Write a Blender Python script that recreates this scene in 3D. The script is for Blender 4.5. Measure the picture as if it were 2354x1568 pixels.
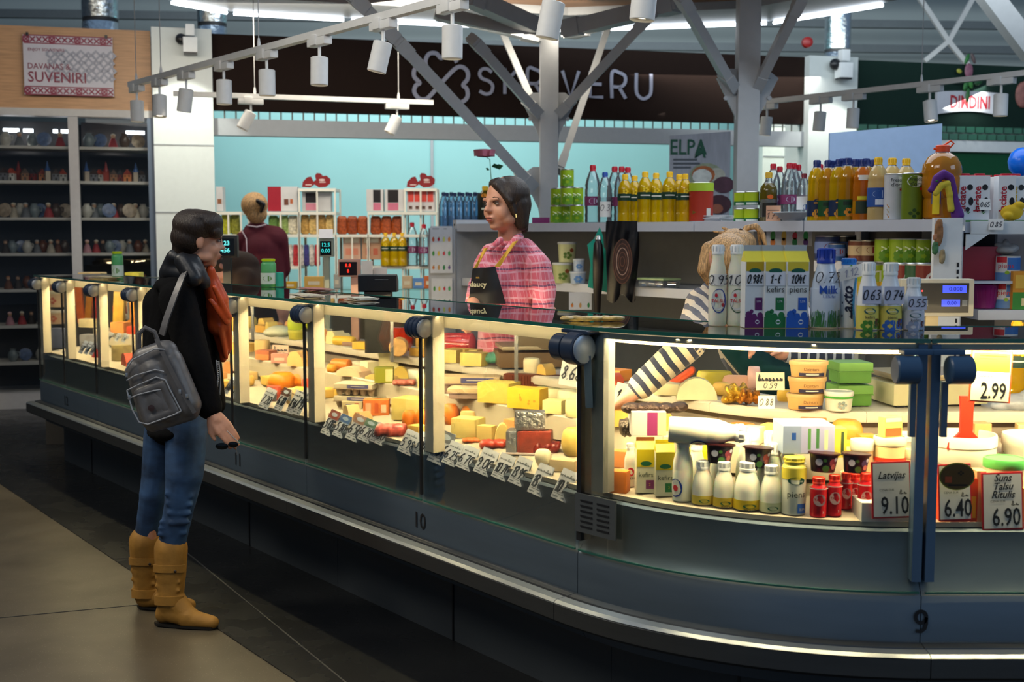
import bpy, bmesh, math, random
from mathutils import Vector as V, Matrix
for o in list(bpy.data.objects): bpy.data.objects.remove(o)
R = math.radians; PI = math.pi; rnd = random.Random(7)
SC = bpy.context.scene; COL = SC.collection
# ---------------------------------------------------------------- camera
F = 2800.0; PITCH = math.atan(251/F); EYE = 1.55
cd = bpy.data.cameras.new('camera'); cam = bpy.data.objects.new('camera', cd); COL.objects.link(cam)
cam.location = (0, 0, EYE); cam.rotation_euler = (PI/2-PITCH, 0, 0)
cd.sensor_width = 36; cd.lens = 36*F/2354; cd.clip_start = .05; cd.clip_end = 200
cd.dof.use_dof = True; cd.dof.focus_distance = 4.6; cd.dof.aperture_fstop = 4.0
SC.camera = cam
# ---------------------------------------------------------------- world, light, exposure
w = bpy.data.worlds.new('world'); SC.world = w; w.use_nodes = True
bg = w.node_tree.nodes['Background']; bg.inputs[0].default_value = (.42, .60, .85, 1); bg.inputs[1].default_value = .30
SC.view_settings.view_transform = 'Standard'; SC.view_settings.look = 'None'
SC.view_settings.exposure = 0.0; SC.view_settings.gamma = 1; SC.view_settings.use_curve_mapping = False
try:
    SC.cycles.max_bounces = 10; SC.cycles.transparent_max_bounces = 24; SC.cycles.sample_clamp_indirect = 4.0; SC.cycles.caustics_refractive = False; SC.cycles.caustics_reflective = False
except Exception: pass
def alight(name, loc, to, sx, sy, W, col=(1,1,1), spread=None):
    l = bpy.data.lights.new(name, 'AREA'); l.shape = 'RECTANGLE'; l.size = sx; l.size_y = sy; l.energy = W; l.color = col
    if spread: l.spread = R(spread)
    o = bpy.data.objects.new(name, l); COL.objects.link(o); o.location = loc
    o.rotation_euler = (V(to)-V(loc)).to_track_quat('-Z', 'Y').to_euler(); return o
def slight(name, loc, to, W, ang=40, col=(1,.93,.8), blend=.5, rad=.03):
    l = bpy.data.lights.new(name, 'SPOT'); l.energy = W; l.spot_size = R(ang); l.spot_blend = blend; l.color = col; l.shadow_soft_size = rad
    o = bpy.data.objects.new(name, l); COL.objects.link(o); o.location = loc
    o.rotation_euler = (V(to)-V(loc)).to_track_quat('-Z', 'Y').to_euler(); return o
# hall daylight from the glazed gable on the right, shop lamps in the rear units, unseen fills added
alight('hall_window_light', (9, -1, 5.0), (1, 5, .6), 5, 3, 180, (.62, .80, 1))
alight('hall_fill_left', (-5.0, 4.5, 5.2), (-2.2, 3.6, 0), 1.2, 1.2, 62, (1, .90, .72), 110)  # unseen area light added above the left of the hall
alight('hall_fill_near', (-3.0, 1.0, 4.6), (-1.6, 3.2, 0), 1.0, 1.0, 22, (1, .90, .75), 90)  # second unseen area light added above the near floor
alight('rear_shop_lamp', (-1.0, 12.6, 3.3), (-1.0, 14.8, 1.4), 5, 1.6, 62, (.92, 1, 1))
alight('rear_shop_lamp_low', (.6, 12.4, 3.1), (.6, 12.6, 0), 5, .8, 60, (1, .96, .88))
alight('white_shop_lamp', (4.0, 13.2, 3.2), (4.2, 15, 1.6), 2, 1, 40, (.95, 1, .92))
alight('sweets_rack_fill', (-1.4, 8.9, 3.1), (-1.5, 10.4, 1.2), 4, .6, 75, (1, .90, .74))  # unseen light added in front to brighten the sweets racks
alight('fascia_fill', (-5.6, 8.0, 3.2), (-5.0, 10.7, 2.6), 1.6, .6, 12, (1, .84, .62))  # unseen light added to brighten the wooden fascia
alight('island_front_fill', (-1.2, 3.2, 3.6), (.6, 8.0, 2.6), 2.5, 1, 34, (1, .95, .88))  # unseen light added to brighten the steel columns
alight('roof_fill', (1, 9, 4.3), (2, 11, 8), 9, 3, 760, (.85, .95, 1))  # unseen light added to brighten the roof lining
alight('island_lamp', (1.6, 6.3, 3.05), (1.4, 5.6, 0), 3.0, 1.6, 50, (.86, .93, 1))
# ---------------------------------------------------------------- pixel helpers (photo pixels, 2354 x 1568)
cp_, sp_ = math.cos(PITCH), math.sin(PITCH)
def ray(px, py):
    a = (px-1177)/F; b = (784-py)/F
    return V((a, cp_+b*sp_, b*cp_-sp_))
def at_y(px, py, Y):
    r = ray(px, py); t = Y/r.y; return V((r.x*t, Y, EYE+r.z*t))
def at_z(px, py, z):
    r = ray(px, py); t = (z-EYE)/r.z; return V((r.x*t, r.y*t, z))
def on_line(px, P, D, py=533):          # plan point where the view column px meets the line P + t D
    r = ray(px, py); t = (P[0]*r.y-P[1]*r.x)/(D[1]*r.x-D[0]*r.y)
    return V((P[0]+D[0]*t, P[1]+D[1]*t, 0))
def mpp(p): return (p.y*cp_-(p.z-EYE)*sp_)/F      # metres per pixel at a point
# ---------------------------------------------------------------- materials
MATS = {}
def mat(name, col=(.8,.8,.8), rough=.5, metal=0, var=0, scale=20, bump=0, alpha=1, emit=0, trans=0, sheen=0, coat=0, spec=.5, sub=0, stretch=None, ior=1.45):
    if name in MATS: return MATS[name]
    m = bpy.data.materials.new(name); m.use_nodes = True; nt = m.node_tree; b = nt.nodes['Principled BSDF']
    c = (*col, 1); b.inputs['Base Color'].default_value = c
    b.inputs['Roughness'].default_value = rough; b.inputs['Metallic'].default_value = metal
    b.inputs['Specular IOR Level'].default_value = spec; b.inputs['IOR'].default_value = ior
    if trans: b.inputs['Transmission Weight'].default_value = trans
    if sheen: b.inputs['Sheen Weight'].default_value = sheen
    if coat: b.inputs['Coat Weight'].default_value = coat; b.inputs['Coat Roughness'].default_value = .08
    if sub: b.inputs['Subsurface Weight'].default_value = sub; b.inputs['Subsurface Radius'].default_value = (.03, .015, .008)
    if emit: b.inputs['Emission Color'].default_value = c; b.inputs['Emission Strength'].default_value = emit
    tc = nt.nodes.new('ShaderNodeTexCoord'); nz = nt.nodes.new('ShaderNodeTexNoise'); nz.inputs['Scale'].default_value = scale; nz.inputs['Detail'].default_value = 5
    src = tc.outputs['Object']
    if stretch:
        mp = nt.nodes.new('ShaderNodeMapping'); mp.inputs['Scale'].default_value = stretch; nt.links.new(src, mp.inputs[0]); src = mp.outputs[0]
    nt.links.new(src, nz.inputs['Vector'])
    v = var if var else .04
    rp = nt.nodes.new('ShaderNodeMapRange'); rp.inputs[1].default_value = .3; rp.inputs[2].default_value = .7; rp.inputs[3].default_value = 1-v; rp.inputs[4].default_value = 1+v
    mx = nt.nodes.new('ShaderNodeVectorMath'); mx.operation = 'SCALE'; mx.inputs[0].default_value = col
    nt.links.new(nz.outputs[0], rp.inputs[0]); nt.links.new(rp.outputs[0], mx.inputs['Scale']); nt.links.new(mx.outputs[0], b.inputs['Base Color'])
    if bump:
        bp = nt.nodes.new('ShaderNodeBump'); bp.inputs['Strength'].default_value = bump; bp.inputs['Distance'].default_value = .01
        nt.links.new(nz.outputs[0], bp.inputs['Height']); nt.links.new(bp.outputs[0], b.inputs['Normal'])
    if alpha < 1: b.inputs['Alpha'].default_value = alpha
    MATS[name] = m; return m
def pane(name, tint=(.93,.98,.96), refl=1.0, base=0.0, rough=0.0, bcol=(.8,.9,.9)):
    if name in MATS: return MATS[name]
    m = bpy.data.materials.new(name); m.use_nodes = True; nt = m.node_tree; nt.nodes.clear(); N = nt.nodes.new
    out = N('ShaderNodeOutputMaterial'); tr = N('ShaderNodeBsdfTransparent'); tr.inputs[0].default_value = (*tint, 1)
    gl = N('ShaderNodeBsdfGlossy'); gl.inputs['Roughness'].default_value = rough; fr = N('ShaderNodeFresnel'); fr.inputs[0].default_value = 1.5
    mu = N('ShaderNodeMath'); mu.operation = 'MULTIPLY'; mu.inputs[1].default_value = refl; mx = N('ShaderNodeMixShader')
    nt.links.new(fr.outputs[0], mu.inputs[0]); nt.links.new(mu.outputs[0], mx.inputs[0])
    if base:
        df = N('ShaderNodeBsdfDiffuse'); df.inputs[0].default_value = (*bcol, 1); m2 = N('ShaderNodeMixShader'); m2.inputs[0].default_value = base
        nt.links.new(tr.outputs[0], m2.inputs[1]); nt.links.new(df.outputs[0], m2.inputs[2]); nt.links.new(m2.outputs[0], mx.inputs[1])
    else: nt.links.new(tr.outputs[0], mx.inputs[1])
    nt.links.new(gl.outputs[0], mx.inputs[2]); nt.links.new(mx.outputs[0], out.inputs[0]); MATS[name] = m; return m
def hx(s, g=2.2):
    return tuple((int(s[i:i+2], 16)/255)**g for i in (0, 2, 4))
def C(h, rough=.45, **k):               # colour material straight from an sRGB hex
    return mat('colour_%s_%d%s' % (h, int(rough*100), ''.join('%s%s' % (a[0], b) for a, b in k.items())), hx(h), rough, **k)
# ---------------------------------------------------------------- mesh builder
BOXC = {}
class MB:
    def __init__(s): s.v = []; s.f = []; s.m = []; s.M = Matrix()
    def add(s, vs, fs, mi=0):
        n = len(s.v); s.v += [s.M @ V(p) for p in vs]; s.f += [tuple(i+n for i in f) for f in fs]
        s.m += (mi if isinstance(mi, list) else [mi]*len(fs)); return s
    def at(s, loc=(0,0,0), rz=0, rx=0, ry=0):
        s.M = Matrix.Translation(V(loc)) @ Matrix.Rotation(rz, 4, 'Z') @ Matrix.Rotation(ry, 4, 'Y') @ Matrix.Rotation(rx, 4, 'X'); return s
    def box(s, c, d, mi=0, bev=0):
        x, y, z = (q/2 for q in d); c = V(c)
        if not bev:
            vs = [c+V((a*x, b*y, e*z)) for a in (-1,1) for b in (-1,1) for e in (-1,1)]
            return s.add(vs, [(0,1,3,2),(4,6,7,5),(0,4,5,1),(2,3,7,6),(0,2,6,4),(1,5,7,3)], mi)
        bm = bmesh.new(); bmesh.ops.create_cube(bm, size=1)
        for q in bm.verts: q.co = V((q.co.x*d[0], q.co.y*d[1], q.co.z*d[2]))
        bmesh.ops.bevel(bm, geom=bm.edges[:], offset=min(bev, min(d)*.45), segments=2, profile=.7, affect='EDGES')
        vs = [c+q.co for q in bm.verts]; bm.verts.index_update(); fs = [tuple(q.index for q in f.verts) for f in bm.faces]; bm.free()
        return s.add(vs, fs, mi)
    def lathe(s, prof, seg=20, mi=0, sx=1, sy=1):      # prof: (r, z[, mi of the band above])
        vs = []; fs = []; ms = []
        for p in prof:
            for k in range(seg):
                a = 2*PI*k/seg; vs.append((p[0]*math.cos(a)*sx, p[0]*math.sin(a)*sy, p[1]))
        for i in range(len(prof)-1):
            q = prof[i][2] if len(prof[i]) > 2 else mi
            for k in range(seg):
                k2 = (k+1) % seg; fs.append((i*seg+k, i*seg+k2, (i+1)*seg+k2, (i+1)*seg+k)); ms.append(q)
        if prof[0][0] > 1e-5: fs.append(tuple(range(seg-1, -1, -1))); ms.append(prof[0][2] if len(prof[0]) > 2 else mi)
        if prof[-1][0] > 1e-5: fs.append(tuple((len(prof)-1)*seg+k for k in range(seg))); ms.append(ms[-2] if len(ms) > 1 else mi)
        return s.add(vs, fs, ms)
    def tube(s, pts, r, seg=8, mi=0, cap=True):
        pts = [V(p) for p in pts]; vs = []; fs = []; rr = r if isinstance(r, list) else [r]*len(pts); up = V((0,0,1)); X = None
        for i, p in enumerate(pts):
            t = (pts[min(i+1, len(pts)-1)]-pts[max(i-1, 0)]).normalized()
            if X is None: X = t.cross(up if abs(t.z) < .95 else V((1,0,0))).normalized()
            X = (X-t*X.dot(t)).normalized(); Y = t.cross(X)
            for k in range(seg):
                a = 2*PI*k/seg; vs.append(p+X*math.cos(a)*rr[i]+Y*math.sin(a)*rr[i])
        for i in range(len(pts)-1):
            for k in range(seg): k2 = (k+1) % seg; fs.append((i*seg+k, i*seg+k2, (i+1)*seg+k2, (i+1)*seg+k))
        if cap: fs += [tuple(range(seg-1, -1, -1)), tuple((len(pts)-1)*seg+k for k in range(seg))]
        return s.add(vs, fs, mi)
    def bar(s, a, b, w, h, mi=0, up=(0,0,1)):          # square bar from a to b
        a, b = V(a), V(b); t = (b-a).normalized(); u = V(up)
        if abs(t.dot(u)) > .98: u = V((0,1,0))
        X = t.cross(u).normalized()*w/2; Y = X.cross(t).normalized()*h/2
        vs = [p+X*i+Y*j for p in (a, b) for i, j in ((-1,-1),(1,-1),(1,1),(-1,1))]
        return s.add(vs, [(3,2,1,0),(4,5,6,7),(0,1,5,4),(1,2,6,5),(2,3,7,6),(3,0,4,7)], mi)
    def prism(s, poly, h0, h1, mi=0, axis='z', side=None):   # polygon in xy (or xz) extruded
        n = len(poly); f = (lambda p, h: (p[0], p[1], h)) if axis == 'z' else (lambda p, h: (p[0], h, p[1]))
        vs = [f(p, h0) for p in poly]+[f(p, h1) for p in poly]
        fs = [tuple(range(n-1, -1, -1)), tuple(range(n, 2*n))]+[(i, (i+1) % n, n+(i+1) % n, n+i) for i in range(n)]
        return s.add(vs, fs, [mi, mi]+[mi if side is None else side]*n)
    def ell(s, c, r, mi=0, seg=16, rings=10, rot=None):
        vs = []; fs = []; c = V(c); Q = rot or Matrix.Identity(3)
        for i in range(rings+1):
            th = PI*i/rings
            for k in range(seg):
                a = 2*PI*k/seg; vs.append(c+Q @ V((r[0]*math.sin(th)*math.cos(a), r[1]*math.sin(th)*math.sin(a), r[2]*math.cos(th))))
        for i in range(rings):
            for k in range(seg): k2 = (k+1) % seg; fs.append((i*seg+k, (i+1)*seg+k, (i+1)*seg+k2, i*seg+k2))
        return s.add(vs, fs, mi)
    def cap(s, a, ra, b, rb, mi=0, seg=14):            # tapered capsule
        a, b = V(a), V(b); t = b-a; L = t.length; Q = t.to_track_quat('Z', 'Y').to_matrix(); vs = []; fs = []; rows = []
        for i in range(7): th = PI/2*(1-i/6.0); rows.append((ra*math.cos(th), -ra*math.sin(th)))
        for i in range(7): th = PI/2*i/6.0; rows.append((rb*math.cos(th), L+rb*math.sin(th)))
        for r_, z in rows:
            for k in range(seg): an = 2*PI*k/seg; vs.append(a+Q @ V((r_*math.cos(an), r_*math.sin(an), z)))
        for i in range(len(rows)-1):
            for k in range(seg): k2 = (k+1) % seg; fs.append((i*seg+k, i*seg+k2, (i+1)*seg+k2, (i+1)*seg+k))
        return s.add(vs, fs, mi)
    def loft(s, rings, mi=0, cap=True):                # rings: lists of equal-length points
        n = len(rings[0]); vs = [p for r in rings for p in r]; fs = []
        for i in range(len(rings)-1):
            for k in range(n): k2 = (k+1) % n; fs.append((i*n+k, i*n+k2, (i+1)*n+k2, (i+1)*n+k))
        if cap: fs += [tuple(range(n-1, -1, -1)), tuple((len(rings)-1)*n+k for k in range(n))]
        return s.add(vs, fs, mi)
    def grid(s, fn, nu, nv, mi=0, th=0):               # surface fn(u,v), u,v in 0..1, optional thickness along -normal
        P = [[V(fn(i/nu, j/nv)) for j in range(nv+1)] for i in range(nu+1)]; vs = [p for r in P for p in r]; fs = []
        W = nv+1
        for i in range(nu):
            for j in range(nv): fs.append((i*W+j, (i+1)*W+j, (i+1)*W+j+1, i*W+j+1))
        if th:
            nn = []
            for i in range(nu+1):
                for j in range(nv+1):
                    a = P[min(i+1, nu)][j]-P[max(i-1, 0)][j]; b = P[i][min(j+1, nv)]-P[i][max(j-1, 0)]; nn.append(a.cross(b).normalized())
            o = len(vs); vs += [vs[q]-nn[q]*th for q in range(o)]; fs += [tuple(q+o for q in reversed(f)) for f in fs]
            bd = [(i, 0) for i in range(nu)]+[(nu, j) for j in range(nv)]+[(i, nv) for i in range(nu, 0, -1)]+[(0, j) for j in range(nv, 0, -1)]
            ix = [i*W+j for i, j in bd]
            for q in range(len(ix)): a, b = ix[q], ix[(q+1) % len(ix)]; fs.append((b, a, a+o, b+o))
        return s.add(vs, fs, mi)
    def ribbon(s, pts, w, nrm=(0,-1,0), th=.0006, mi=0, wr=None):   # flat stroke of width w facing nrm, joints rounded
        pts = [V(p) for p in pts]; n = V(nrm).normalized(); off = n*th
        L = []; Rr = []
        for i, p in enumerate(pts):
            t = (pts[min(i+1, len(pts)-1)]-pts[max(i-1, 0)]); t = t.normalized() if t.length > 1e-9 else V((0,0,1))
            sd = t.cross(n).normalized()*w/2*(wr[i] if wr else 1); L.append(p+sd+off); Rr.append(p-sd+off)
        k = len(pts); return s.add(L+Rr, [(i, i+1, k+i+1, k+i) for i in range(k-1)], mi)
    def text(s, t, size, c=(0,0,0), mi=0, align='CENTER', th=.0005, rz=0, rx=PI/2, shear=0, sx=1, bold=0):
        key = (t, align, shear, bold)
        if key not in TXT:
            cu = bpy.data.curves.new('t', 'FONT'); cu.body = t; cu.size = 1; cu.align_x = align; cu.align_y = 'CENTER'; cu.shear = shear; cu.resolution_u = 2; cu.offset = bold
            ob = bpy.data.objects.new('t', cu); COL.objects.link(ob); me = bpy.data.meshes.new_from_object(ob)
            TXT[key] = ([v.co.copy() for v in me.vertices], [tuple(p.vertices) for p in me.polygons])
            bpy.data.objects.remove(ob); bpy.data.meshes.remove(me); bpy.data.curves.remove(cu)
        vs, fs = TXT[key]; T = Matrix.Translation(V(c)) @ Matrix.Rotation(rz, 4, 'Z') @ Matrix.Rotation(rx, 4, 'X')
        return s.add([T @ V((v.x*size*sx, v.y*size, th)) for v in vs], fs, mi)
    def build(s, name, mats, parent=None, smooth=True, rec=False):
        me = bpy.data.meshes.new(name); me.from_pydata([tuple(v) for v in s.v], [], s.f)
        for m in (mats if isinstance(mats, (list, tuple)) else [mats]): me.materials.append(m)
        me.polygons.foreach_set('material_index', s.m); 
        if smooth:
            me.polygons.foreach_set('use_smooth', [True]*len(me.polygons))
            try: me.set_sharp_from_angle(angle=R(38))
            except Exception: pass
        me.update(); o = bpy.data.objects.new(name, me); COL.objects.link(o)
        if parent is not None: o.parent = parent
        return o
TXT = {}
def tag(o, label=None, cat=None, group=None, kind=None):
    if label: o['label'] = label
    if cat: o['category'] = cat
    if group: o['group'] = group
    if kind: o['kind'] = kind
    return o
def thing(name, label, cat, loc=(0,0,0), rz=0, group=None):
    o = bpy.data.objects.new(name, None); o.empty_display_size = .05; COL.objects.link(o); o.location = loc; o.rotation_euler = (0,0,rz)
    return tag(o, label, cat, group)
def place(o, loc, rz=0, sc=None, rot=None):
    o.location = loc; o.rotation_euler = rot or (0,0,rz)
    if sc: o.scale = sc if isinstance(sc, (tuple, list)) else (sc,)*3
    return o
def struct(mb, name, m, smooth=False):
    o = mb.build(name, m, smooth=smooth); o['kind'] = 'structure'; return o
KIDS = {}
def kids(o):
    return [c for c in COL.objects if c.parent == o]
def dup(o, loc, rz=0, label=None, group=None, sc=None, rot=None):
    if o.name not in KIDS: KIDS[o.name] = [(c, kids(c)) for c in kids(o)]
    r = o.copy(); COL.objects.link(r)
    for c, gs in KIDS[o.name]:
        d = c.copy(); COL.objects.link(d); d.parent = r
        for g in gs: e = g.copy(); COL.objects.link(e); e.parent = d
    place(r, loc, rz, sc, rot)
    if label: r['label'] = label
    if group: r['group'] = group
    return r
class Multi:                               # first use hands out the prototype, later uses copies
    def __init__(s, proto): s.p = proto; s.used = False
    def __call__(s, loc, rz=0, label=None, group=None, sc=None, rot=None):
        if not s.used: s.used = True; KIDS[s.p.name] = [(c, kids(c)) for c in kids(s.p)]; place(s.p, loc, rz, sc, rot); return tag(s.p, label, None, group)
        return dup(s.p, loc, rz, label, group, sc, rot)
ORD = 'leftmost second third fourth fifth sixth seventh eighth ninth tenth eleventh twelfth thirteenth fourteenth fifteenth sixteenth seventeenth eighteenth nineteenth twentieth'.split()
def nth(i): return ORD[0] if i == 0 else ORD[i]+' from left'
def organic(name, prims, m, parent=None, voxel=.012, smooth=4, extra=None):
    b = MB()
    for p in prims:
        if p[0] == 'c': b.cap(p[1], p[2], p[3], p[4])
        elif p[0] == 'e': b.ell(p[1], p[2], rot=(Matrix.Rotation(p[3][2], 3, 'Z') @ Matrix.Rotation(p[3][1], 3, 'Y') @ Matrix.Rotation(p[3][0], 3, 'X')) if len(p) > 3 else None)
        elif p[0] == 'm': b.add(p[1], p[2])
    o = b.build(name, m); md = o.modifiers.new('r', 'REMESH'); md.mode = 'VOXEL'; md.voxel_size = voxel; md.use_smooth_shade = True
    sm = o.modifiers.new('s', 'SMOOTH'); sm.iterations = smooth; sm.factor = .5
    dg = bpy.context.evaluated_depsgraph_get(); me = bpy.data.meshes.new_from_object(o.evaluated_get(dg))
    o.modifiers.clear(); old = o.data; o.data = me; bpy.data.meshes.remove(old); me.name = name
    me.polygons.foreach_set('use_smooth', [True]*len(me.polygons))
    if not me.materials: me.materials.append(m[0] if isinstance(m, list) else m)
    if parent is not None: o.parent = parent
    return o
# ---------------------------------------------------------------- the building
M_white = mat('white_paint', (.78,.80,.80), .5, var=.03)
M_grey = mat('grey_paint', (.36,.38,.40), .5, var=.03)
M_dark = mat('dark_trim', (.03,.032,.036), .5)
M_black = mat('black_plastic', (.012,.013,.016), .35)
def floor_mat(name, c1, c2, c3, rough):
    m = bpy.data.materials.new(name); m.use_nodes = True; nt = m.node_tree; b = nt.nodes['Principled BSDF']; N = nt.nodes.new
    tc = N('ShaderNodeTexCoord'); n1 = N('ShaderNodeTexNoise'); n1.inputs['Scale'].default_value = 1.6; n1.inputs['Detail'].default_value = 6
    n2 = N('ShaderNodeTexVoronoi'); n2.inputs['Scale'].default_value = 90; r1 = N('ShaderNodeValToRGB'); r2 = N('ShaderNodeValToRGB'); mx = N('ShaderNodeMix'); mx.data_type = 'RGBA'
    r1.color_ramp.elements[0].color = (*c1, 1); r1.color_ramp.elements[0].position = .35; r1.color_ramp.elements[1].color = (*c2, 1); r1.color_ramp.elements[1].position = .7
    r2.color_ramp.elements[0].color = (1,1,1,1); r2.color_ramp.elements[0].position = .10; r2.color_ramp.elements[1].color = (0,0,0,1); r2.color_ramp.elements[1].position = .16
    mx.inputs[7].default_value = (*c3, 1); L = nt.links.new
    L(tc.outputs['Object'], n1.inputs['Vector']); L(tc.outputs['Object'], n2.inputs['Vector']); L(n1.outputs[0], r1.inputs[0]); L(n2.outputs[0], r2.inputs[0])
    L(r2.outputs[0], mx.inputs[0]); L(r1.outputs[0], mx.inputs[6]); L(mx.outputs[2], b.inputs['Base Color']); b.inputs['Roughness'].default_value = rough
    n3 = N('ShaderNodeTexNoise'); n3.inputs['Scale'].default_value = 6; mr = N('ShaderNodeMapRange'); mr.inputs[3].default_value = rough-.08; mr.inputs[4].default_value = rough+.1
    L(tc.outputs['Object'], n3.inputs['Vector']); L(n3.outputs[0], mr.inputs[0]); L(mr.outputs[0], b.inputs['Roughness']); return m
M_floor = floor_mat('polished_terrazzo', (.062,.050,.033), (.105,.086,.058), (.20,.18,.14), .34)
M_floor2 = floor_mat('dark_floor_band', (.008,.009,.011), (.014,.015,.016), (.03,.03,.03), .26)  # darker tone for the floor band along the counter
M_joint = mat('floor_joint', (.035,.036,.036), .5)
# counter path: front glass line in plan
ZT = 1.265
S0 = at_z(1333, 748, ZT); E0 = at_z(85, 632, ZT)
uf = (E0-S0).normalized(); LFAR = (E0-S0).length; t0 = -uf
TH = math.atan2(-t0.y, t0.x); RAD = 1.17; ARC = RAD*TH
def pc(s, n, z=0.0):
    if s <= 0: p = S0+t0*s; nn = V((-t0.y, t0.x, 0))
    else:
        a0 = -TH; C0 = S0+V((-t0.y, t0.x, 0))*RAD
        if s <= ARC: a = a0+s/RAD; p = C0+V((math.sin(a), -math.cos(a), 0))*RAD; nn = V((-math.sin(a), math.cos(a), 0))
        else: p = C0+V((s-ARC, -RAD, 0)); nn = V((0,1,0))
    q = p+nn*n; q.z = z; return q
def yaw(s):                                        # rotation about z of the path at s
    return 0 if s >= ARC else (-TH if s <= 0 else -TH+s/RAD)
def s_of(px, z=ZT, n=0):                           # path position seen at photo column px
    lo, hi = -LFAR-.5, ARC+3
    f = lambda s: (lambda q: 1177+F*q.x/(q.y*cp_-(z-EYE)*sp_))(pc(s, n, z))
    for _ in range(50):
        md = (lo+hi)/2
        if f(md) < px: lo = md
        else: hi = md
    return (lo+hi)/2
def sweep(mb, prof, s0, s1, mi=0, closed=True, step=.06):
    ss = [s0]
    if s1 > 0 and s0 < ARC:
        a, b = max(s0, 0), min(s1, ARC)
        if a > s0: ss.append(a)
        k = max(1, int((b-a)/step)); ss += [a+(b-a)*i/k for i in range(1, k+1)]
        if b < s1: ss.append(s1)
    else: ss.append(s1)
    rings = [[pc(s, n, z) for n, z in prof] for s in ss]; n = len(prof); vs = [p for r in rings for p in r]; fs = []
    for i in range(len(rings)-1):
        for k in range(n if closed else n-1): k2 = (k+1) % n; fs.append((i*n+k, (i+1)*n+k, (i+1)*n+k2, i*n+k2))
    if closed: fs += [tuple(range(n)), tuple((len(rings)-1)*n+k for k in reversed(range(n)))]
    return mb.add(vs, fs, mi)
# floor
b = MB(); b.box((3, 9, -.05), (26, 30, .1)); struct(b, 'floor', M_floor)
def off(px, py): return at_z(px, py, 0)
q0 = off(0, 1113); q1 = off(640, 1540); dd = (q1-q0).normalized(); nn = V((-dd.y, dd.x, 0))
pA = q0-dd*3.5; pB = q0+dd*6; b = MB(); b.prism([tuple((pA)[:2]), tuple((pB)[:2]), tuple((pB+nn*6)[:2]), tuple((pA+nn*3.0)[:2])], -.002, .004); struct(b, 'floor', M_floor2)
b = MB(); j0 = off(0, 1421); j1 = off(520, 1372); d2 = (j1-j0).normalized(); b.bar(j0-d2*2+V((0,0,.0005)), j0+d2*.92+V((0,0,.0005)), .004, .003)
k0 = off(380, 1232); k1 = off(790, 1568); b.bar(k0+V((0,0,.0045)), k1+(k1-k0)*.5+V((0,0,.0045)), .006, .003); struct(b, 'trim_1', M_joint)
# rear shop line (fascias)
BP = V((-2.68, 11.0, 0)); BD = V((math.cos(R(14.7)), math.sin(R(14.7)), 0)); BN = V((-BD.y, BD.x, 0)); BYAW = R(14.7)
def bl(px, n=0): return on_line(px, BP+BN*n, BD)
def bz(px, py, n=0): q = bl(px, n); return at_y(px, py, q.y).z
def wall(name, x0, x1, z0, z1, m, n=0, th=.1, build=True, mb=None, kind=True):
    a, c = bl(x0, n), bl(x1, n); b = mb or MB(); P = [a, c, c+BN*th, a+BN*th]
    b.prism([tuple(p[:2]) for p in P], z0, z1)
    return struct(b, name, m) if build else b
M_wood = mat('fascia_wood', (.42,.235,.115), .45, var=.16, scale=5, stretch=(1,1,14))
M_brown = mat('fascia_brown', (.017,.010,.008), .9, spec=.1)
zt = bz(495, 77); zb = bz(495, 252); zl = bz(495, 292)
wall('wall_left', -80, 357, bz(10, 247), bz(10, 57), M_wood)
wall('trim_2', -80, 357, bz(10, 264), bz(10, 247), mat('lintel_grey', (.42,.41,.40), .5), n=-.02, th=.14)
wall('wall_rear', 496, 1861, zb, zt, M_brown, n=0, th=.12)
wall('trim_3', 496, 1861, zb-.225, bz(495, 272), M_grey, n=-.01, th=.13)
b = MB(); q0 = bl(496); q1 = bl(1861); L = (q1-q0).length; k = int(L/.1)
for i in range(k+1):
    p = q0+BD*(L*i/k); b.bar(p+BN*.05+V((0,0,bz(495, 272))), p+BN*.05+V((0,0,zb)), .012, .012, up=(0,1,0))
struct(b, 'trim_4', mat('grille_bronze', (.10,.09,.07), .5))
M_panel = mat('pillar_panel', (.62,.66,.64), .42, var=.02)
pl = wall('wall_pillar_left', 359, 496, 0, bz(495, 72), M_panel, n=-.12, th=.5)
b = MB()
for y in (333, 488, 640): a, c = bl(359, -.125), bl(496, -.125); z = bz(430, y, -.12); b.bar(a+V((0,0,z)), c+V((0,0,z)), .004, .008)
struct(b, 'trim_5', M_grey)
wall('wall_pillar_right', 1853, 1963, 0, bz(1880, 132), M_panel, n=-.10, th=.5)
M_turq = mat('turquoise_wall', (.30,.60,.60), .55, var=.02, scale=2)
wall('wall_shop', 470, 1750, 0, 3.3, M_turq, n=2.6, th=.1)
wall('wall_shop', 1750, 1900, 0, 3.3, mat('white_shop_wall', (.80,.85,.78), .5), n=1.6, th=.1)
b = MB(); a = bl(994, 2.59); b.bar(a, a+V((0,0,3.2)), .03, .02, up=(0,1,0)); a = bl(1868, 1.0); b.bar(a, a+V((0,0,3)), .12, .06, up=(0,1,0))
for yy in (290, 360): a, c = bl(1752, 1.59), bl(1868, 1.59); z = bz(1800, yy, 1.6); b.bar(a+V((0,0,z)), c+V((0,0,z)), .01, .012)
struct(b, 'trim_6', M_grey)
M_green = mat('fascia_green', (.010,.026,.020), .85, spec=.15); M_green2 = mat('green_wall', (.0,.085,.025), .5); M_tile = mat('green_tile', (.0,.10,.04), .25)
wall('wall_right', 1963, 2440, bz(2160, 298), bz(1970, 139), M_green, n=-.02)
zz = [bz(2250, y) for y in (292, 308, 325, 350)]
wall('trim_7', 1963, 2440, zz[3], zz[2], M_white, n=-.03, th=.1)
b = MB(); q0 = bl(1966, -.02); L = (bl(2440, -.02)-q0).length; k = int(L/.115)
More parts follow.
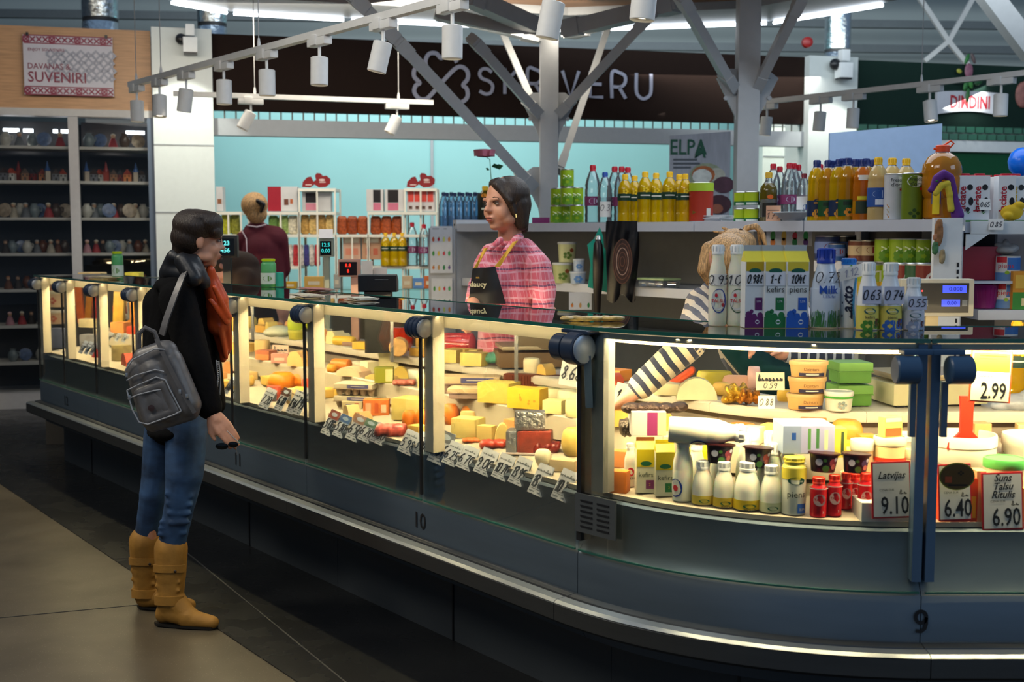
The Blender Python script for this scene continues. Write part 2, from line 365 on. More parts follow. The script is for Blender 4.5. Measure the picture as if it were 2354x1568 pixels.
for i in range(k):
    for r in (0, 1): p = q0+BD*(i*.115+.05+r*.03); b.bar(p+V((0,0,zz[r+1]+.008)), p+V((0,0,zz[r]-.006)), .09, .03, mi=0, up=(0,1,0))
struct(b, 'trim_8', M_tile)
wall('trim_9', 1963, 2440, zz[2], zz[0], mat('tile_grout', (.35,.38,.33), .6), n=.0, th=.08)
wall('wall_right', 1963, 2440, 0, zz[3], M_green2, n=.02)
# hall roof and high wall
b = MB(); b.add([(-14,15.5,3.6),(16,17.5,3.6),(16,21,9.5),(-14,19,9.5)], [(0,1,2,3)]); struct(b, 'ceiling', mat('roof_lining', (.38,.42,.40), .7, var=.03, scale=1))
b = MB(); b.box((1,18.3,1.9), (32,.2,4.2)); struct(b, 'wall_hall', mat('hall_wall', (.20,.25,.27), .7))
b = MB(); b.box((-9,5,3), (.1,26,7)); struct(b, 'wall_side', mat('hall_side_wall', (.16,.17,.18), .7))
b = MB()
for y, z in ((17.2,3.95),(17.1,4.25),(17.3,4.75)): b.bar((-14,y-2.2,z),(16,y-.1,z), .10, .10 if z < 4.5 else .22)
struct(b, 'trim_10', mat('roof_pipes', (.12,.14,.15), .5))
M_duct = mat('foil_duct', (.70,.78,.85), .22, metal=1, var=.15, scale=25, bump=.8)
for x0, x1, lab in ((205,285,'silver foil duct above the souvenir shop'),(465,531,'silver foil duct behind the white left pillar'),(1886,1944,'silver foil duct above the white right pillar')):
    p = bl((x0+x1)/2, 1.6); r = (x1-x0)/2*p.y/F; b = MB(); b.lathe([(r,0),(r,.55),(r*.97,.56,1),(r*.97,.60),(r,.61),(r,2.4)], 24)
    o = b.build('foil_duct', [M_duct, M_dark]); place(o, (p.x,p.y,zt-.25)); tag(o, lab, 'duct')
# hall steelwork seen above the fascias
M_steel = mat('painted_steel', (.40,.41,.42), .45, var=.03)
def member(label, p, q, w=.12, Y=None, name='roof_brace', group=None):
    a = at_y(p[0], p[1], Y[0]); c = at_y(q[0], q[1], Y[1]); b = MB(); b.bar(V((0,0,0)), c-a, w, w, up=(0,1,.01)); o = b.build(name, M_steel, smooth=False); place(o, a); return tag(o, label, 'steel beam', group)
for i, (p, q) in enumerate((((2110,-10),(2180,95)),((2240,-10),(2180,95)),((2180,95),(2125,140)),((2180,95),(2225,150)))):
    member('%s thin strut of the X-shaped roof truss above the green fascia' % ('upper left','upper right','lower left','lower right')[i], p, q, .055, (15,15), 'truss_strut')
member('pale roof strut in the top right corner', (2265,-20), (2375,125), .16, (10.5,10.5))
# columns with their braces
def column(px, Y, wpx, ztop, label, plates):
    c = at_y(px, 533, Y); w = wpx*Y/F/1.25; t = thing('steel_column', label, 'column', (c.x, c.y, 0))
    b = MB(); b.box((0,0,ztop/2), (w,w,ztop), bev=.012); b.at((0,0,0)).build('shaft', M_steel, t)
    for k, (side, py) in enumerate(plates):
        z = at_y(px, py, Y).z; b = MB(); b.prism([(side*w*.45, z-.26),(side*(w*.5+.01), z-.17),(side*(w*.5+.13), z+.07),(side*(w*.5+.05), z+.13),(side*w*.45, z+.13)], -.012, .012, axis='y')
        for dz in (-.06, .08): b.at((side*(w*.5+.07), -.014, z+dz), rx=PI/2).lathe([(.016,0),(.016,.014)], 6); b.at()
        b.build('gusset_plate', M_steel, t, smooth=False)
    return t, c, w
c1, C1, w1 = column(1261, 9.0, 52, 3.14, 'grey steel column behind the saleswoman in the pink shirt', ((-1,255),(1,255),(-1,425)))
c2, C2, w2 = column(1712, 8.1, 62, 3.14, 'grey steel column behind the blonde saleswoman', ((-1,205),(1,205)))
def brace(parent, p, q, Ya, Yb, w=.10):
    a = at_y(p[0], p[1], Ya); c = at_y(q[0], q[1], Yb); b = MB(); b.bar(a-parent.location, c-parent.location, w*.62, w*1.1, up=(0,1,.01))
    for e, f in ((a, c), (c, a)): u = (f-e).normalized(); b.bar(e-parent.location+u*.02, e-parent.location+u*.14, w*.75, w*1.25, up=(0,1,.01))
    o = b.build('brace', M_steel, parent, smooth=False)
brace(c1, (1238,262), (1085,88), 9.0, 8.4); brace(c1, (1236,262), (1140,40), 9.1, 10.0, .08)
brace(c1, (1285,262), (1500,30), 9.0, 8.3); brace(c1, (1285,395), (1405,40), 9.15, 9.9, .08)
brace(c1, (1222,425), (905,85), 8.9, 7.6, .11); brace(c1, (905,85), (800,-20), 7.6, 7.25, .11)
brace(c2, (1686,205), (1560,-15), 8.1, 7.5, .09); brace(c2, (1738,205), (1848,-15), 8.1, 7.5, .09)
brace(c1, (1250,70), (1060,-15), 8.9, 8.2, .17); brace(c1, (1300,70), (1560,5), 8.9, 8.5, .17)
brace(c1, (1245,85), (1000,28), 8.9, 8.8, .13)
# canopy over the island
ZC = 3.2; rim = [at_z(x, y, ZC) for x, y in ((390,0),(530,26),(800,42),(1185,60),(1310,66),(1770,49),(2035,6))]
pts = [rim[0]+V((-.9,-2.2,0))]+rim+[rim[-1]+V((.9,-1.8,0))]; ctr = V((.2,6.2,0))
inn = [p+(ctr-V((p.x,p.y,0))).normalized()*.62 for p in pts]
cn = thing('canopy', 'wooden canopy with a grey rim and white light tubes above the market island', 'canopy', (0,0,ZC))
b = MB(); Lp = [V((p.x,p.y,0)) for p in pts]; Li = [V((p.x,p.y,0)) for p in inn]; n = len(Lp)
for i in range(n-1): b.prism([tuple(Lp[i][:2]),tuple(Lp[i+1][:2]),tuple(Li[i+1][:2]),tuple(Li[i][:2])], 0, .22)
b.build('rim', M_grey, cn, smooth=False)
b = MB(); b.prism([tuple(p[:2]) for p in Li]+[(2.4,6.0),(-2.4,6.0)], .06, .12); b.build('soffit', mat('canopy_wood', (.40,.22,.12), .5, var=.12, scale=3, stretch=(1,10,1)), cn, smooth=False)
M_led = mat('white_light_tube', (.85,.92,1), .5, emit=9)
for i in range(1, n-2):
    a, c = Lp[i], Lp[i+1]; u = (c-a).normalized(); L = (c-a).length; k = max(1, round(L/1.3))
    for j in range(k):
        p0 = a+u*(L*j/k+.03); p1 = a+u*(L*(j+1)/k-.03); b = MB(); b.tube([p0+V((0,-.03,-.02)), p1+V((0,-.03,-.02))], .013, 8); b.build('light_tube', M_led, cn)
# ---------------------------------------------------------------- the display counter
M_front = mat('counter_steel', (.13,.17,.21), .36, metal=.65, var=.05, scale=3, stretch=(1,1,8))
M_skirt = mat('counter_skirt', (.10,.13,.17), .42, metal=.4, var=.05, scale=2)
M_bump = mat('bumper_steel', (.10,.108,.115), .40, metal=.85, var=.06, scale=4, stretch=(1,1,10))
M_plinth = mat('plinth_grey', (.040,.048,.056), .45, var=.06, scale=2)
M_tub = mat('tub_steel', (.20,.21,.20), .38, metal=.7, var=.05, scale=3)
M_cream = mat('cream_frame', (.72,.64,.48), .4); M_deck = mat('cream_deck', (.50,.44,.33), .4, var=.04)
M_navy = mat('navy_plastic', (.018,.032,.065), .32, coat=.3); M_bluepost = mat('blue_steel_post', (.10,.17,.27), .32, metal=.5)
M_glass = pane('counter_glass', (.95,.975,.96), .55); M_topglass = pane('top_glass', (.88,.95,.92), 1.35, base=.05, bcol=(.6,.72,.66))  # top glass base colour holds a faint greenish haze of reflection
M_gedge = mat('glass_edge', (.015,.10,.08), .15, spec=.8)
M_ledge = mat('ledge_cream', (.66,.60,.50), .4, var=.04); M_grille = mat('riser_grille', (.22,.18,.14), .5)
M_lamp = mat('case_lamp', (1,.80,.48), .5, emit=3)
N_T = .42
def wpart(mb, name, mats, par, smooth=True):
    o = mb.build(name, mats, par, smooth); o.location = -V(par.location); return o
def case(label, s0, s1, posts, number=None, lab_w=0, end=None, glasses=None):
    base = pc((s0+s1)/2, .3, 0); t = thing('display_case', label, 'display counter', base, 0, 'chilled display counter units'); g = .0012
    a, c = s0+g, s1-g
    b = MB(); sweep(b, [(.14,0),(.86,0),(.86,.29),(.14,.29)], a, c); wpart(b, 'plinth', M_plinth, t, False)
    b = MB(); sweep(b, [(.03,.28),(.86,.28),(.86,.36),(-.02,.36)], a, c); wpart(b, 'skirt', M_skirt, t, False)
    b = MB(); sweep(b, [(.0,.35),(-.085,.35),(-.10,.362),(-.10,.412),(-.088,.422),(-.055,.424),(-.052,.418),(-.045,.418),(-.042,.426),(-.012,.430),(.0,.42)], a, c, step=.04)
    br = wpart(b, 'bumper_rail', M_bump, t, False)
    b = MB(); sweep(b, [(-.099,.416),(-.088,.4225),(-.056,.4248),(-.056,.4262),(-.089,.4242),(-.1012,.4165)], a, c, step=.04); b.build('rail_highlight', mat('rail_highlight_steel', (.42,.46,.50), .3, metal=.85), br, False)  # lighter strip puts the rail's top edge highlight into the colour
    b = MB(); sweep(b, [(.86,.36),(-.004,.36),(-.004,.555),(-.001,.56),(.028,.60),(.030,.728),(.036,.735),(.86,.735)], a, c); fp = wpart(b, 'front_panel', M_front, t)
    b = MB(); sweep(b, [(.045,.738),(.045,.752),(.075,.752),(.62,.815),(.62,.738)], a, c); wpart(b, 'deck', M_deck, t, False)
    b = MB(); sweep(b, [(.36,.80),(.36,.885),(.363,.89),(.62,.89),(.62,.83)], a, c); wpart(b, 'step', M_deck, t, False)
    b = MB(); sweep(b, [(.62,.75),(.62,.945),(.70,.945),(.70,.75)], a, c); wpart(b, 'riser', M_grille, t, False)
    b = MB(); sweep(b, [(.58,.945),(.575,.955),(.575,.972),(.585,.98),(.88,.98),(.88,.945)], a, c); wpart(b, 'rear_ledge', M_ledge, t)
    b = MB(); sweep(b, [(-.02,1.256),(-.02,1.264),(N_T,1.264),(N_T,1.256)], a, c); tg = wpart(b, 'top_glass', M_topglass, t, False)
    b = MB(); sweep(b, [(-.0245,1.254),(-.0245,1.266),(-.0205,1.266),(-.0205,1.254)], a, c); sweep(b, [(N_T+.001,1.254),(N_T+.001,1.266),(N_T+.005,1.266),(N_T+.005,1.254)], a, c)
    e = b.build('glass_edge', M_gedge, tg, False)
    arc = s0 >= -.01
    mc = mat('silver_rail', (.52,.52,.47), .35, metal=.3) if arc else M_cream
    b = MB(); sweep(b, [(.0,1.232),(.0,1.250),(.012,1.250),(.012,1.232)] if arc else [(.052,1.205),(.052,1.248),(.075,1.248),(.075,1.205)], a, c); wpart(b, 'top_rail', mc, t, False)
    b = MB(); sweep(b, [(.080,1.215),(.080,1.230),(.105,1.230),(.105,1.215)], a+.03, c-.03); wpart(b, 'light_bar', M_lamp, t, False)
    b = MB(); sweep(b, [(.014,1.2485),(.014,1.2525),(.022,1.2525),(.022,1.2485)], a+.03, c-.03); wpart(b, 'light_bar', mat('edge_fill_glow', (1,.80,.48), .5, emit=1), t, False)  # glowing bar added as a body for the added edge light
    bounds = glasses or ([s0]+posts[1:]+[s1] if False else None)
    gl = glasses
    for i in range(len(gl)-1):
        b = MB(); sweep(b, [(-.010,.57),(-.010,1.25),(-.006,1.25),(-.006,.57)], gl[i]+.008, gl[i+1]-.008)
        G = wpart(b, 'front_glass', M_glass, t, False)
        b = MB(); sweep(b, [(-.0115,.566),(-.0115,.571),(-.005,.571),(-.005,.566)], gl[i]+.008, gl[i+1]-.008); b.build('glass_edge', M_gedge, G, False)
    for s in posts:
        b = MB(); sweep(b, [(.0,.752),(.0,1.248),(.05,1.248),(.05,.752)], s+.004, s+.058); wpart(b, 'post', mc, t, False)
        b = MB(); sweep(b, [(-.013,.59),(-.013,1.24),(-.004,1.24),(-.004,.59)], s-.014, s-.003); wpart(b, 'seal_strip', M_black, t, False)
        b = MB(); p = pc(s-.035, -.026, 1.205); y = yaw(s)
        for k in range(3): b.at(p+pc(s, 0)*0+V((math.cos(y), math.sin(y), 0))*(.026*k-.0), rz=y, ry=PI/2).lathe([(.0,0),(.034,0),(.038,.003),(.038,.019),(.034,.022),(0,.022)], 20)
        h = b.at().add([], []) and wpart(b, 'hinge', M_navy, t)
        b = MB(); b.at(p+V((math.cos(y), math.sin(y), 0))*.079, rz=y, ry=PI/2).lathe([(.0,0),(.034,0),(.034,.006),(.026,.009),(0,.009)], 20)
        b.at(p+V((math.cos(y), math.sin(y), 0))*.03+V((0,0,.038)), rz=y).box((0,.01,0), (.05,.03,.006)); b.at().build('hinge_cover', mat('hinge_chrome', (.45,.46,.46), .3, metal=.6), h)
    # one supporting bracket at the back of the top glass per post
    for s in posts: b = MB(); p = pc(s+.03, N_T-.02, .98); b.bar(p, p+V((0,0,.275)), .014, .014); wpart(b, 'support', mat('thin_chrome', (.5,.5,.48), .25, metal=.9), t)
    if number:
        s = s_of(number[1], .47, -.005); p = pc(s, -.006, number[2]); b = MB(); y = yaw(s); b.text(number[0], number[3], p, rz=y, bold=.008); wpart(b, 'number', M_black, t, False)
    k = int((c-a)/.93)+1
    for i in range(1, k):                              # plinth seams
        b = MB(); s = a+(c-a)*i/k; sweep(b, [(.135,.0),(.135,.285),(.141,.285),(.141,.0)], s-.004, s+.004); wpart(b, 'plinth_joint', M_black, t, False)
    return t
P = [s_of(x, 1.0) for x in (92, 148, 220, 310, 410, 537, 703, 975, 1335, 2128)]
sA = -LFAR; sR = P[9]+1.15
case('far left unit of the long chilled counter, number 12 on its front', sA, P[2], [P[0]+.0, P[1]], ('12', 152, .48, .085), glasses=[sA, P[0]+.03, P[1], P[2]])
case('middle unit of the chilled counter behind the customer in black, number 11', P[2], P[6], [P[2]+.015, P[3], P[4], P[5]], ('11', 547, .48, .085), glasses=[P[2], P[3], P[4], P[5], P[6]])
case('straight chilled counter unit full of cheeses, number 10 on its front', P[6], 0, [P[6]+.015, P[7]], ('10', 965, .485, .085), glasses=[P[6], P[7], 0])
cu = case('curved corner unit of the counter holding the milk bottles', 0, P[9], [], glasses=[0, P[9]])
cr = case('right hand counter unit with white buckets, left of it the curved corner', P[9], sR, [], glasses=[P[9], sR])
# number 9 sits on the seam of the last two units
b = MB(); c9 = pc(P[9], -.0085, .487); b.ribbon([c9+V((.0145*math.cos(q), 0, .013+.0165*math.sin(q))) for q in [i*2*PI/24 for i in range(25)]], .010, (0,-1,0), .0); b.ribbon([c9+V(q) for q in ((.0145,0,.013),(.0145,0,-.006),(.011,0,-.019),(.002,0,-.027),(-.013,0,-.0255))], .010, (0,-1,0), .0); wpart(b, 'number', M_black, cu, False)
# near post with the big hinge and gas strut
def bigpost(t, s, dirn, m, w=.045):
    y = yaw(s); X = V((math.cos(y), math.sin(y), 0)); p = pc(s, 0, 0)
    b = MB(); sweep(b, [(-.014,.60),(-.014,1.25),(.03,1.25),(.03,.60)], min(s, s+dirn*w), max(s, s+dirn*w)); wpart(b, 'corner_post', m, t, False)
    return p, X
p, X = bigpost(cu, .004, 1, M_black, .02)
b = MB(); sweep(b, [(.0,.76),(.0,1.245),(.05,1.245),(.05,.76)], .055, .105); wpart(b, 'post', mat('brushed_post', (.42,.43,.40), .35, metal=.5), cu, False)
b = MB(); q = pc(-.03, -.045, 1.20); X = V((math.cos(yaw(0)), math.sin(yaw(0)), 0))
b.at(q-X*.02, rz=yaw(0), ry=PI/2).lathe([(0,0),(.038,0),(.042,.004),(.042,.05),(.038,.053),(.02,.054),(.02,.062),(.045,.064),(.05,.068),(.05,.115),(.046,.12),(0,.12)], 28)
b.at(q+X*.06+V((0,0,.05)), rz=yaw(0)).box((0,.02,0), (.12,.05,.012), bev=.004); b.at(); h = wpart(b, 'hinge', M_navy, cu)
b = MB(); b.at(q+X*.101, rz=yaw(0), ry=PI/2).lathe([(0,0),(.043,0),(.043,.004),(.036,.007),(0,.007)], 28); b.at(); b.build('hinge_cover', mat('hinge_disc', (.28,.34,.42), .35, metal=.4), h)
b = MB(); a = pc(.065, -.03, 1.18); c = pc(.055, -.01, 1.02); b.bar(a, c, .022, .022); wpart(b, 'gas_strut', mat('strut_blue', (.09,.14,.20), .35, metal=.4), cu, False)
b = MB(); q = pc(.09, -.016, .69); b.at(q, rz=yaw(.09)).box((0,0,0), (.17,.006,.12))
wpart(b.at(), 'vent_plate', mat('vent_dark', (.09,.10,.105), .5, metal=.4), cu, False)
b = MB()
for i in range(6):
    for j in (-1, 1): b.at(q, rz=yaw(.09)).box((j*.035,-.004,.04-.016*i), (.05,.003,.005))
wpart(b.at(), 'vent_slots', M_black, cu, False)
for sgn, t in ((-1, cu), (1, cr)):
    s = P[9]+sgn*.005; bigpost(t, s, sgn, M_bluepost, .025); s2 = P[9]+sgn*.068
    b = MB(); b.at(pc(s2, -.05, 1.185), ry=PI/2).lathe([(0,-.032),(.034,-.032),(.038,-.028),(.038,.028),(.034,.032),(0,.032)], 24); b.at(pc(s2-sgn*.03, -.03, 1.232)).box((0,0,0), (.085,.05,.014), bev=.003); h = wpart(b.at(), 'hinge', mat('hinge_blue', (.035,.085,.17), .35), t)
    b = MB(); b.bar(pc(P[9]+sgn*.042, -.012, 1.15), pc(P[9]+sgn*.042, -.012, 1.0), .016, .016); wpart(b, 'gas_strut', mat('strut_blue', (.09,.14,.20), .35, metal=.4), t, False)
# warm strip lamps inside the case (one per glazed length), plus an added edge light
gaps = [sA]+P[:9]+[0]; cuts = [sA, P[2], P[4], P[6], P[7], 0, ARC*.36, ARC*.72, P[9], sR]
for a, c in zip(cuts[:-1], cuts[1:]):
    m = (a+c)/2; L = c-a; l = alight('case_light', pc(m, .095, 1.212), pc(m, .27, .75), L*.92, .03, (20 if m < 0 else 9)*L, (1,.78,.43)); 
    y = yaw(m); d = pc(m, .27, .75)-pc(m, .095, 1.212); zq = -d.normalized(); xq = V((math.cos(y), math.sin(y), 0)); yq = zq.cross(xq).normalized()
    l.rotation_euler = Matrix((xq, yq, zq)).transposed().to_euler()
    l2 = alight('case_edge_fill', pc(m, .018, 1.246), pc(m, .07, .75), L*.92, .012, (.75 if m < 0 else 13)*L, (1,.78,.43)); l2.rotation_euler = l.rotation_euler  # light added to brighten rail, posts and bottle fronts
# pencil: a work platform behind the counter
b = MB(); sweep(b, [(.95,.0),(.95,.10),(2.3,.10),(2.3,.0)], sA, 0); struct(b, 'floor', mat('platform_grey', (.16,.16,.16), .6))
# ---------------------------------------------------------------- product builders
def sn(p):                                         # world plan point -> n (distance behind the front glass)
    C0 = S0+V((-t0.y, t0.x, 0))*RAD; q = V((p.x, p.y, 0)); c = V((C0.x, C0.y, 0)); d = q-c
    e = V((S0.x, S0.y, 0))
    if (q-e).dot(V((t0.x, t0.y, 0))) < 0: return (q-e).dot(V((-t0.y, t0.x, 0)))
    if q.x > c.x: return q.y-(c.y-RAD)
    return RAD-d.length
def surf(n): return .753+.115*(n-.075) if n < .36 else (.89 if n < .575 else .98)
def hit(px, py):                                   # where the view column/row meets deck, step or ledge
    r = ray(px, py); t = 3.0
    while t < 12:
        p = V((r.x*t, r.y*t, EYE+r.z*t)); n = sn(p)
        if n > .05 and p.z <= surf(n): p.z = surf(n); return p
        if n > .9: break
        t += .006
    n = min(max(n, .1), .8); p.z = surf(n); return p
def fit(x0, y0, x1, y1, at=None):                  # location, width and height in metres of a photo box standing on the case floor
    p = at or hit((x0+x1)/2, y1); k = mpp(p); return p, (x1-x0)*k, (y1-y0)*k
def wrap(mb, i0, r):                               # bend flat lettering added since vertex i0 round a bottle of radius r
    for i in range(i0, len(mb.v)):
        v = mb.v[i]; a = v.x/r; q = r-v.y*1; mb.v[i] = V((math.sin(a)*q, -math.cos(a)*q, v.z))
DG = {'0': [[(.3,1),(.06,.82),(0,.45),(.1,.1),(.33,0),(.55,.25),(.6,.7),(.48,.95),(.3,1)]], '1': [[(.05,.7),(.35,1),(.3,.5),(.25,0)]],
 '2': [[(.05,.8),(.25,1),(.5,.9),(.52,.65),(.3,.35),(0,.02),(.3,.06),(.62,0)]], '3': [[(.05,.95),(.4,1),(.5,.8),(.2,.55),(.5,.42),(.5,.12),(.25,0),(0,.12)]],
 '4': [[(.2,1),(.05,.4),(.6,.42)],[(.45,.75),(.38,0)]], '5': [[(.6,1),(.15,.97),(.1,.58),(.4,.6),(.55,.35),(.4,.05),(0,.03)]], '6': [[(.5,1),(.15,.7),(0,.3),(.2,0),(.5,.1),(.5,.42),(.25,.5),(.03,.35)]],
 '7': [[(0,.95),(.6,1),(.35,.5),(.2,0)],[(.15,.5),(.5,.52)]], '8': [[(.5,.85),(.25,1),(.08,.8),(.3,.55),(.52,.25),(.3,0),(.05,.2),(.3,.52),(.5,.85)]], '9': [[(.52,.75),(.3,1),(.05,.75),(.2,.5),(.5,.6),(.55,.9),(.5,.4),(.35,0)]],
 '.': [[(.05,.04),(.1,0)]], ',': [[(.1,.08),(0,-.15)]], '-': [[(.05,.45),(.45,.47)]], 'e': [[(.5,.85),(.25,.95),(.1,.5),(.25,.05),(.5,.12)],[(0,.58),(.4,.6)],[(0,.42),(.35,.43)]], ' ': []}
LT = 'aoeunismrltk'
def scrib(mb, txt, size, c, mi=0, w=.09, slant=.18, rz=0, rx=0, sx=1.0, th=.0012):   # handwriting in the local xz plane facing -y
    x = 0; T = Matrix.Translation(V(c)) @ Matrix.Rotation(rz, 4, 'Y')
    tot = sum({'.': .3, ',': .3, '1': .5}.get(ch, .78) for ch in txt)*sx
    for ch in txt:
        st = DG.get(ch)
        if st is None:                             # cursive letters: loops that differ by letter
            k = ord(ch) % 7; h = 1 if ch in 'lkthLPR' else .5; st = [[(0,.1),(.12,h),(.3,h*.7),(.2,.05+.02*k),(.4,.12),(.5,.45 if k % 2 else .3),(.6,.1)]]
        for s in st:
            pts = []
            for i in range(len(s)-1):
                for j in range(3): a, b = s[i], s[i+1]; u = j/3; pts.append((a[0]+(b[0]-a[0])*u, a[1]+(b[1]-a[1])*u))
            pts.append(s[-1]); P_ = [T @ V(((x+p[0]*sx-tot/2+p[1]*slant)*size, 0, (p[1]-.5)*size)) for p in pts]
            mb.ribbon(P_, size*w, (0,-1,0), th, mi)
        x += {'.': .3, ',': .3, '1': .5}.get(ch, .78)*sx
M_ink = mat('ink', (.015,.016,.03), .6); M_paper = mat('note_paper', (.72,.74,.80), .6, var=.02); M_wcard = mat('white_card', (.80,.80,.78), .5, var=.02)
M_clear = pane('clear_plastic', (.90,.94,.96), 1.4, base=.10, rough=.05, bcol=(.8,.88,.95)); M_blue_pet = pane('blue_pet', (.62,.80,.95), 1.5, base=.22, rough=.06, bcol=(.35,.62,.9))
M_milkpl = mat('milky_plastic', (.86,.84,.70), .28, sub=.5, coat=.3, var=.01); M_redcap = C('b3122a', .35); M_ycap = C('e8b81c', .4); M_bcap = C('1c2f6e', .35); M_wcap = C('e9ebe8', .35)
def oilmat(name, col): 
    if name in MATS: return MATS[name]
    m = pane(name, tuple(min(1, c*1.25) for c in col), 1.3, base=.5, rough=.06, bcol=col); return m
M_oil = oilmat('sunflower_oil', (.80,.50,.0)); M_oil2 = oilmat('deep_oil', (.70,.34,.0)); M_olive = oilmat('olive_oil', (.16,.12,.01)); M_oil3 = oilmat('pale_oil', (.90,.66,.28))
PROF = {
 'oil': [(.90,0),(1,.015),(1,.20),(.965,.215),(1,.235),(.965,.26),(1,.28),(1,.60),(.96,.64),(1,.66),(.93,.72),(.74,.81),(.46,.87),(.35,.90),(.33,.935)],
 'water': [(.85,0),(1,.02),(.95,.09),(1,.14),(.93,.20),(1,.27),(1,.58),(.92,.61),(.98,.65),(.80,.76),(.50,.87),(.32,.92),(.30,.94)],
 'kefir': [(.90,0),(1,.015),(1,.38),(.96,.48),(.85,.60),(.69,.71),(.59,.78),(.56,.86)],
 'talsu': [(.93,0),(1,.02),(1,.56),(.96,.64),(.82,.73),(.68,.79),(.64,.84),(.64,.93)],
 'cyl': [(.95,0),(1,.015),(1,.80),(.96,.84),(.84,.86),(.84,.93)],
 'red': [(.90,0),(1,.02),(1,.12),(.86,.30),(.90,.42),(1,.56),(1,.66),(.80,.78),(.62,.84),(.60,.88)],
 'olive': [(.92,0),(1,.02),(1,.62),(.90,.70),(.55,.78),(.38,.83),(.34,.93)]}
CAPR = {'oil': .40, 'water': .37, 'kefir': .62, 'talsu': .70, 'cyl': .90, 'red': .74, 'olive': .40}
def bottle(name, cat, kind, h, r, body, cap, lab=None, z=(.3,.55), fill=0, liq=None, art=None, seg=18, tint=None):
    t = thing(name, None, cat); pr = PROF[kind]; p = [(a*r, q*h, 1 if fill and q < fill else 0) for a, q in pr]
    b = MB(); b.lathe(p, seg); b.build('body', [body, liq or body], t)
    c = CAPR[kind]*r; zc = pr[-1][1]*h-(.05*h if kind != 'cyl' else .02*h); b = MB()
    b.lathe([(c,zc),(c,zc+(h-zc)*.25),(c*.95,zc+(h-zc)*.30),(c*.97,h*.985),(c*.86,h),(0,h)], seg)
    for k in range(12): a = k*PI/6; b.bar((c*math.cos(a), c*math.sin(a), zc+(h-zc)*.35), (c*math.cos(a), c*math.sin(a), h*.98), .002, .002)
    b.build('cap', cap, t)
    if lab:
        b = MB(); b.lathe([(r*1.006, z[0]*h),(r*1.012, z[0]*h+.001),(r*1.012, z[1]*h-.001),(r*1.006, z[1]*h)], seg); i0 = len(b.v)
        if art: art(b, h, r); 
        wrap(b, i0, r*1.012+.0004); b.build('label', lab, t)
    return t
def blob(b, c, w, h, mi, n=14, th=.001):          # flat oval mark in local xz
    b.add([(c[0]+math.cos(2*PI*k/n)*w/2, -th, c[1]+math.sin(2*PI*k/n)*h/2) for k in range(n)], [tuple(range(n))], mi)
def rect(b, x0, z0, x1, z1, mi, th=.0006):
    n = 6 if x1-x0 < .04 or x1-x0 > .3 else 24; b.add([(x0+(x1-x0)*i/n, -th, z) for z in (z0, z1) for i in range(n+1)], [(i, i+1, i+n+2, i+n+1) for i in range(n)], mi)
def leafy(b, c, s, mi, k=5, th=.0008):
    for i in range(k): a = 2*PI*i/k; blob(b, (c[0]+math.cos(a)*s*.5, c[1]+math.sin(a)*s*.4), s*.55, s*.5, mi, 8, th+.0001*i)
def can(name, h, r, col, art=None, mats=(), lid=None, seg=20):
    t = thing(name, None, 'can'); b = MB(); b.lathe([(r*.96,0,1),(r,.003,1),(r,.006,0),(r,h-.006,1),(r*1.01,h-.003,1),(r*.96,h,1),(r*.93,h-.002,1),(0,h-.002,1)], seg); b.build('tin', [C(col, .35), lid or mat('tin_metal', (.5,.5,.5), .3, metal=.9)], t)
    if art: b = MB(); art(b, h, r); wrap(b, 0, r+.0006); b.build('print', [C(m) for m in mats], t)
    return t
def carton(name, w, d, h, col, top, art=None, mats=(), cat='carton', gable=True, fin=None):
    t = thing(name, None, cat); b = MB(); hb = h*.80 if gable else h
    b.box((0,0,hb/2), (w,d,hb), bev=.0015); b.build('body', C(col, .4), t, smooth=False)
    if gable:
        hg = h*.93; b = MB(); b.add([(-w/2,-d/2,hb),(w/2,-d/2,hb),(w/2,d/2,hb),(-w/2,d/2,hb),(-w/2,-.002,hg),(w/2,-.002,hg),(-w/2,.002,hg),(w/2,.002,hg)], [(0,1,5,4),(2,3,6,7),(1,2,7,5),(3,0,4,6)]); b.build('gable', C(top, .4), t, smooth=False)
        b = MB(); b.box((0,0,(hg+h)/2), (w*.98,.004,h-hg)); b.build('fin', C(fin or 'b9bfc4', .4), t, smooth=False)
    if art: b = MB(); b.at((0,-d/2-.0006,0)); art(b, w, h, hb); b.at(); b.build('print', [C(m) for m in mats], t)
    return t
def tub(name, w, h, col, lid, lidh=.12, art=None, mats=(), taper=.82, seg=24, sy=1, cat='tub'):
    t = thing(name, None, cat); r = w/2; b = MB(); b.lathe([(r*taper,0),(r*taper+.002,.002),(r*.97,h*(1-lidh)),(r*.9,h*(1-lidh))], seg, sy=sy); b.build('body', C(col, .35), t)
    b = MB(); b.lathe([(r,h*(1-lidh)-.002),(r*1.02,h*(1-lidh)),(r*1.02,h*.97),(r*.99,h),(r*.9,h),(r*.88,h-.003),(0,h-.003)], seg, sy=sy); b.build('lid', C(lid, .35), t)
    if art: b = MB(); art(b, h, r*(taper+1)/2); wrap(b, 0, r*.985+.001); b.build('print', [C(m) for m in mats], t)
    return t
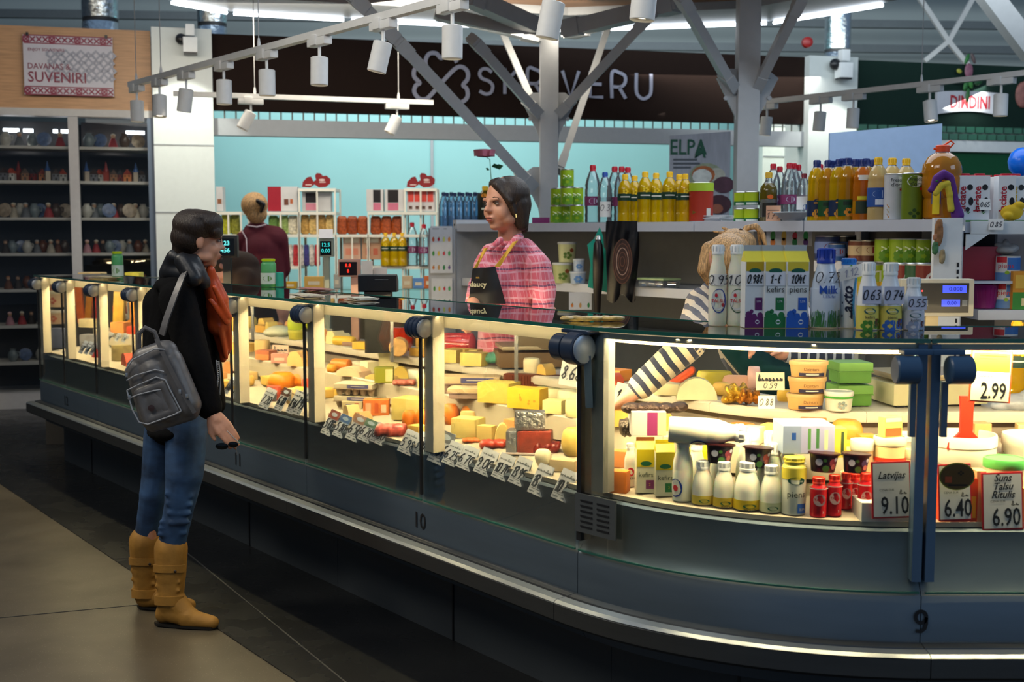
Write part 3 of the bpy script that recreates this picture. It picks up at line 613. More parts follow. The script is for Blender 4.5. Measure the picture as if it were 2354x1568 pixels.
def cheese(shape, w, d, h, col, name='cheese_block', holes=0, wr=False, col2=None):
    m = C(col, .42, var=.05, scale=30, bump=.15); b = MB()
    if shape == 'block': b.box((0,0,h/2), (w,d,h), bev=.006)
    elif shape == 'wedge': b.prism([(-w/2,-d/2),(w/2,-d*.35),(-w*.1,d/2),(-w/2,d*.4)], 0, h)
    elif shape == 'slant': b.prism([(-w/2,0),(w/2,0),(w*.42,h*.55),(w*.1,h),(-w*.30,h*.95),(-w*.48,h*.5)], -d/2, d/2, axis='y')
    elif shape == 'wheel': b.lathe([(w*.44,0),(w*.49,h*.15),(w*.5,h*.5),(w*.49,h*.85),(w*.44,h),(0,h)], 28, sy=d/w)
    elif shape == 'half': b.loft([[V((x*w/2, y, 0)) for x, y in ((-1,-d/2),(1,-d/2),(1,d/2),(-1,d/2))]]+[[V((sx*w/2*math.cos(PI/2*q), y, h*math.sin(PI/2*q)*1.0)) for sx, y in ((-1,-d/2),(1,-d/2),(1,d/2),(-1,d/2))] for q in (.2,.4,.6,.75,.88,.97)])
    elif shape == 'edam': b.lathe([(w*.30,0),(w*.43,h*.12),(w*.5,h*.4),(w*.5,h*.62),(w*.43,h*.88),(w*.30,h),(0,h)], 24, sy=d/w)
    elif shape == 'roll': b.at((0,0,w*0+h/2), ry=PI/2).lathe([(0,-w/2),(h*.3,-w/2),(h*.47,-w*.44),(h*.5,-w*.3),(h*.5,w*.3),(h*.47,w*.44),(h*.3,w/2),(0,w/2)], 18, mi=0); b.at()
    o = b.build(name, [m, C(col2 or col, .4)], smooth=shape not in ('wedge',))
    if holes:
        r_ = random.Random(int(w*1e5)); b = MB()
        for i in range(holes): b.at((r_.uniform(-.35,.35)*w, -d/2-.0008, r_.uniform(.2,.8)*h), rx=PI/2).lathe([(0,-.0006),(r_.uniform(.003,.006),0),(0,.0004)], 8)
        b.at(); b.build('hole', C('b8862c', .6), o)
    return o
def lump(name, prims, col, rough=.35, voxel=.006, smooth=2, **k): return organic(name, prims, C(col, rough, **k), voxel=voxel, smooth=smooth)
# ---------------------------------------------------------------- steel shelving behind the counter
GP = V((1.0, 6.5, 0)); GD = V((.61,-.79,0)).normalized(); GN = V((-GD.y, GD.x, 0)); GY = math.atan2(GD.y, GD.x)
def gl_(px, n=0): return on_line(px, GP+GN*n, GD)
def gt(px): return (gl_(px)-GP).dot(GD)
ZS = 1.60; M_sh = mat('shelf_enamel', (.62,.65,.72), .3, var=.02, coat=.3); M_back = mat('shelf_back', (.10,.105,.115), .5, var=.04); M_up = mat('upright_enamel', (.55,.57,.60), .4)
def gbar(mb, t0_, t1_, n0, n1, z0, z1, mi=0):
    P_ = [GP+GD*t0_+GN*n0, GP+GD*t1_+GN*n0, GP+GD*t1_+GN*n1, GP+GD*t0_+GN*n1]; return mb.prism([tuple(p[:2]) for p in P_], z0, z1, mi)
def shelf_unit(label, ta, tb, zs, ends):
    p = GP+GD*((ta+tb)/2)+GN*.3; t = thing('shelving_unit', label, 'shelving', (p.x, p.y, 0), 0, 'steel shelving behind the counter'); 
    for z, dep in zs:
        b = MB(); gbar(b, ta+.004, tb-.004, .48-dep, .48, z-.03, z)
        gbar(b, ta+.004, tb-.004, .47-dep, .50-dep, z-.048, z+.004); wpart(b, 'shelf', M_sh, t, False)
    b = MB(); gbar(b, ta, tb, .48, .50, .1, ZS-.02); wpart(b, 'back_panel', M_back, t, False)
    for e in ends:
        b = MB(); gbar(b, e-.02, e+.02, .42, .50, .1, ZS+.02); wpart(b, 'upright', M_up, t, False)
    b = MB(); gbar(b, ta, tb, .02, .48, .1, .22); wpart(b, 'base', M_back, t, False); return t
tL, tM, tM2, tR = gt(1052), gt(1598), gt(1850), gt(2150)
shelf_unit('left shelving unit behind the saleswoman in pink, cans and oil bottles on top', tL, tM, ((ZS,.48),(1.235,.44)), (tL+.02,))
shelf_unit('middle shelving unit behind the blonde saleswoman, mostly empty lower shelf', tM, tM2, ((ZS,.48),(1.235,.44)), (tM+.02,))
r_u = shelf_unit('right shelving unit with pea tins on its middle shelf', tM2, tR, ((ZS,.48),(1.405,.40),(1.23,.40)), (tM2,))
# end panel with vegetable poster on the left
e = thing('shelf_end_panel', 'pale grey end panel with punched upright at the left end of the shelving', 'panel', (gl_(1040).x, gl_(1040).y, 0))
b = MB(); gbar(b, tL-.035, tL-.006, .0, .5, .1, 1.63); gbar(b, tL-.04, tL, -.01, .03, .1, 1.63); wpart(b, 'panel', M_up, e, False)
b = MB()
for i in range(30): gbar(b, tL-.028, tL-.016, -.0115, -.01, 1.59-i*.028, 1.605-i*.028)
wpart(b, 'slot_row', M_black, e, False)
# veg posters (pale card hanging on a rack left of the shelving)
VEG = ['c8763a','b98d58','2e7d4a','6a4a8c','3f8a3f','d9b64a','c23b4a','3f9a55','b5563a','a8283a','c9d070','d98a4a']
def vegposter(x0, y0, x1, y1, Y, label, rows=3, ids=True, colsn=4):
    a, c = at_y(x0, y1, Y), at_y(x1, y0, Y); w, h = c.x-a.x, c.z-a.z; t = thing('vegetable_poster', label, 'poster', ((a.x+c.x)/2, Y, a.z))
    b = MB(); b.box((0,0,h/2), (w,.006,h)); b.build('card', C('c6c9cf', .5), t, smooth=False)
    for r in range(rows):
        for q in range(colsn):
            k = (r*4+q) % 12; b = MB(); z = h*(.88-.30*r if rows == 3 else .75-.42*r); x = w*(-.36+.72*q/(colsn-1)); s = w*.085
            b.at((x, -.004, z)); blob(b, (0,0), s*1.3, s*(2.6 if k % 3 else 2.0), 0); blob(b, (s*.2, s*1.0), s*.5, s*.9, 1, 8, .0009); b.at(); b.build('vegetable_print', [C(VEG[k]), C('3c7a3a')], t)
    if rows == 3: b = MB(); rect(b, -w*.4, h*.05, -w*.1, h*.065, 0, .004); rect(b, w*.1, h*.05, w*.25, h*.065, 0, .004); b.build('caption', C('6a6f78'), t)
    return t
Yp = gl_(1010).y-.25
vegposter(989, 628, 1040, 520, Yp, 'pale poster of twelve vegetables hanging left of the shelving, upper one')
vegposter(992, 712, 1040, 640, Yp, 'pale vegetable poster just below the taller one, behind the counter glass', rows=2)
b = MB(); a = at_y(985, 640, Yp+.01); c = at_y(1046, 500, Yp+.01); b.box(((a.x+c.x)/2, Yp+.05, .8), (c.x-a.x, .05, 1.55)); o = b.build('display_stand', C('a9adb4', .45), smooth=False); tag(o, 'pale display stand carrying the two vegetable posters', 'stand')
# generic placing on the shelf: by photo column, depth n, and photo height of the thing
def sh(m, px, ytop, h0, n=.12, z=ZS, label=None, group=None, rz=0, ybot=None, kxy=None):
    p = gl_(px, n); p.z = z; k = mpp(p); yb = 784-F*((p.z-EYE)*cp_+p.y*sp_)/(p.y*cp_-(p.z-EYE)*sp_)
    s = (yb-ytop)*k/h0; p.z += .0008; return m(p, rz, label, group, s if not kxy else (kxy*s, kxy*s, s))
def art_oil(b, h, r): rect(b, -r*2.6, h*.46, r*2.6, h*.60, 2); leafy(b, (0,h*.645), r*.55, 3); rect(b, -r*.7, h*.525, r*.6, h*.545, 4, .0014)
oil = Multi(bottle('oil_bottle', 'bottle', 'oil', .28, .0425, M_clear, M_ycap, [M_clear, C('d8a51d'), C('15392a'), C('e8c52a'), C('e8e6d8')], (.46,.60), .84, M_oil, art_oil))
b = MB()
xs = [(1436,402),(1458,405),(1482,396),(1507,399),(1538,396),(1560,402),(1574,401)]
for i, (x, y) in enumerate(xs): sh(oil, x, y, .28, .06+.05*(i % 2), label='yellow oil bottle with dark green label, %s in the row' % nth(i), group='oil bottles with green labels')
M_wl = C('7d3a63', .4)
def art_w(b, h, r): rect(b, -r*2.2, h*.30, r*2.2, h*.46, 1); blob(b, (0,h*.38), r*1.1, h*.10, 2)
wat = Multi(bottle('water_bottle', 'bottle', 'water', .33, .045, M_clear, M_redcap, [M_clear, M_wl, C('c9d2e8')], (.30,.46), art=art_w))
for x, y, l in ((1362,381,'clear water bottle with a red cap and purple label, leftmost at the top shelf'),(1412,384,'clear red-capped water bottle half behind the blue-capped one'),(1428,384,'clear red-capped water bottle touching the first yellow oil bottle'),(1442,386,'clear red-capped bottle peeking over the yellow oil bottles')):
    sh(wat, x, y, .33, .12 if x != 1362 else .06, label=l, group='clear water bottles with red caps')
def art_n(b, h, r): rect(b, -r*.8, h*.12, r*.8, h*.42, 1); scrib(b, '0.3', r*.8, (0,0,h*.3), 2)
watb = bottle('water_bottle', 'bottle', 'water', .31, .045, M_clear, C('1f4a9a', .35), [M_clear, M_wcard, M_ink], (.30,.5), art=art_n)
sh(Multi(watb), 1390, 397, .31, .05, label='clear water bottle with a blue cap and a handwritten note on its front')
blu = Multi(bottle('water_bottle', 'bottle', 'water', .31, .042, M_blue_pet, C('17305c', .35), [M_blue_pet, C('4a86c8')], (.10,.38), seg=14))
Gb = Yp+.35
for i in range(10):
    x = 1020+ (i % 5)*18+(i//5)*8; p = at_y(x, 505, Gb+.05+.13*(i//5)); k = mpp(p); pz = at_y(x, 508-(i//5)*8, p.y).z
    p.z = 1.56; blu(p, 0, 'blue water bottle left of the pink-shirted woman, %s, %s row' % (nth(i % 5), 'front' if i < 5 else 'back'), 'blue water bottles left of the shelving', .86)
b = MB(); a = at_y(1010, 505, Gb+.02); c = at_y(1110, 505, Gb+.02); b.box(((a.x+c.x)/2, Gb+.16, .78), (c.x-a.x+.06, .32, 1.55)); o = b.build('bottle_rack', C('9aa0a8', .4), smooth=False); tag(o, 'grey rack under the blue water bottles', 'rack')
def art_j(b, h, r): blob(b, (-r*.1,h*.75), r*.9, h*.10, 1); rect(b, -r*.5, h*.38, r*.5, h*.43, 2)
jr = bottle('olive_oil_bottle', 'bottle', 'oil', .30, .05, M_olive, M_ycap, [C('20241a'), C('e08a1c'), C('d8d8c0')], (.05,.8), art=art_j)
p = at_y(1109, 512, Gb-.02); p.z = 1.56; place(jr, (p.x+.02, p.y-.03, 1.601), 0, (1.05,1.05,.88)); tag(jr, 'dark green bottle with an orange mark just left of the pink-shirted woman')
b = MB(); b.box((0,0,0), (.20,.3,.04)); o = b.build('side_shelf', M_sh, smooth=False); place(o, (p.x+.04, p.y+.04, 1.58)); tag(o, 'small white side shelf under the dark bottle', 'shelf')
def art_p(b, h, r): leafy(b, (0,h*.3), r*1.2, 1, 7); b.text('>>', r*1.1, (0,-.001,h*.55), 0, bold=.02); rect(b, -r*2.4, 0.01, r*2.4, h*.10, 2)
pea = Multi(can('pea_tin', .11, .042, '8fae1e', art_p, ('e4efc0','5e8f1c','1d6a30')))
for i, (x, yt_, lv) in enumerate(((1280,474,0),(1303,474,0),(1326,474,0),(1281,436,1),(1304,436,1),(1325,436,1),(1303,393,2))):
    p = gl_(x, .10+.05*(i % 2)); pea(V((p.x, p.y, ZS+.0008+.1105*lv*1.0)), 0, 'green pea tin left of the water bottles, %s' % ('%s in the bottom row' % nth(i), '%s in the middle row' % nth(i-3), 'alone at the very top of the stack')[lv], 'stacked green pea tins', (1,1,1))
# purple box, vase with rose
p = gl_(1243, .15); b = MB(); b.box((0,0,.02), (.11,.07,.04), bev=.003); o = b.build('purple_box', C('7a2a62', .4)); place(o, (p.x,p.y,ZS+.001)); tag(o, 'flat purple box on the top shelf beside the grey column', 'box')
p = gl_(1135, .05); fl = thing('rose', 'single pink rose with dark leaves standing above the saleswoman\'s head', 'flower', (p.x, p.y, ZS)); k = mpp(V((p.x,p.y,ZS))); zz_ = lambda y: (533-y)*k-.05+.05
b = MB(); b.lathe([(.02,0),(.022,.01),(.018,.08),(.012,.12),(.014,.13)], 14); b.build('vase', M_clear, fl)
st = [(0,0,.05),(-.01,0,.2),(-.025,0,zz_(385)),((1114-1135)*k,0,zz_(378))]; b = MB(); b.tube(st, .003, 6)
b.build('stem', C('3f6a3a'), fl)
for x, y, x2, y2 in ((1125,410,1117,405),(1130,402,1145,398),(1138,405,1157,400)):
    b = MB(); a = V(((x-1135)*k,0,zz_(y))); c = V(((x2-1135)*k,-.02,zz_(y2))); d = (c-a); u = V((-d.z,0,d.x))*.35; b.loft([[a,a+V((0,.001,0)),a+V((.001,0,0))],[a+d*.5+u,a+d*.5+V((0,.004,0)),a+d*.5-u],[c,c+V((0,.001,0)),c+V((.001,0,0))]]); b.build('leaf', C('1f4a30', .4), fl)
hd = V(((1114-1135)*k, 0, zz_(372)))
for i in range(14):
    a = i*2.4; rr = .010+.0042*i; hgt = .042-.001*i
    b = MB(); b.at(hd+V((math.cos(a)*rr*.5, math.sin(a)*rr*.5, 0)), rz=a); b.grid(lambda u, v: (rr*.5*math.cos((v-.5)*2.2)+.006*u*u, rr*1.1*math.sin((v-.5)*2.2), -hgt*.6+u*(hgt+.012)), 4, 5, th=.0012)
    b.at(); b.build('petal', C('b8687c' if i > 6 else 'a04a64', .5), fl)
# ELPA banner behind the shelf
a = at_y(1540, 312, 8.9); c = at_y(1680, 302, 8.9); zt1, zt2 = at_y(1540, 312, 8.9).z, at_y(1680, 302, 8.9).z; t = thing('banner', 'pale wood-look banner lettered ELPA with cabbages and sausages, behind the top shelf', 'banner', (a.x, 8.9, 1.3))
w_ = c.x-a.x; b = MB(); b.add([(0,0,0),(w_,0,0),(w_,0,zt2-1.3),(0,0,zt1-1.3),(0,.02,0),(w_,.02,0),(w_,.02,zt2-1.3),(0,.02,zt1-1.3)], [(0,1,2,3),(5,4,7,6),(3,2,6,7),(1,5,6,2),(4,0,3,7)]); b.build('sheet', mat('banner_boards', (.42,.44,.50), .5, var=.12, scale=4, stretch=(9,1,1)), t, smooth=False)
zb_ = lambda y: at_y(1600, y, 8.9).z-1.3
b = MB(); b.text('ELPA', .155, (w_*.30,-.004,zb_(340)), 0, sx=.8, bold=.01); b.text('A', .17, (w_*.50,-.006,zb_(346)), 0, sx=.7, bold=.01)
for i in range(4): b.bar((w_*.42,-.006,zb_(362)), (w_*(.45+.03*i),-.006,zb_(352)), .006, .006)
b.build('lettering', C('1d5a44'), t); b = MB()
for i in range(3): b.bar((w_*.06,-.004,zb_(367+9*i)), (w_*(.45-.1*(i == 2)+.05*(i == 1)),-.004,zb_(367+9*i)), .002, .014)
b.build('small_print', C('5a6068'), t)
for q, (x, y, s, col) in enumerate(((1625,405,.19,'9aa58a'),(1648,402,.10,'c8c8b8'),(1618,402,.13,'b5683a'),(1615,406,.11,'dfe3dc'),(1665,425,.12,'5a3a48'),(1655,470,.14,'4a2c36'),(1650,480,.07,'a0604a'))):
    b = MB(); b.at(((x-1540)/140*w_, -.004-.001*q, zb_(y))); blob(b, (0,0), s*1.3, s, 0); 
    b.at(); b.build('food_print', C(col, .5, var=.2), t)
# green and red tin, paper stack, tuna pack etc on the top shelf
def art_rt(b, h, r): rect(b, -r*2.6, h*.78, r*2.6, h*.99, 0); rect(b, r*.3, h*.06, r*.7, h*.35, 1); leafy(b, (-r*.8,h*.25), r*.2, 2, 3)
rt = can('round_tin', .18, .055, 'a03424', art_rt, ('9ab52c','c8c8c0','3f7a2a')); sh(Multi(rt), 1611, 421, .18, .10, label='tall red round tin with a lime green band on the top shelf')
p = gl_(1650, .14); t = thing('paper_stack', 'loose pile of white papers and plastic on the top shelf left of the column', 'papers', (p.x,p.y,ZS+.001), GY)
for i in range(6): b = MB(); b.at((rnd.uniform(-.01,.01), rnd.uniform(-.01,.01), .004+.006*i), rz=rnd.uniform(-.15,.15)).box((0,0,0), (.22,.15,.005)); b.at(); b.build('sheet', C('b9bcc2', .5), t, smooth=False)
def art_tu(b, h, r): rect(b, -r*2.6, h*.0, r*2.6, h*.28, 0); rect(b, -r*1.0, h*.03, r*.8, h*.2, 1)
tu = Multi(can('tuna_tin', .085, .042, 'a8c028', art_tu, ('186a40','d8e0d8')))
for i, (x, lv) in enumerate(((1703,0),(1727,0),(1703,1),(1727,1))):
    p = gl_(x, .08); tu(V((p.x,p.y,ZS+.001+.086*lv)), 0, 'lime green tin with dark foot before the right column, %s %s' % (('left','right')[i % 2], ('lower','upper')[lv]), 'four lime tins by the right column', (.9,.9,.82))
def art_ol(b, h, r): rect(b, -r*.9, h*.1, r*.9, h*.38, 1); blob(b, (0,h*.5), r*.7, h*.09, 2)
ol = bottle('olive_oil_bottle', 'bottle', 'olive', .28, .05, M_clear, C('c9a02a'), [M_clear, C('1c1c16'), C('d8642a')], (.1,.45), .78, M_olive, art_ol); sh(Multi(ol), 1765, 397, .28, .12, label='dark olive oil bottle with an orange sticker, right of the right column')
p = gl_(1777, .02); t = thing('price_card', 'small pale orange price card leaning on the olive oil bottle', 'price card', (p.x,p.y,ZS+.001), GY+R(20)); b = MB(); b.box((0,0,.04), (.075,.003,.08)); b.build('card', C('d9a88a'), t, smooth=False); b = MB(); b.at((0,-.002,0)); scrib(b, '1.79', .03, (0,0,.03), 0); rect(b, -.03,.055,.03,.058,0); b.at(); b.build('writing', M_ink, t)
for i, (x, y) in enumerate(((1775,378),(1790,384),(1812,376),(1822,377),(1832,380),(1882,379))):
    sh(wat, x, y, .33, (.22,.26,.18,.24,.28,.3)[i], label='clear red-capped bottle right of the right column, %s' % nth(i), group='clear bottles right of the column')
def art_w2(b, h, r): rect(b, -r*1.5, h*.25, r*1.5, h*.52, 1); blob(b, (0,h*.3), r*.7, h*.12, 2); blob(b, (r*.3,h*.26), r*.5, h*.05, 3)
w2 = bottle('water_bottle', 'bottle', 'water', .26, .038, M_clear, C('7a1c30', .35), [M_clear, C('d9dce0'), C('2f5a9a'), C('c03040')], (.2,.55), art=art_w2); sh(Multi(w2), 1846, 400, .26, .12, label='small clear bottle with white, blue and red label behind the bowl')
t = thing('bowl', 'shallow white plastic bowl on the top shelf left of the oil row', 'bowl'); b = MB(); b.lathe([(.03,0),(.035,.002),(.07,.032),(.078,.036),(.076,.038),(.066,.034),(.03,.006),(0,.005)], 24); b.build('dish', C('c3c8ce', .35), t); sh(Multi(t), 1820, 488, .038, .04, label=None)
def art_o2(b, h, r): rect(b, -r*2.6, h*.08, r*2.6, h*.34, 2); leafy(b, (0,h*.12), r*.9, 3, 6); blob(b, (0,h*.3), r*1.3, h*.14, 4); rect(b, -r*.5, h*.29, r*.5, h*.31, 3, .002)
o2m = [M_clear, C('123d22'), C('13294a'), C('e0982a'), C('25305a')]
oil2 = Multi(bottle('oil_bottle', 'bottle', 'oil', .29, .0425, M_clear, C('1e3070', .4), o2m, (.10,.33), .84, M_oil, art_o2))
def art_o3(b, h, r): rect(b, -r*2.6, h*.08, r*2.6, h*.34, 2); leafy(b, (0,h*.14), r*.8, 3, 6); rect(b, -r*.7, h*.25, r*.7, h*.31, 4)
oil3 = Multi(bottle('oil_bottle', 'bottle', 'oil', .29, .0425, M_clear, C('1e3070', .4), [M_clear, C('123d22'), C('144a26'), C('d98a2a'), C('0d2a18')], (.10,.33), .84, M_oil2, art_o3))
row = [(1875,370,.05,0),(1900,370,.05,1),(1908,371,.16,0),(1925,368,.05,0),(1934,366,.16,1),(1946,365,.05,1),(1963,368,.14,0),(1972,368,.22,1),(2004,369,.24,0),(1987,366,.16,1)]
for i, (x, y, n, m) in enumerate(row): sh((oil2, oil3)[m], x, y, .29, n, label='blue-capped yellow oil bottle on the top shelf, %s' % nth(i), group='blue-capped oil bottles')
def art_o4(b, h, r): rect(b, -r*1.0, h*.12, r*1.0, h*.32, 1); rect(b, -r*.8, h*.34, r*.6, h*.40, 2); rect(b, -r*.7, h*.66, r*.3, h*.74, 3)
o4 = bottle('oil_bottle', 'bottle', 'oil', .28, .043, M_clear, C('1e3070', .4), [M_oil2, C('2a3a2a'), C('d8c82a'), M_wcard], (.12,.32), .86, oilmat('amber_oil', (.75,.22,.01)), art_o4); sh(Multi(o4), 1980, 368, .28, .05, label='amber oil bottle with a white price sticker and dark label')
def art_o5(b, h, r): rect(b, -r*2.4, h*.22, r*2.4, h*.52, 1); blob(b, (0,h*.42), r*1.6, h*.12, 2); rect(b, -r*.5, h*.25, r*.5, h*.34, 3)
o5 = Multi(bottle('oil_bottle', 'bottle', 'oil', .29, .046, M_clear, M_ycap, [M_oil3, C('28509a'), C('a8c0e8'), C('d8e0f0')], (.22,.52), .84, M_oil3, art_o5)); sh(o5, 2015, 364, .29, .04, label='pale yellow-capped oil bottle with a wide blue label')
sh(o5, 2047, 365, .29, .25, label='yellow-capped oil bottle behind the white corn oil canister', group=None); sh(o5, 2079, 366, .29, .25, label='yellow-capped oil bottle behind the olive green canister', group=None)
def art_f(b, h, r): blob(b, (0,h*.82), r*1.7, h*.24, 0); b.text('Frescia', r*.46, (0,-.0016,h*.86), 1); b.text("d'oro", r*.55, (0,-.0016,h*.76), 1); blob(b, (r*.4,h*.66), r*.35, h*.06, 2); [b.ribbon([(-r*.9,0,h*(.10+.1*q)),(r*.9,0,h*(.35+.13*q))], h*.10, (0,-1,0), .0007+.0001*q, 3+q % 2) for q in range(3)]
fr = can('oil_canister', .215, .046, 'c9ccd2', art_f, ('eef0f2','20242c','c03030','e0902a','d8b03a')); sh(Multi(fr), 2053, 401, .215, .05, label='white metal oil canister with corn cobs printed on it')
def art_g(b, h, r): blob(b, (0,h*.82), r*1.7, h*.24, 0); b.text('Frescia', r*.46, (0,-.0016,h*.86), 1); b.text("d'oro", r*.55, (0,-.0016,h*.76), 1); blob(b, (r*.5,h*.66), r*.35, h*.06, 2); leafy(b, (-r*.1,h*.15), r*.7, 3, 4)
fg = can('oil_canister', .215, .048, '667a1e', art_g, ('d8dcc8','20241c','c03030','2f4a14')); sh(Multi(fg), 2095, 399, .215, .04, label='olive green metal oil canister left of the big jug')
# big jug with orange handle
t = thing('oil_jug', 'huge round plastic jug of golden oil with an orange carrying handle', 'jug'); b = MB(); b.lathe([(.075,0,1),(.088,.015,1),(.088,.10,1),(.084,.11,1),(.094,.13,1),(.098,.17,1),(.098,.21,1),(.095,.225,1),(.098,.24,1),(.092,.28,1),(.072,.315,1),(.045,.335,0),(.03,.345,0),(.028,.36,0)], 28); b.build('body', [M_clear, oilmat('jug_oil', (.70,.28,.015))], t)
b = MB(); b.lathe([(.034,.338),(.034,.372),(.03,.376),(0,.376)], 20); b.build('cap', C('d9481c'), t); b = MB(); b.tube([(-.045,0,.36),(-.03,0,.353),(0,0,.352),(.03,0,.356),(.055,0,.385),(.04,0,.398),(.02,0,.385),(.005,0,.375)], .005, 8); b.build('handle', C('e0501c'), t)
b = MB(); rect(b, -.08,.08,-.035,.2,0); rect(b, -.075,.03,-.04,.14,1,.001); wrap(b, 0, .0995); b.build('label', [C('1f3f8a'), C('e8cf2a')], t)
sh(Multi(t), 2161, 326, .398, .10, label=None)
# purple plush on the jug
pj = gl_(2165, -.03); k = mpp(V((pj.x,pj.y,1.7))); zj = lambda y: (507-y)*k; xj = lambda x: (x-2165)*k
pl = thing('plush_dinosaur', 'purple plush dinosaur with yellow belly sitting in front of the big oil jug', 'soft toy', (pj.x, pj.y, ZS+.001))
cur = [(2142,432),(2150,412),(2165,402),(2180,410),(2186,432),(2190,458),(2196,480),(2200,496)]
organic('body', [('c', (xj(a[0]),0,zj(a[1])), r1, (xj(c[0]),0,zj(c[1])), r2) for a, c, r1, r2 in zip(cur, cur[1:], (.014,.019,.02,.018,.018,.02,.024), (.019,.02,.018,.018,.02,.024,.028))]+[('e', (xj(2140),0,zj(438)), (.02,.014,.014))], C('5a2a7a', .8, bump=.4), pl, .004, 2)
organic('belly', [('c', (xj(a[0]),-.012,zj(a[1])), .013, (xj(c[0]),-.014,zj(c[1])), .015) for a, c in (((2146,446),(2158,428)),((2158,428),(2172,424)),((2172,424),(2178,450)),((2178,450),(2182,482)))], C('c8b43a', .8, bump=.3), pl, .004, 2)
for dx in (0,): b = MB(); b.ell((xj(2147),-.014,zj(418)), (.006,.006,.006)); b.build('eye', C('2a6a3a'), pl)
# right hand shelf with milk cartons
RX = at_y(2190, 530, 5.45).x; RY = 5.4; ru = thing('shelving_unit', 'white shelving unit at the right edge with milk cartons on top', 'shelving', (RX+.7, RY+.2, 0), 0, None); R0 = -V(ru.location)
def rbox(name, x0, x1, y0, y1, z0, z1, m): b = MB(); b.box(((x0+x1)/2,(y0+y1)/2,(z0+z1)/2), (x1-x0,y1-y0,z1-z0), bev=.003); return wpart(b, name, m, ru)
Z3 = at_y(2250, 512, RY).z; Z4 = at_y(2300, 712, RY).z
rbox('shelf', RX+.03, RX+1.3, RY-.02, RY+.4, Z3-.045, Z3, M_sh); rbox('price_rail', RX+.05, RX+1.3, RY-.035, RY-.021, Z3-.05, Z3+.008, M_white); rbox('shelf', RX+.1, RX+1.3, RY-.02, RY+.4, Z4-.045, Z4, M_sh)
rbox('back_panel', RX+.02, RX+1.3, RY+.41, RY+.43, .1, Z3-.05, mat('pale_back', (.42,.42,.45), .5)); rbox('upright', RX-.02, RX+.02, RY-.03, RY+.4, .1, Z3+.06, M_up)
b = MB(); [b.box((RX+dx, RY-.0315, Z3+.03-.03*i), (.007,.002,.018)) for i in range(14) for dx in (-.010,.010)]; wpart(b, 'slot_row', M_black, ru, False)
b = MB(); b.prism([(0,0),(.10,0),(.0,-.07)], -.003, .003, axis='y'); b.at(); o = b.build('bracket', M_white, ru, smooth=False); o.location = (RX+.03-ru.location.x, RY-.03-ru.location.y, Z3-.05)
def art_lac(b, w, h, hb): b.text('łaciate', w*.62, (-w*.22,0,h*.45), 0, sx=.9, bold=.012, rx=PI/2) ; 
def carton_lac(txt, tc, spots):
    def art(b, w, h, hb):
        i0 = len(b.v); b.text(txt, h*.215, (0,0,0), 0, bold=.02)
        for i in range(i0, len(b.v)): v = b.v[i]; b.v[i] = V((-v.z-w*.22, v.y, v.x+h*.50))
        for x, z, a, c in ((.2,.75,.35,.25),(.28,.45,.3,.35),(.1,.28,.25,.2)): blob(b, (x*w,z*h), a*w, c*h*.5, 1)
        leafy(b, (w*.15,h*.22), w*.16, 2, 4); rect(b, -w*.45, .002, w*.45, h*.05, 2)
    t = carton('milk_carton', .072, .072, .2, 'e2e4e6', 'e2e4e6', art, (tc,'17181c','4a8a3a'), gable=False)
    b = MB(); b.box((0,-.005,.204), (.04,.025,.012), bev=.003); b.build('cap', M_redcap, t); return Multi(t)
lac = carton_lac('łaciate', 'b01c30', 1); lac2 = carton_lac('łaciate', 'd8a82a', 1)
for i, (x, y0, m, dy) in enumerate(((2212,512,lac,.0),(2247,512,lac,.0),(2292,512,lac,.12),(2307,512,lac,.0),(2328,512,lac2,.02),(2362,512,lac2,.02),(2264,512,lac,.16),(2224,512,lac,.14))):
    q = at_y(x, 512, RY+.05+dy); m(V((q.x,q.y,Z3+.001)), rnd.uniform(-.1,.1), 'white cow-patched milk carton, %s' % ('first from the left, front row','second from the left, front row','third in the back row','with price tag below, middle of the shelf','with yellow lettering above the yellow plush','with yellow lettering cut by the picture edge','second in the back row','first in the back row')[i], 'milk cartons on the right shelf', 1.03)
def tagcard(x, y, Yp_, txt, w, h, label, tilt=0, mats='e6e6e2', dark=None, name='price_tag'):
    q = at_y(x, y, Yp_); t = thing(name, label, 'price tag', (q.x, q.y, q.z)); t.rotation_euler = (R(-15),0,tilt)
    b = MB(); b.box((0,0,0), (w,.002,h)); b.build('card', C(mats, .5), t, smooth=False); b = MB(); b.at((0,-.0012,0)); scrib(b, txt, h*.45, (0,0,-h*.02), 0, w=.13, sx=min(1, w/(h*.45*.8*len(txt)))); b.at(); b.build('writing', M_ink, t); return t
tagcard(2205, 518, RY-.05, '1.2', .05, .05, 'white price tag clipped at the left end of the milk shelf', R(-25)); tagcard(2290, 516, RY-.05, '0.85', .06, .05, 'white price tag under the middle of the milk shelf', R(-25)); tagcard(2264, 470, RY-.0, '0.65', .05, .05, 'small white price note stuck on the second milk carton')
q = at_y(2325, 510, RY-.0); lump_ = organic('plush_duck', [('e', (0,0,.035), (.05,.025,.035)), ('e', (.03,0,.065), (.028,.02,.02)), ('e', (-.025,-.02,.02), (.022,.02,.018))], C('d8b01c', .7), None, .004, 3); place(lump_, (q.x, q.y-.0, Z3+.009)); tag(lump_, 'yellow plush animal lying before the milk cartons', 'soft toy')
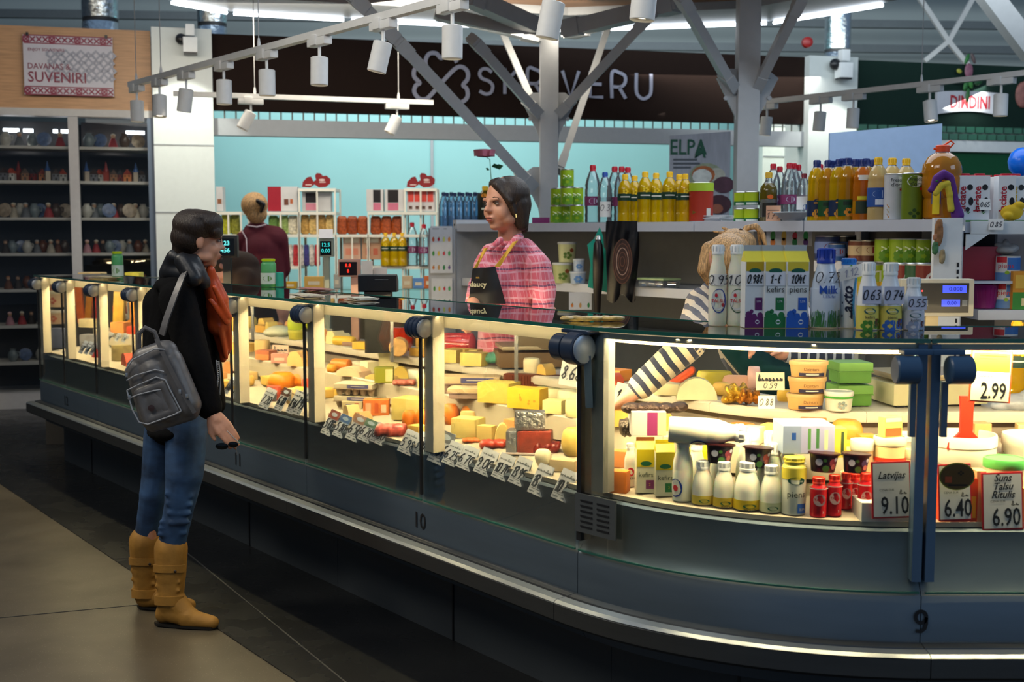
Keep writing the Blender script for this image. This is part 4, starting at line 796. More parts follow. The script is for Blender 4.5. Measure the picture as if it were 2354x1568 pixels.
# lower items of the right unit
q = at_y(2237, 642, RY+.15); b = MB(); b.box((0,0,.075), (.19,.16,.15), bev=.004); o = b.build('red_box', C('8a1c34', .45)); place(o, (q.x, q.y, at_y(2237, 642, RY+.15).z)); tag(o, 'dark red box on the right shelving beside the milk tins', 'box')
b = MB(); b.box((0,0,0), (.24,.3,.012)); o2_ = b.build('box_shelf', M_sh, ru, smooth=False); o2_.location = (q.x-ru.location.x+.0, q.y-ru.location.y, q.z-.008)
def art_ct(b, h, r): rect(b, -r*2.6, h*.02, r*2.6, h*.35, 0); rect(b, -r*.9, h*.72, -r*.05, h*.94, 1); rect(b, r*.0, h*.45, r*2, h*.9, 2); blob(b, (0,h*.35), r*.35, h*.14, 3); b.text('piens', r*.6, (-r*.1,-.0012,h*.6), 1)
ct = Multi(can('milk_tin', .12, .056, 'd9dde2', art_ct, ('5a86c0','c02838','2f6ab8','8ab52c')))
for i in (0, 1): q = at_y(2311, 712, RY+.08); ct(V((q.x,q.y,Z4+.001+.1205*i)), R(-20), 'white and blue milk tin on the right shelving, %s of the two' % ('lower','upper')[i], 'two milk tins')
pg = organic('plastic_bag', [('e', (0,0,.02), (.05,.04,.022)), ('e', (.03,0,.03), (.03,.03,.02)), ('e', (-.03,.01,.035), (.02,.02,.02)), ('e', (.0,0,.05), (.015,.015,.02))], C('9a9da2', .2, bump=.6), None, .005, 1); q = at_y(2311, 590, RY+.08); place(pg, (q.x, q.y, Z4+.243)); tag(pg, 'crumpled grey plastic bag on top of the milk tins', 'bag')
def boxp(name, x, Y, z, w, d, h, col, label, cat='box', stripes=(), rz=0, txt=None, tcol='20242c', ts=.5, grp=None, tz=.6):
    t = thing(name, label, cat, (x, Y, z), rz, grp); b = MB(); b.box((0,0,h/2), (w,d,h), bev=min(.002, h*.1)); b.build('carton', C(col, .45), t, smooth=False)
    if stripes or txt:
        b = MB(); b.at((0,-d/2-.0004,0)); ms = []
        for j, (x0, z0, x1, z1, c_) in enumerate(stripes): rect(b, x0*w, z0*h, x1*w, z1*h, j, .0003+.0001*j); ms.append(C(c_))
        if txt: b.text(txt, h*ts if h*ts*.5*len(txt) < w*.8 else w*1.5/len(txt), (0,-.0012,h*tz), len(ms)); ms.append(C(tcol))
        b.at(); b.build('print', ms, t)
    return t
q = at_y(2345, 712, RY+.03); boxp('tea_box', q.x, q.y, Z4+.001, .10, .07, .17, 'd8902a', 'orange and green carton beside the milk tins at the right edge', 'carton', ((-.5,0,.5,.45,'3f8a3a'),(-.4,.55,.4,.9,'e8b84a'),(-.1,.1,.3,.3,'e8d8a0')))
b = MB(); b.lathe([(.045,0),(.05,.004),(.062,.10),(.066,.105),(.062,.11),(.06,.10),(.046,.008),(0,.006)], 20); [b.tube([(.0485*math.cos(a),.0485*math.sin(a),.01),(.0625*math.cos(a),.0625*math.sin(a),.098)], .002, 5) for a in [k*PI/9 for k in range(18)]]
o = b.build('basket', C('7a1c62', .4)); q = at_y(2260, 712, RY-.02+.1); place(o, (q.x,q.y,Z4+.001)); tag(o, 'purple plastic basket left of the milk tins', 'basket')
q = at_y(2215, 750, 4.95); bb = organic('bin_bag', [('e', (0,0,.08), (.08,.06,.09)), ('e', (.03,0,.15), (.05,.05,.07)), ('e', (-.05,0,.05), (.05,.05,.06)), ('c', (.02,0,.18), .03, (.05,0,.24), .015)], C('0c0d10', .18, bump=.8), None, .006, 1); place(bb, (q.x,RY-.10,Z4-.12)); tag(bb, 'shiny black bin bag hanging by the right shelving post', 'bag')
# magnets on the post between the shelving units
PX = gl_(2172, -.02); 
for i, (x, y, w, h, col, lab) in enumerate(((2158,535,.04,.12,'9a6a42','brown picture-frame souvenir'),(2150,570,.03,.06,'4a7a50','small doll magnet'),(2166,590,.028,.065,'9a8a6a','oval woven magnet'),(2150,545,.022,.03,'b07a5a','tiny pink-faced doll'))):
    q = at_y(x, y, 5.2); o = organic('wall_magnet', [('e', (0,0,0), (w/2,.008,h/2)), ('e', (w*.1,0,h*.3), (w*.3,.01,h*.2)), ('e', (-w*.1,0,-h*.3), (w*.35,.008,h*.15))], C(col, .6, var=.35, scale=60), None, .003, 1); place(o, (q.x, 5.2, q.z)); tag(o, '%s fixed to the white post between the shelving units' % lab, 'souvenir')
b = MB(); q = at_y(2176, 600, 5.23); b.box((0,0,0), (.12,.03,1.5)); o = b.build('post', M_white, smooth=False); place(o, (q.x, 5.235, .86)); tag(o, 'white post between the two shelving units, hung with magnets', 'post')
b = MB(); [b.box((.045, -.017, .55-.03*i), (.008,.003,.018)) for i in range(20)]; b.build('slot_row', M_black, o, smooth=False)
# hanging cans on the middle shelf of the right bay
dk = [('tin','2a3a6a','dark blue tin with a red mark'),('tin','15181c','black tin in the shade'),('tin','2a5a9a','blue tin behind the milk bottle'),('tin','6a3a24','brown stew tin'),('tin','6a2a1c','reddish brown tin')]
def art_dk(b, h, r): rect(b, -r*2, h*.3, r*2, h*.75, 0); blob(b, (0,h*.55), r, h*.3, 1)
for i, (x, y, col, lab, zz0, n) in enumerate(((1903,541,'3a4a7a','dark blue tin with a red mark on the middle shelf',1.405,.12),(1940,541,'15181c','black tin beside the dark blue one',1.405,.2),(1925,560,'2a5a9a','blue tin in front of the black one',1.405,.10),(1975,552,'7a4030','brown stew tin on the middle shelf',1.405,.14),(1998,552,'5a2a1c','reddish brown tin left of the pea tins',1.405,.16))):
    sh(Multi(can('food_tin', .09, .042, col, art_dk, ('c8b088' if i > 2 else '7a90c8','8a2a2a'))), x, y, .09, n, zz0, label=lab)
for i, (x, y, n) in enumerate(((2034,548,.1),(2068,548,.08),(2088,548,.1),(2118,549,.14))): sh(pea, x, y, .11, n, 1.405, label='green pea tin on the middle shelf right, %s' % nth(i), group='pea tins on the middle shelf')
def art_c3(b, h, r): rect(b, -r*2.5, h*.1, r*2.5, h*.5, 0); blob(b, (0,h*.6), r*1.2, h*.4, 1)
for i, (x, col, c2_, lab) in enumerate(((2012,'9aa82a','c8a83a','olive yellow tin'),(2072,'8fae1e','d8b03a','lime and yellow tin'),(2092,'8a2a24','d8784a','red tin with fruit print'),(2120,'1d5a3a','c8d0c8','dark green tin with white label'),(2143,'7a2420','d8c8b0','narrow dark red tin'))):
    sh(Multi(can('food_tin', .09, .042, col, art_c3, (c2_,'e0d8c8'))), x, 604, .09, .1, 1.23, label='%s on the lowest visible shelf behind the scale display' % lab)
p = gl_(1815, .16); vegposter(1762, 566, 1866, 531, gl_(1815, .12).y, 'vegetable print card on the shelf behind the blonde woman', rows=2, colsn=4)
# items on the lower shelf of the left bay
def art_t(b, h, r): leafy(b, (0,h*.35), r*.7, 0, 5); blob(b, (r*.5,h*.6), r*.5, h*.2, 1); 
for x0, y0, x1, y1, col, lid, lab, n in ((1282,552,1326,603,'cdd09a','c9ccca','tall cream plastic tub stacked on the lower one',.1),(1270,602,1316,652,'c2c88a','d5d8d5','cream salad tub with green print on the second shelf',.06)):
    p = gl_((x0+x1)/2, n); k = mpp(V((p.x,p.y,1.3))); h_ = .125; w_ = (x1-x0)*k; o = tub('plastic_tub', w_, h_, col, lid, .1, art_t, ('5a7a2a','8a4a2a')); place(o, (p.x, p.y, 1.2365+(.1265 if y0 < 560 else 0))); tag(o, lab)
for i, (x, lv, w) in enumerate(((1331,1,.07),(1329,0,.10))):
    p = gl_(x, .05); o = tub('yoghurt_pot', w, .075, 'b8c8dc', 'cdd4dc', .12, lambda b, h, r: leafy(b, (0,h*.4), r*.8, 0, 6), ('5a8ac8',)); place(o, (p.x,p.y,1.2365+.0762*lv)); tag(o, ('wide blue and white yoghurt pot on the second shelf','small blue and white pot on top of the wide one')[1-i if False else (0 if lv == 0 else 1)], 'pot')
p = gl_(1338, -.0); vegposter(1308, 712, 1360, 672, p.y, 'small vegetable print box behind the counter, below the yoghurt pots', rows=1, colsn=3)
p = gl_(1516, .08); t = thing('food_box', 'clear flat food container with a pale green lid on the empty shelf', 'container', (p.x,p.y,1.2362), GY); b = MB(); b.box((0,0,.022), (.20,.13,.044), bev=.008); b.build('tray', M_clear, t); b = MB(); b.box((0,0,.05), (.21,.14,.012), bev=.004); b.build('lid', C('a8c08a', .3), t)
p = gl_(1440, .46); b = MB(); b.box((0,0,0), (.05,.03,.02)); 
# hanging bag, apron cone
pb = gl_(1428, -.07); kb = mpp(V((pb.x,pb.y,1.4))); t = thing('hanging_bag', 'black carrier bag with a brown tree-ring emblem hanging from the top shelf edge', 'bag', (pb.x, pb.y, ZS))
def bagf(u, v): x = (-33+70*u)*kb*(1+.08*math.sin(v*5)); z = .01-v*(178+10*math.sin(u*9))*kb; return (x, -.02*math.sin(u*PI)*(1-.3*v)-.01*math.sin(u*14+v*5), z)
b = MB(); b.grid(bagf, 18, 24, th=.006); b.build('sheet', C('101014', .3, bump=.3), t)
b = MB()
for q in range(5): pts_ = [((math.cos(a)*(5+4.2*q)+2)*kb, -.034, (-88+math.sin(a)*(11+10*q))*kb) for a in [i*2*PI/20 for i in range(21)]]; b.ribbon(pts_, 1.6*kb, (0,-1,0), .001, 1 if q == 2 else 0)
b.add([((math.cos(a)*22+2)*kb, -.0335, (-88+math.sin(a)*52)*kb) for a in [i*2*PI/24 for i in range(24)]], [tuple(range(24))], 2); b.build('emblem', [C('6a4638'), C('b09080'), C('3a2620')], t)
pc_ = gl_(1375, -.10); kc = mpp(V((pc_.x,pc_.y,1.4))); t = thing('green_bag', 'turquoise plastic bag hanging from the shelf left of the black bag', 'bag', (pc_.x, pc_.y, ZS))
zc_ = lambda y: (515-y)*kc; xc_ = lambda x: (x-1375)*kc
b = MB(); b.prism([(xc_(1378),zc_(524)),(xc_(1386),zc_(545)),(xc_(1388),zc_(570)),(xc_(1402),zc_(590)),(xc_(1394),zc_(610)),(xc_(1397),zc_(674)),(xc_(1352),zc_(662)),(xc_(1358),zc_(610)),(xc_(1350),zc_(565)),(xc_(1366),zc_(550))], -.02, .0, axis='y'); b.build('sheet', C('1f9a84', .4, bump=.5), t, smooth=False)
pb2 = gl_(1375, -.16); t = thing('long_roll', 'dark brown tapering leather sheath hanging in front of the turquoise bag', 'sheath', (pb2.x, pb2.y, zc_(552)+ZS)); b = MB(); b.tube([(0,0,0),(0,0,-.03),(.002,0,-.12),(.0,0,-.25),(-.002,0,-.32),(-.002,0,-.42)], [.012,.026,.032,.028,.022,.018], 14); b.build('sheath', C('1a1210', .3, var=.5, scale=8), t); b = MB(); b.lathe([(.012,-.02),(.02,0),(.012,.02),(0,.025)], 12); b.build('knob', mat('thin_chrome', (.5,.5,.48), .25), t)
# large pale board behind and blue balloon
yb = 7.2; pts_ = [at_y(1908, 306, yb), at_y(2166, 284, yb), V((at_y(2166, 520, yb).x,yb,0)), V((at_y(1908, 520, yb).x,yb,0))]
b = MB(); b.prism([(p.x, p.z) for p in pts_], yb, yb+.03, axis='y'); o = b.build('display_board', C('8fa6c4', .45), smooth=False); tag(o, 'large plain pale blue board standing behind the oil bottles', 'board')
q = at_y(2350, 375, 6.4); b = MB(); b.lathe([(.004,-.09),(.03,-.075),(.065,-.03),(.072,.01),(.06,.05),(.03,.075),(0,.082)], 24); o = b.build('balloon', C('1464d0', .25)); place(o, q); tag(o, 'bright blue balloon at the right edge above the milk cartons', 'balloon')
# bowl and jug carry their own labels
for o in COL.objects:
    if o.parent is None and o.get('category') == 'bowl': tag(o, 'shallow white plastic bowl on the top shelf left of the oil row')
    if o.parent is None and o.get('category') == 'jug': tag(o, 'huge round plastic jug of golden oil with an orange carrying handle')
# ---------------------------------------------------------------- things on the glass top
def topglass(x0, x1, ytop, ybot, n=None):
    p = at_z((x0+x1)/2, ybot, 1.2655); k = mpp(p); return p, (x1-x0)*k, (ybot-ytop)*k
M_yel = C('e2c22a'); 
def logo(b, x, z, w, mi, m2): blob(b, (x,z), w, w*.42, mi); b.text('Lazdona', w*.2, (x,-.0018,z), m2)
def note(b, x, z, w, h, txt, mi, mk, th=.0012): rect(b, x-w/2, z-h/2, x+w/2, z+h/2, mi, th); scrib(b, txt, h*.55, (x,0,z), mk, w=.12, th=th+.0012, sx=min(1, w/(h*.55*.7*max(1, len(txt)))))
def art_talsu(ring):
    def f(b, h, r):
        rect(b, -r*1.05, h*.50, r*1.05, h*.64, 1); scrib(b, ring[1], h*.11, (0,0,h*.57), 2, w=.10, th=.003)
        blob(b, (0,h*.31), r*1.75, h*.30, 3, 24, .0008); blob(b, (-r*.1,h*.32), r*1.5, h*.25, 1, 24, .0014); b.text('TALSU', r*.48, (-r*.1,-.0024,h*.31), 4, bold=.02); blob(b, (-r*.3,h*.38), r*.3, h*.05, 4, 12, .002); blob(b, (r*.45,h*.26), r*.35, h*.05, 4, 12, .002)
    return f
def talsu(ring, txt, h=.24, r=.028): return bottle('milk_bottle', 'bottle', 'talsu', h, r, M_milkpl, mat('frost_cap', (.72,.74,.76), .3), [M_milkpl, M_wcard, M_ink, C(ring), C('c02a38')], (.05,.62), art=art_talsu((ring, txt)))
for x0, x1, ring, txt, lab in ((1628,1669,'23409a','0.95','milk bottle on the glass top with a blue ring emblem and handwritten 0.95 note'),(1670,1713,'1d5a3a','1.00','milk bottle on the glass top with a dark green ring emblem')):
    p, w_, h_ = topglass(x0, x1, 563, 748); t = talsu(ring, txt, h_, w_/2); place(t, p); tag(t, lab)
def art_carton(word, colr, txt, dark=False):
    def f(b, w, h, hb):
        rect(b, -w*.46, hb*.86, w*.46, hb*.998, 0, .0002); blob(b, (0,hb*.86), w*.62, h*.07, 1, 12, .0006)
        rect(b, -w*.5, 0, w*.5, hb*.17, 2, .0002); [blob(b, (x*w,z*hb), s*w, s*w*1.1, 2, 10, .0003) for x, z, s in ((-.3,.2,.35),(-.02,.17,.3),(.3,.19,.3),(-.15,.25,.2))]; rect(b, w*.02, hb*.27, w*.40, hb*.46, 2, .0006)
        if word: b.text(word, w*.40, (0,-.0014,hb*.58), 3, sx=.95)
        rect(b, -w*.46, hb*.64, w*.46, hb*.84, 4, .001); scrib(b, txt, hb*.13, (0,0,hb*.74), 3, w=.13, th=.0026, sx=.55); b.text('2,5%', w*.13, (w*.21,-.0014,hb*.40), 4); blob(b, (w*.15,hb*.09), w*.22, w*.22, 4, 12, .0008); blob(b, (w*.15,hb*.09), w*.17, w*.1, 2, 12, .0012)
    return f
for x0, x1, word, col, txt, body, lab in ((1706,1750,'', '5a1f5e','0.98e','d8dce0','purple-footed dairy carton on the glass top, yellow gable, leftmost of the three'),(1749,1799,'kefirs','1c6a3c','1.-e','e2e5e6','kefir carton with green foot on the glass top, middle of the three'),(1799,1851,'piens','2458b8','1.04e','e2e5e6','milk carton with blue foot lettered piens on the glass top')):
    p, w_, h_ = topglass(x0, x1, 564, 752); t = carton('milk_carton', w_, w_*.95, h_, body, 'e6d84a', art_carton(word, col, txt), ('d8c23a' if word else 'b89a1c','1d5a4a',col,'16181c','dde0ea'), fin='aab2ba'); place(t, p, R(4)); tag(t, lab)
def art_milk(b, h, r):
    scrib(b, '0.72', h*.13, (0,0,h*.64), 1, w=.09, th=.002); b.text('Milk', r*.75, (-r*.05,-.0016,h*.48), 2, bold=.02); b.text('1,5% fat', r*.28, (0,-.0016,h*.40), 2)
    rr = random.Random(3)
    for i in range(60): x = rr.uniform(-1.3,1.3)*r; b.ribbon([(x,0,.004),(x+rr.uniform(-.2,.2)*r,0,h*rr.uniform(.10,.24))], r*.05, (0,-1,0), .001+.0001*(i % 3), 3)
p, w_, h_ = topglass(1862, 1929, 571, 753); M_mb = mat('bluish_bottle', (.60,.68,.80), .25, coat=.4); t = bottle('milk_bottle', 'bottle', 'kefir', h_, w_/2, M_mb, C('1f3a9c', .3), [M_mb, M_ink, C('1f4aa8'), C('2f6a34')], (.02,.5), art=art_milk); place(t, p); tag(t, 'large bluish bottle lettered Milk with navy cap and grass print')
p, w_, h_ = topglass(1929, 1967, 594, 753)
def art_lak(b, h, r):
    i0 = len(b.v); b.text('Lakto', h*.21, (0,0,0), 1, bold=.025, shear=.2)
    for i in range(i0, len(b.v)): v = b.v[i]; b.v[i] = V((-v.z-r*.3, -.0014, v.x+h*.36))
    b.ribbon([(r*.75,0,h*.72),(r*.42,0,h*.5),(r*.35,0,h*.3),(r*.75,0,h*.02)], r*.35, (0,-1,0), .001, 2)
M_pw = mat('white_plastic', (.80,.82,.84), .3); t = bottle('dairy_bottle', 'bottle', 'cyl', h_, w_/2, M_pw, C('2f7ad0', .3), [M_pw, C('1a1e3a'), C('3f9ad0')], (.02,.75), art=art_lak); place(t, p); tag(t, 'slim white bottle lettered Lakto upright, light blue cap')
b = MB(); b.at((0,-w_*.56,h_*.80), ry=R(-14)).box((-.002,0,0), (.072,.002,.036)); nt_ = b.build('note', M_wcard, t, smooth=False); b = MB(); b.at((0,-w_*.56-.002,h_*.80), ry=R(-14)); scrib(b, '1.12', .022, (0,0,0), 0, w=.07); b.at(); b.build('writing', C('6a70a0'), t); b = MB(); leafy(b, (0,h_*.87), .012, 0, 4, w_*.55); b.build('leaf_mark', C('4aa030'), t)
def art_kef(word, c_):
    def f(b, h, r):
        rect(b, -r*2.6, h*.0+.002, r*2.6, h*.36, 1, .0006); leafy(b, (-r*.3,h*.06), r*.9, 4, 6, .0009); leafy(b, (r*.8,h*.08), r*.8, 4, 5, .0009); blob(b, (-r*.1,h*.28), r*1.1, h*.09, 3, 16, .0014); b.text('Lazdona', r*.24, (-r*.1,-.0026,h*.28), 5)
        b.text(word, r*.40, (-r*.1,-.0022,h*.19), 2); rect(b, r*.4, h*.05, r*.8, h*.17, 6, .001)
    return f
for x0, x1, y0, word, c_, txt, lab in ((1969,2018,603,'kefirs','3f7a2a','0.63','kefir bottle on the glass top with handwritten 0.63 and green-yellow label'),(2018,2070,604,'piens','2f62b8','0.74','white dairy bottle on the glass top with blue and yellow label, 0.74'),(2073,2122,638,'kefirs','8a9ab8','0.55','shortest white bottle on the glass top marked 0.55, before the scale display')):
    p, w_, h_ = topglass(x0, x1, y0, 757); t = bottle('kefir_bottle', 'bottle', 'kefir', h_, w_/2, M_pw, M_wcap, [M_pw, C('d6c860' if c_[0] != '8' else 'c9ccd8'), C('20242c'), C('1d5a5a'), C(c_), C('e8e8e0'), C('5a2a1c')], (.0,.34), art=art_kef(word, c_)); place(t, p, R(3)); tag(t, lab)
    b = MB(); note(b, 0, h_*.52, w_*.9, h_*.26, txt, 0, 1); [v.__setitem__(1, v[1]-w_*.47-.002) for v in b.v]; b.at(); b.build('note', [C('c2c6dc'), M_ink], t)
# pale notes stuck round the first two bottles are part of their labels; biscuits pile
p = at_z(1348, 741, 1.2655); 
pk = organic('biscuit_pack', [('e', (-.06+.03*i, rnd.uniform(-.015,.015), .008), (.022,.03,.009), (0,0,i)) for i in range(6)], C('c9a860', .3, bump=.8, var=.4, scale=40), None, .004, 1); place(pk, at_z(1348, 738, 1.266), 0, 1.05); tag(pk, 'flat gold wrapped biscuit packets lying on the glass top before the pink-shirted woman')
# scale display on its pole
p = at_z(2110, 775, 1.2); q = at_y(2150, 684, p.y+.62); k = mpp(q); t = thing('scale_display', 'beige scale display with two blue number windows at the right of the counter top', 'scale display', (q.x, q.y, .98)); zq_ = q.z-.98
b = MB(); b.at((0,0,zq_)).box((0,0,0), (168*k,.05,86*k), bev=.006); b.at(); b.build('housing', C('c9c2ac', .4), t)
b = MB(); b.at((0,-.0262,zq_)).box((0,0,0), (142*k,.002,68*k)); b.at(); b.build('front_plate', C('181a20', .3), t, smooth=False)
for dx, dz, w_, h_ in ((38,20,55,17),(30,-12,42,16)): b = MB(); b.at((dx*k,-.0278,zq_+dz*k)).box((0,0,0), (w_*k,.001,h_*k)); b.at(); b.build('number_window', mat('blue_screen', (.05,.09,.9), .3, emit=.9), t, smooth=False)
for dx, dz, w_ in ((-30,-12,16),(62,-12,12),(-50,28,12)): b = MB(); b.at((dx*k,-.0278,zq_+dz*k)).box((0,0,0), (w_*k,.001,(14 if dz < 0 else 8)*k)); b.at(); b.build('unit_mark', C('8a8c8c'), t, smooth=False)
b = MB(); b.ell((-36*k,-.028,zq_+16*k), (.0035,.002,.0035)); b.build('red_lamp', mat('red_led', (1,.05,.05), .4, emit=2), t)
b = MB(); b.at((0,-.0295,zq_)); b.text('0.000', 14*k, (40*k,0,20*k), 0); b.text('0.00', 13*k, (32*k,0,-12*k), 0); b.at(); b.build('digits', C('0a1a5a'), t); b = MB(); b.box((-10*k,0,zq_/2-.02), (.05,.04,zq_-.04), bev=.004); b.build('pole', C('cdb98a', .4), t)
# ---------------------------------------------------------------- shop goods inside the case
def lab_(o, l, c_, g=None): return tag(o, l, c_, g)
CH = 'cheese'
# shape, x0,y0,x1,y1, colour, depth ratio, label, options
IT = [
('block',1017,797,1070,829,'e6c868',.7,'large pale yellow cheese block at the top of the rear ledge pile',0,),
('block',1064,799,1098,829,'e8cc70',.8,'smaller pale cheese block right of the large one on the rear ledge',0),
('block',1010,829,1050,864,'ecd27c',.8,'pale cheese block low on the ledge above the grey egg boxes',0),
('block',1051,828,1108,864,'eccf74',.7,'wide pale cheese block above the egg boxes, beside the cardboard edge',0),
('block',1089,920,1170,975,'dcc05c',.8,'rounded yellow cheese half in the middle of the cheese unit',0),
('block',1158,911,1241,966,'e8b838',.6,'bright yellow holed cheese block behind the silver foil pack',6),
('block',1030,954,1094,1007,'e2cc78',.8,'cheese block with crinkled white top behind the 6.25 tag',0),
('block',1092,972,1131,1016,'ddc070',.7,'small cheese piece behind the 9.00 tag',0),
('half',1129,966,1166,1022,'e6cf78',.7,'small rounded cheese beside the meat pack',0),
('edam',1006,923,1044,977,'e07a1c',1,'orange waxed cheese with dark star, left at the big post',0),
('edam',1046,925,1094,975,'e6881c',1,'orange waxed cheese beside the holed cheese block',0),
('wheel',1204,887,1292,922,'efe6b4',.9,'flat white cheese wheel under the 8.68 card',0),
('wheel',1262,893,1340,935,'f0eac0',.8,'second white cheese wheel at the near post',0),
('block',1242,925,1290,962,'ecd890',.7,'pale wrapped cheese behind the silver foil pack',0),
('wheel',1286,925,1342,972,'ecdf9c',.8,'round pale cheese with rind beside the near post',0),
('edam',1274,975,1338,1050,'d8b860',.9,'large round yellow cheese in clear wrap by the near post',0),
('block',1256,1052,1320,1084,'d8bd8c',.6,'beige cheese slab low behind the 13.80 tag',0),
('wedge',842,800,882,846,'f2e6b4',.7,'tall white cheese wedge, left of the pair',0),
('wedge',866,802,916,857,'f0e2ac',.7,'tall white cheese wedge, right of the pair',0),
('half',896,838,936,870,'d8b85c',.3,'half round cheese with oval label',0),
('block',792,830,838,850,'f0ead0',.8,'low white cheese piece behind the pink slices',0),
('block',805,809,846,829,'e8b848',.8,'yellow cheese bar left of the white wedges',0),
('roll',744,804,803,826,'ecc040',1,'long yellow cheese roll at the rear of the middle bay',0),
('roll',744,826,794,853,'e08030',1,'orange cheese roll under the yellow one',0),
('edam',743,846,768,868,'e89830',1,'small orange cheese at the edge of the middle bay',0),
('slant',766,846,834,870,'eec8a0',.7,'pinkish cheese pieces piled before the egg boxes',0),
('slant',832,858,900,872,'e8c078',.7,'long orange-edged cheese piece under the white wedges',0),
('wheel',920,848,972,870,'f4f0dc',.8,'small white cheese beside the labelled half round',0),
('block',891,907,972,966,'d2bc6c',.8,'big olive-yellow cheese slab with pale top',0),
('edam',914,938,948,987,'e07c1e',1,'orange waxed cheese, left of the pair by the post',0),
('edam',942,935,978,990,'e27a18',1,'orange waxed cheese with blue print, right of the pair by the post',0),
('edam',597,851,660,899,'e88420',1,'orange waxed cheese with white band over the tags',0),
('edam',659,855,702,892,'e47c18',1,'orange waxed cheese half hidden by the black seal',0),
('slant',655,818,701,858,'e0b070',.8,'pale wrapped cheese piece over the orange cheeses',0),
('block',583,812,621,830,'d88850',.8,'orange-topped wrapped slab in the third bay',0),
('block',583,830,622,856,'b0684a',.8,'brownish wrapped slab in the third bay',0),
('block',620,842,648,858,'d8c080',.8,'small pale cheese above the orange waxed one',0),
('block',583,745,616,764,'e0a848',.8,'orange cheese block at the back of the third bay',0),
('block',525,742,553,778,'d8a850',.8,'tall orange-yellow cheese at the back right of the orange scarf',0),
('block',530,795,553,826,'e0bc60',.8,'yellow cheese block between scarf and white post',0),
('block',533,826,553,860,'d0a050',.8,'darker cheese block under the yellow one by the white post',0),
('slant',510,826,534,858,'e89a60',.8,'orange salmon piece below the orange scarf',0),
('half',1550,876,1643,934,'f0e6b8',.35,'large white half-moon cheese below the striped sleeve',0),
('wheel',1594,848,1678,895,'b8a838',.6,'green-yellow herb cheese under clear wrap',0),
('block',1600,818,1668,850,'e8b878',.7,'orange cheese block on top of the herb cheese',0),
('wheel',1690,843,1716,864,'d0b840',.8,'small yellow cheese half behind the pink roll',0),
('roll',1655,864,1719,899,'e8b090',1,'pink wrapped meat roll by the price card',0),
('roll',1716,835,1745,892,'e0b0a0',1,'pink sausage in clear wrap behind the price card',0),
('wheel',1785,893,1822,923,'e0b040',.7,'yellow cheese piece left of the stacked tubs',0),
('block',1497,884,1556,916,'e8dcb0',.9,'pale flat cheese behind the white half-moon cheese',0),
('block',1403,945,1452,990,'c8a050',.8,'wrapped golden block just right of the near post, upper',0),
('block',1405,990,1452,1033,'d0a458',.8,'wrapped golden block just right of the near post, lower',0),
('block',1394,1030,1438,1075,'d88a50',.8,'orange-brown block at the foot of the near post',0),
('block',1396,1074,1438,1134,'e88030',.8,'bright orange block at the foot of the near post',0),
]
for it in IT:
    sh_, x0, y0, x1, y1, col, dr, lab, holes = it[:9]; p, w_, h_ = fit(x0, y0, x1, y1); d_ = max(.03, w_*dr)
    h2 = h_*(.86 if sh_ in ('block','wheel','slant','edam','half') else 1); o = cheese(sh_, w_, d_, h2, col, 'cheese_roll' if sh_ == 'roll' else 'cheese_block' if sh_ in ('block','slant','wedge') else 'round_cheese', holes)
    nn_ = pc(s_of((x0+x1)/2), 1)-pc(s_of((x0+x1)/2), 0); nn_.z = 0; place(o, p+nn_*d_*.35, yaw(s_of((x0+x1)/2))*.5 if sh_ != 'half' else rnd.uniform(-.1,.1)); tag(o, lab, 'meat' if 'meat' in lab or 'sausage' in lab else CH)
def put(o, x0, x1, y1, lab=None, cat=None, rz=None, n=0, dz=0):
    p = hit((x0+x1)/2, y1); p = p+V((0,n,dz)); place(o, p, rz if rz is not None else 0); return tag(o, lab, cat)
def sz(x0, y0, x1, y1): p, w_, h_ = fit(x0, y0, x1, y1); return w_, h_
# raised items: find the plan point by depth n, project the photo row to a height
def lift(x, y, n): q = pc(s_of(x, 1.0, n), n); r = at_y(x, y, q.y); return r
def lfit(x0, y0, x1, y1, n): p = lift((x0+x1)/2, y1, n); k = mpp(p); return p, (x1-x0)*k, (y1-y0)*k
# meat and foil packs
p, w_, h_ = fit(1163,985,1268,1044); t = thing('meat_pack', 'clear-wrapped dark red meat in a silver tray in the cheese unit', 'meat pack', p, R(-8)); b = MB(); b.box((w_*.12,.03,h_*.45), (w_*.76,.08,h_*.9), bev=.012); b.build('meat', C('8a3a2c', .25, var=.4, scale=30, bump=.5), t); b = MB(); b.box((-w_*.38,.03,h_*.45), (w_*.24,.085,h_*.92), bev=.006); b.build('foil', mat('silver_foil', (.6,.6,.58), .3, metal=1, bump=.8, scale=60), t); b = MB(); b.box((0,.03,.003), (w_*1.1,.10,.006), bev=.002); b.build('tray', C('c9b8b0'), t)
p, w_, h2 = lfit(1184,940,1254,984,.25); b = MB(); b.box((0,0,h2/2), (w_,.05,h2), bev=.006); o = b.build('foil_pack', MATS['silver_foil']); place(o, (p.x, p.y-.02, surf(.2)+.9*(fit(1163,985,1268,1044)[2])+.002)); place(o, V((lift(1218,984,.2).x, fit(1163,985,1268,1044)[0].y+.03, fit(1163,985,1268,1044)[0].z+h_*.91))); tag(o, 'crumpled silver foil pack on top of the wrapped meat', 'pack')
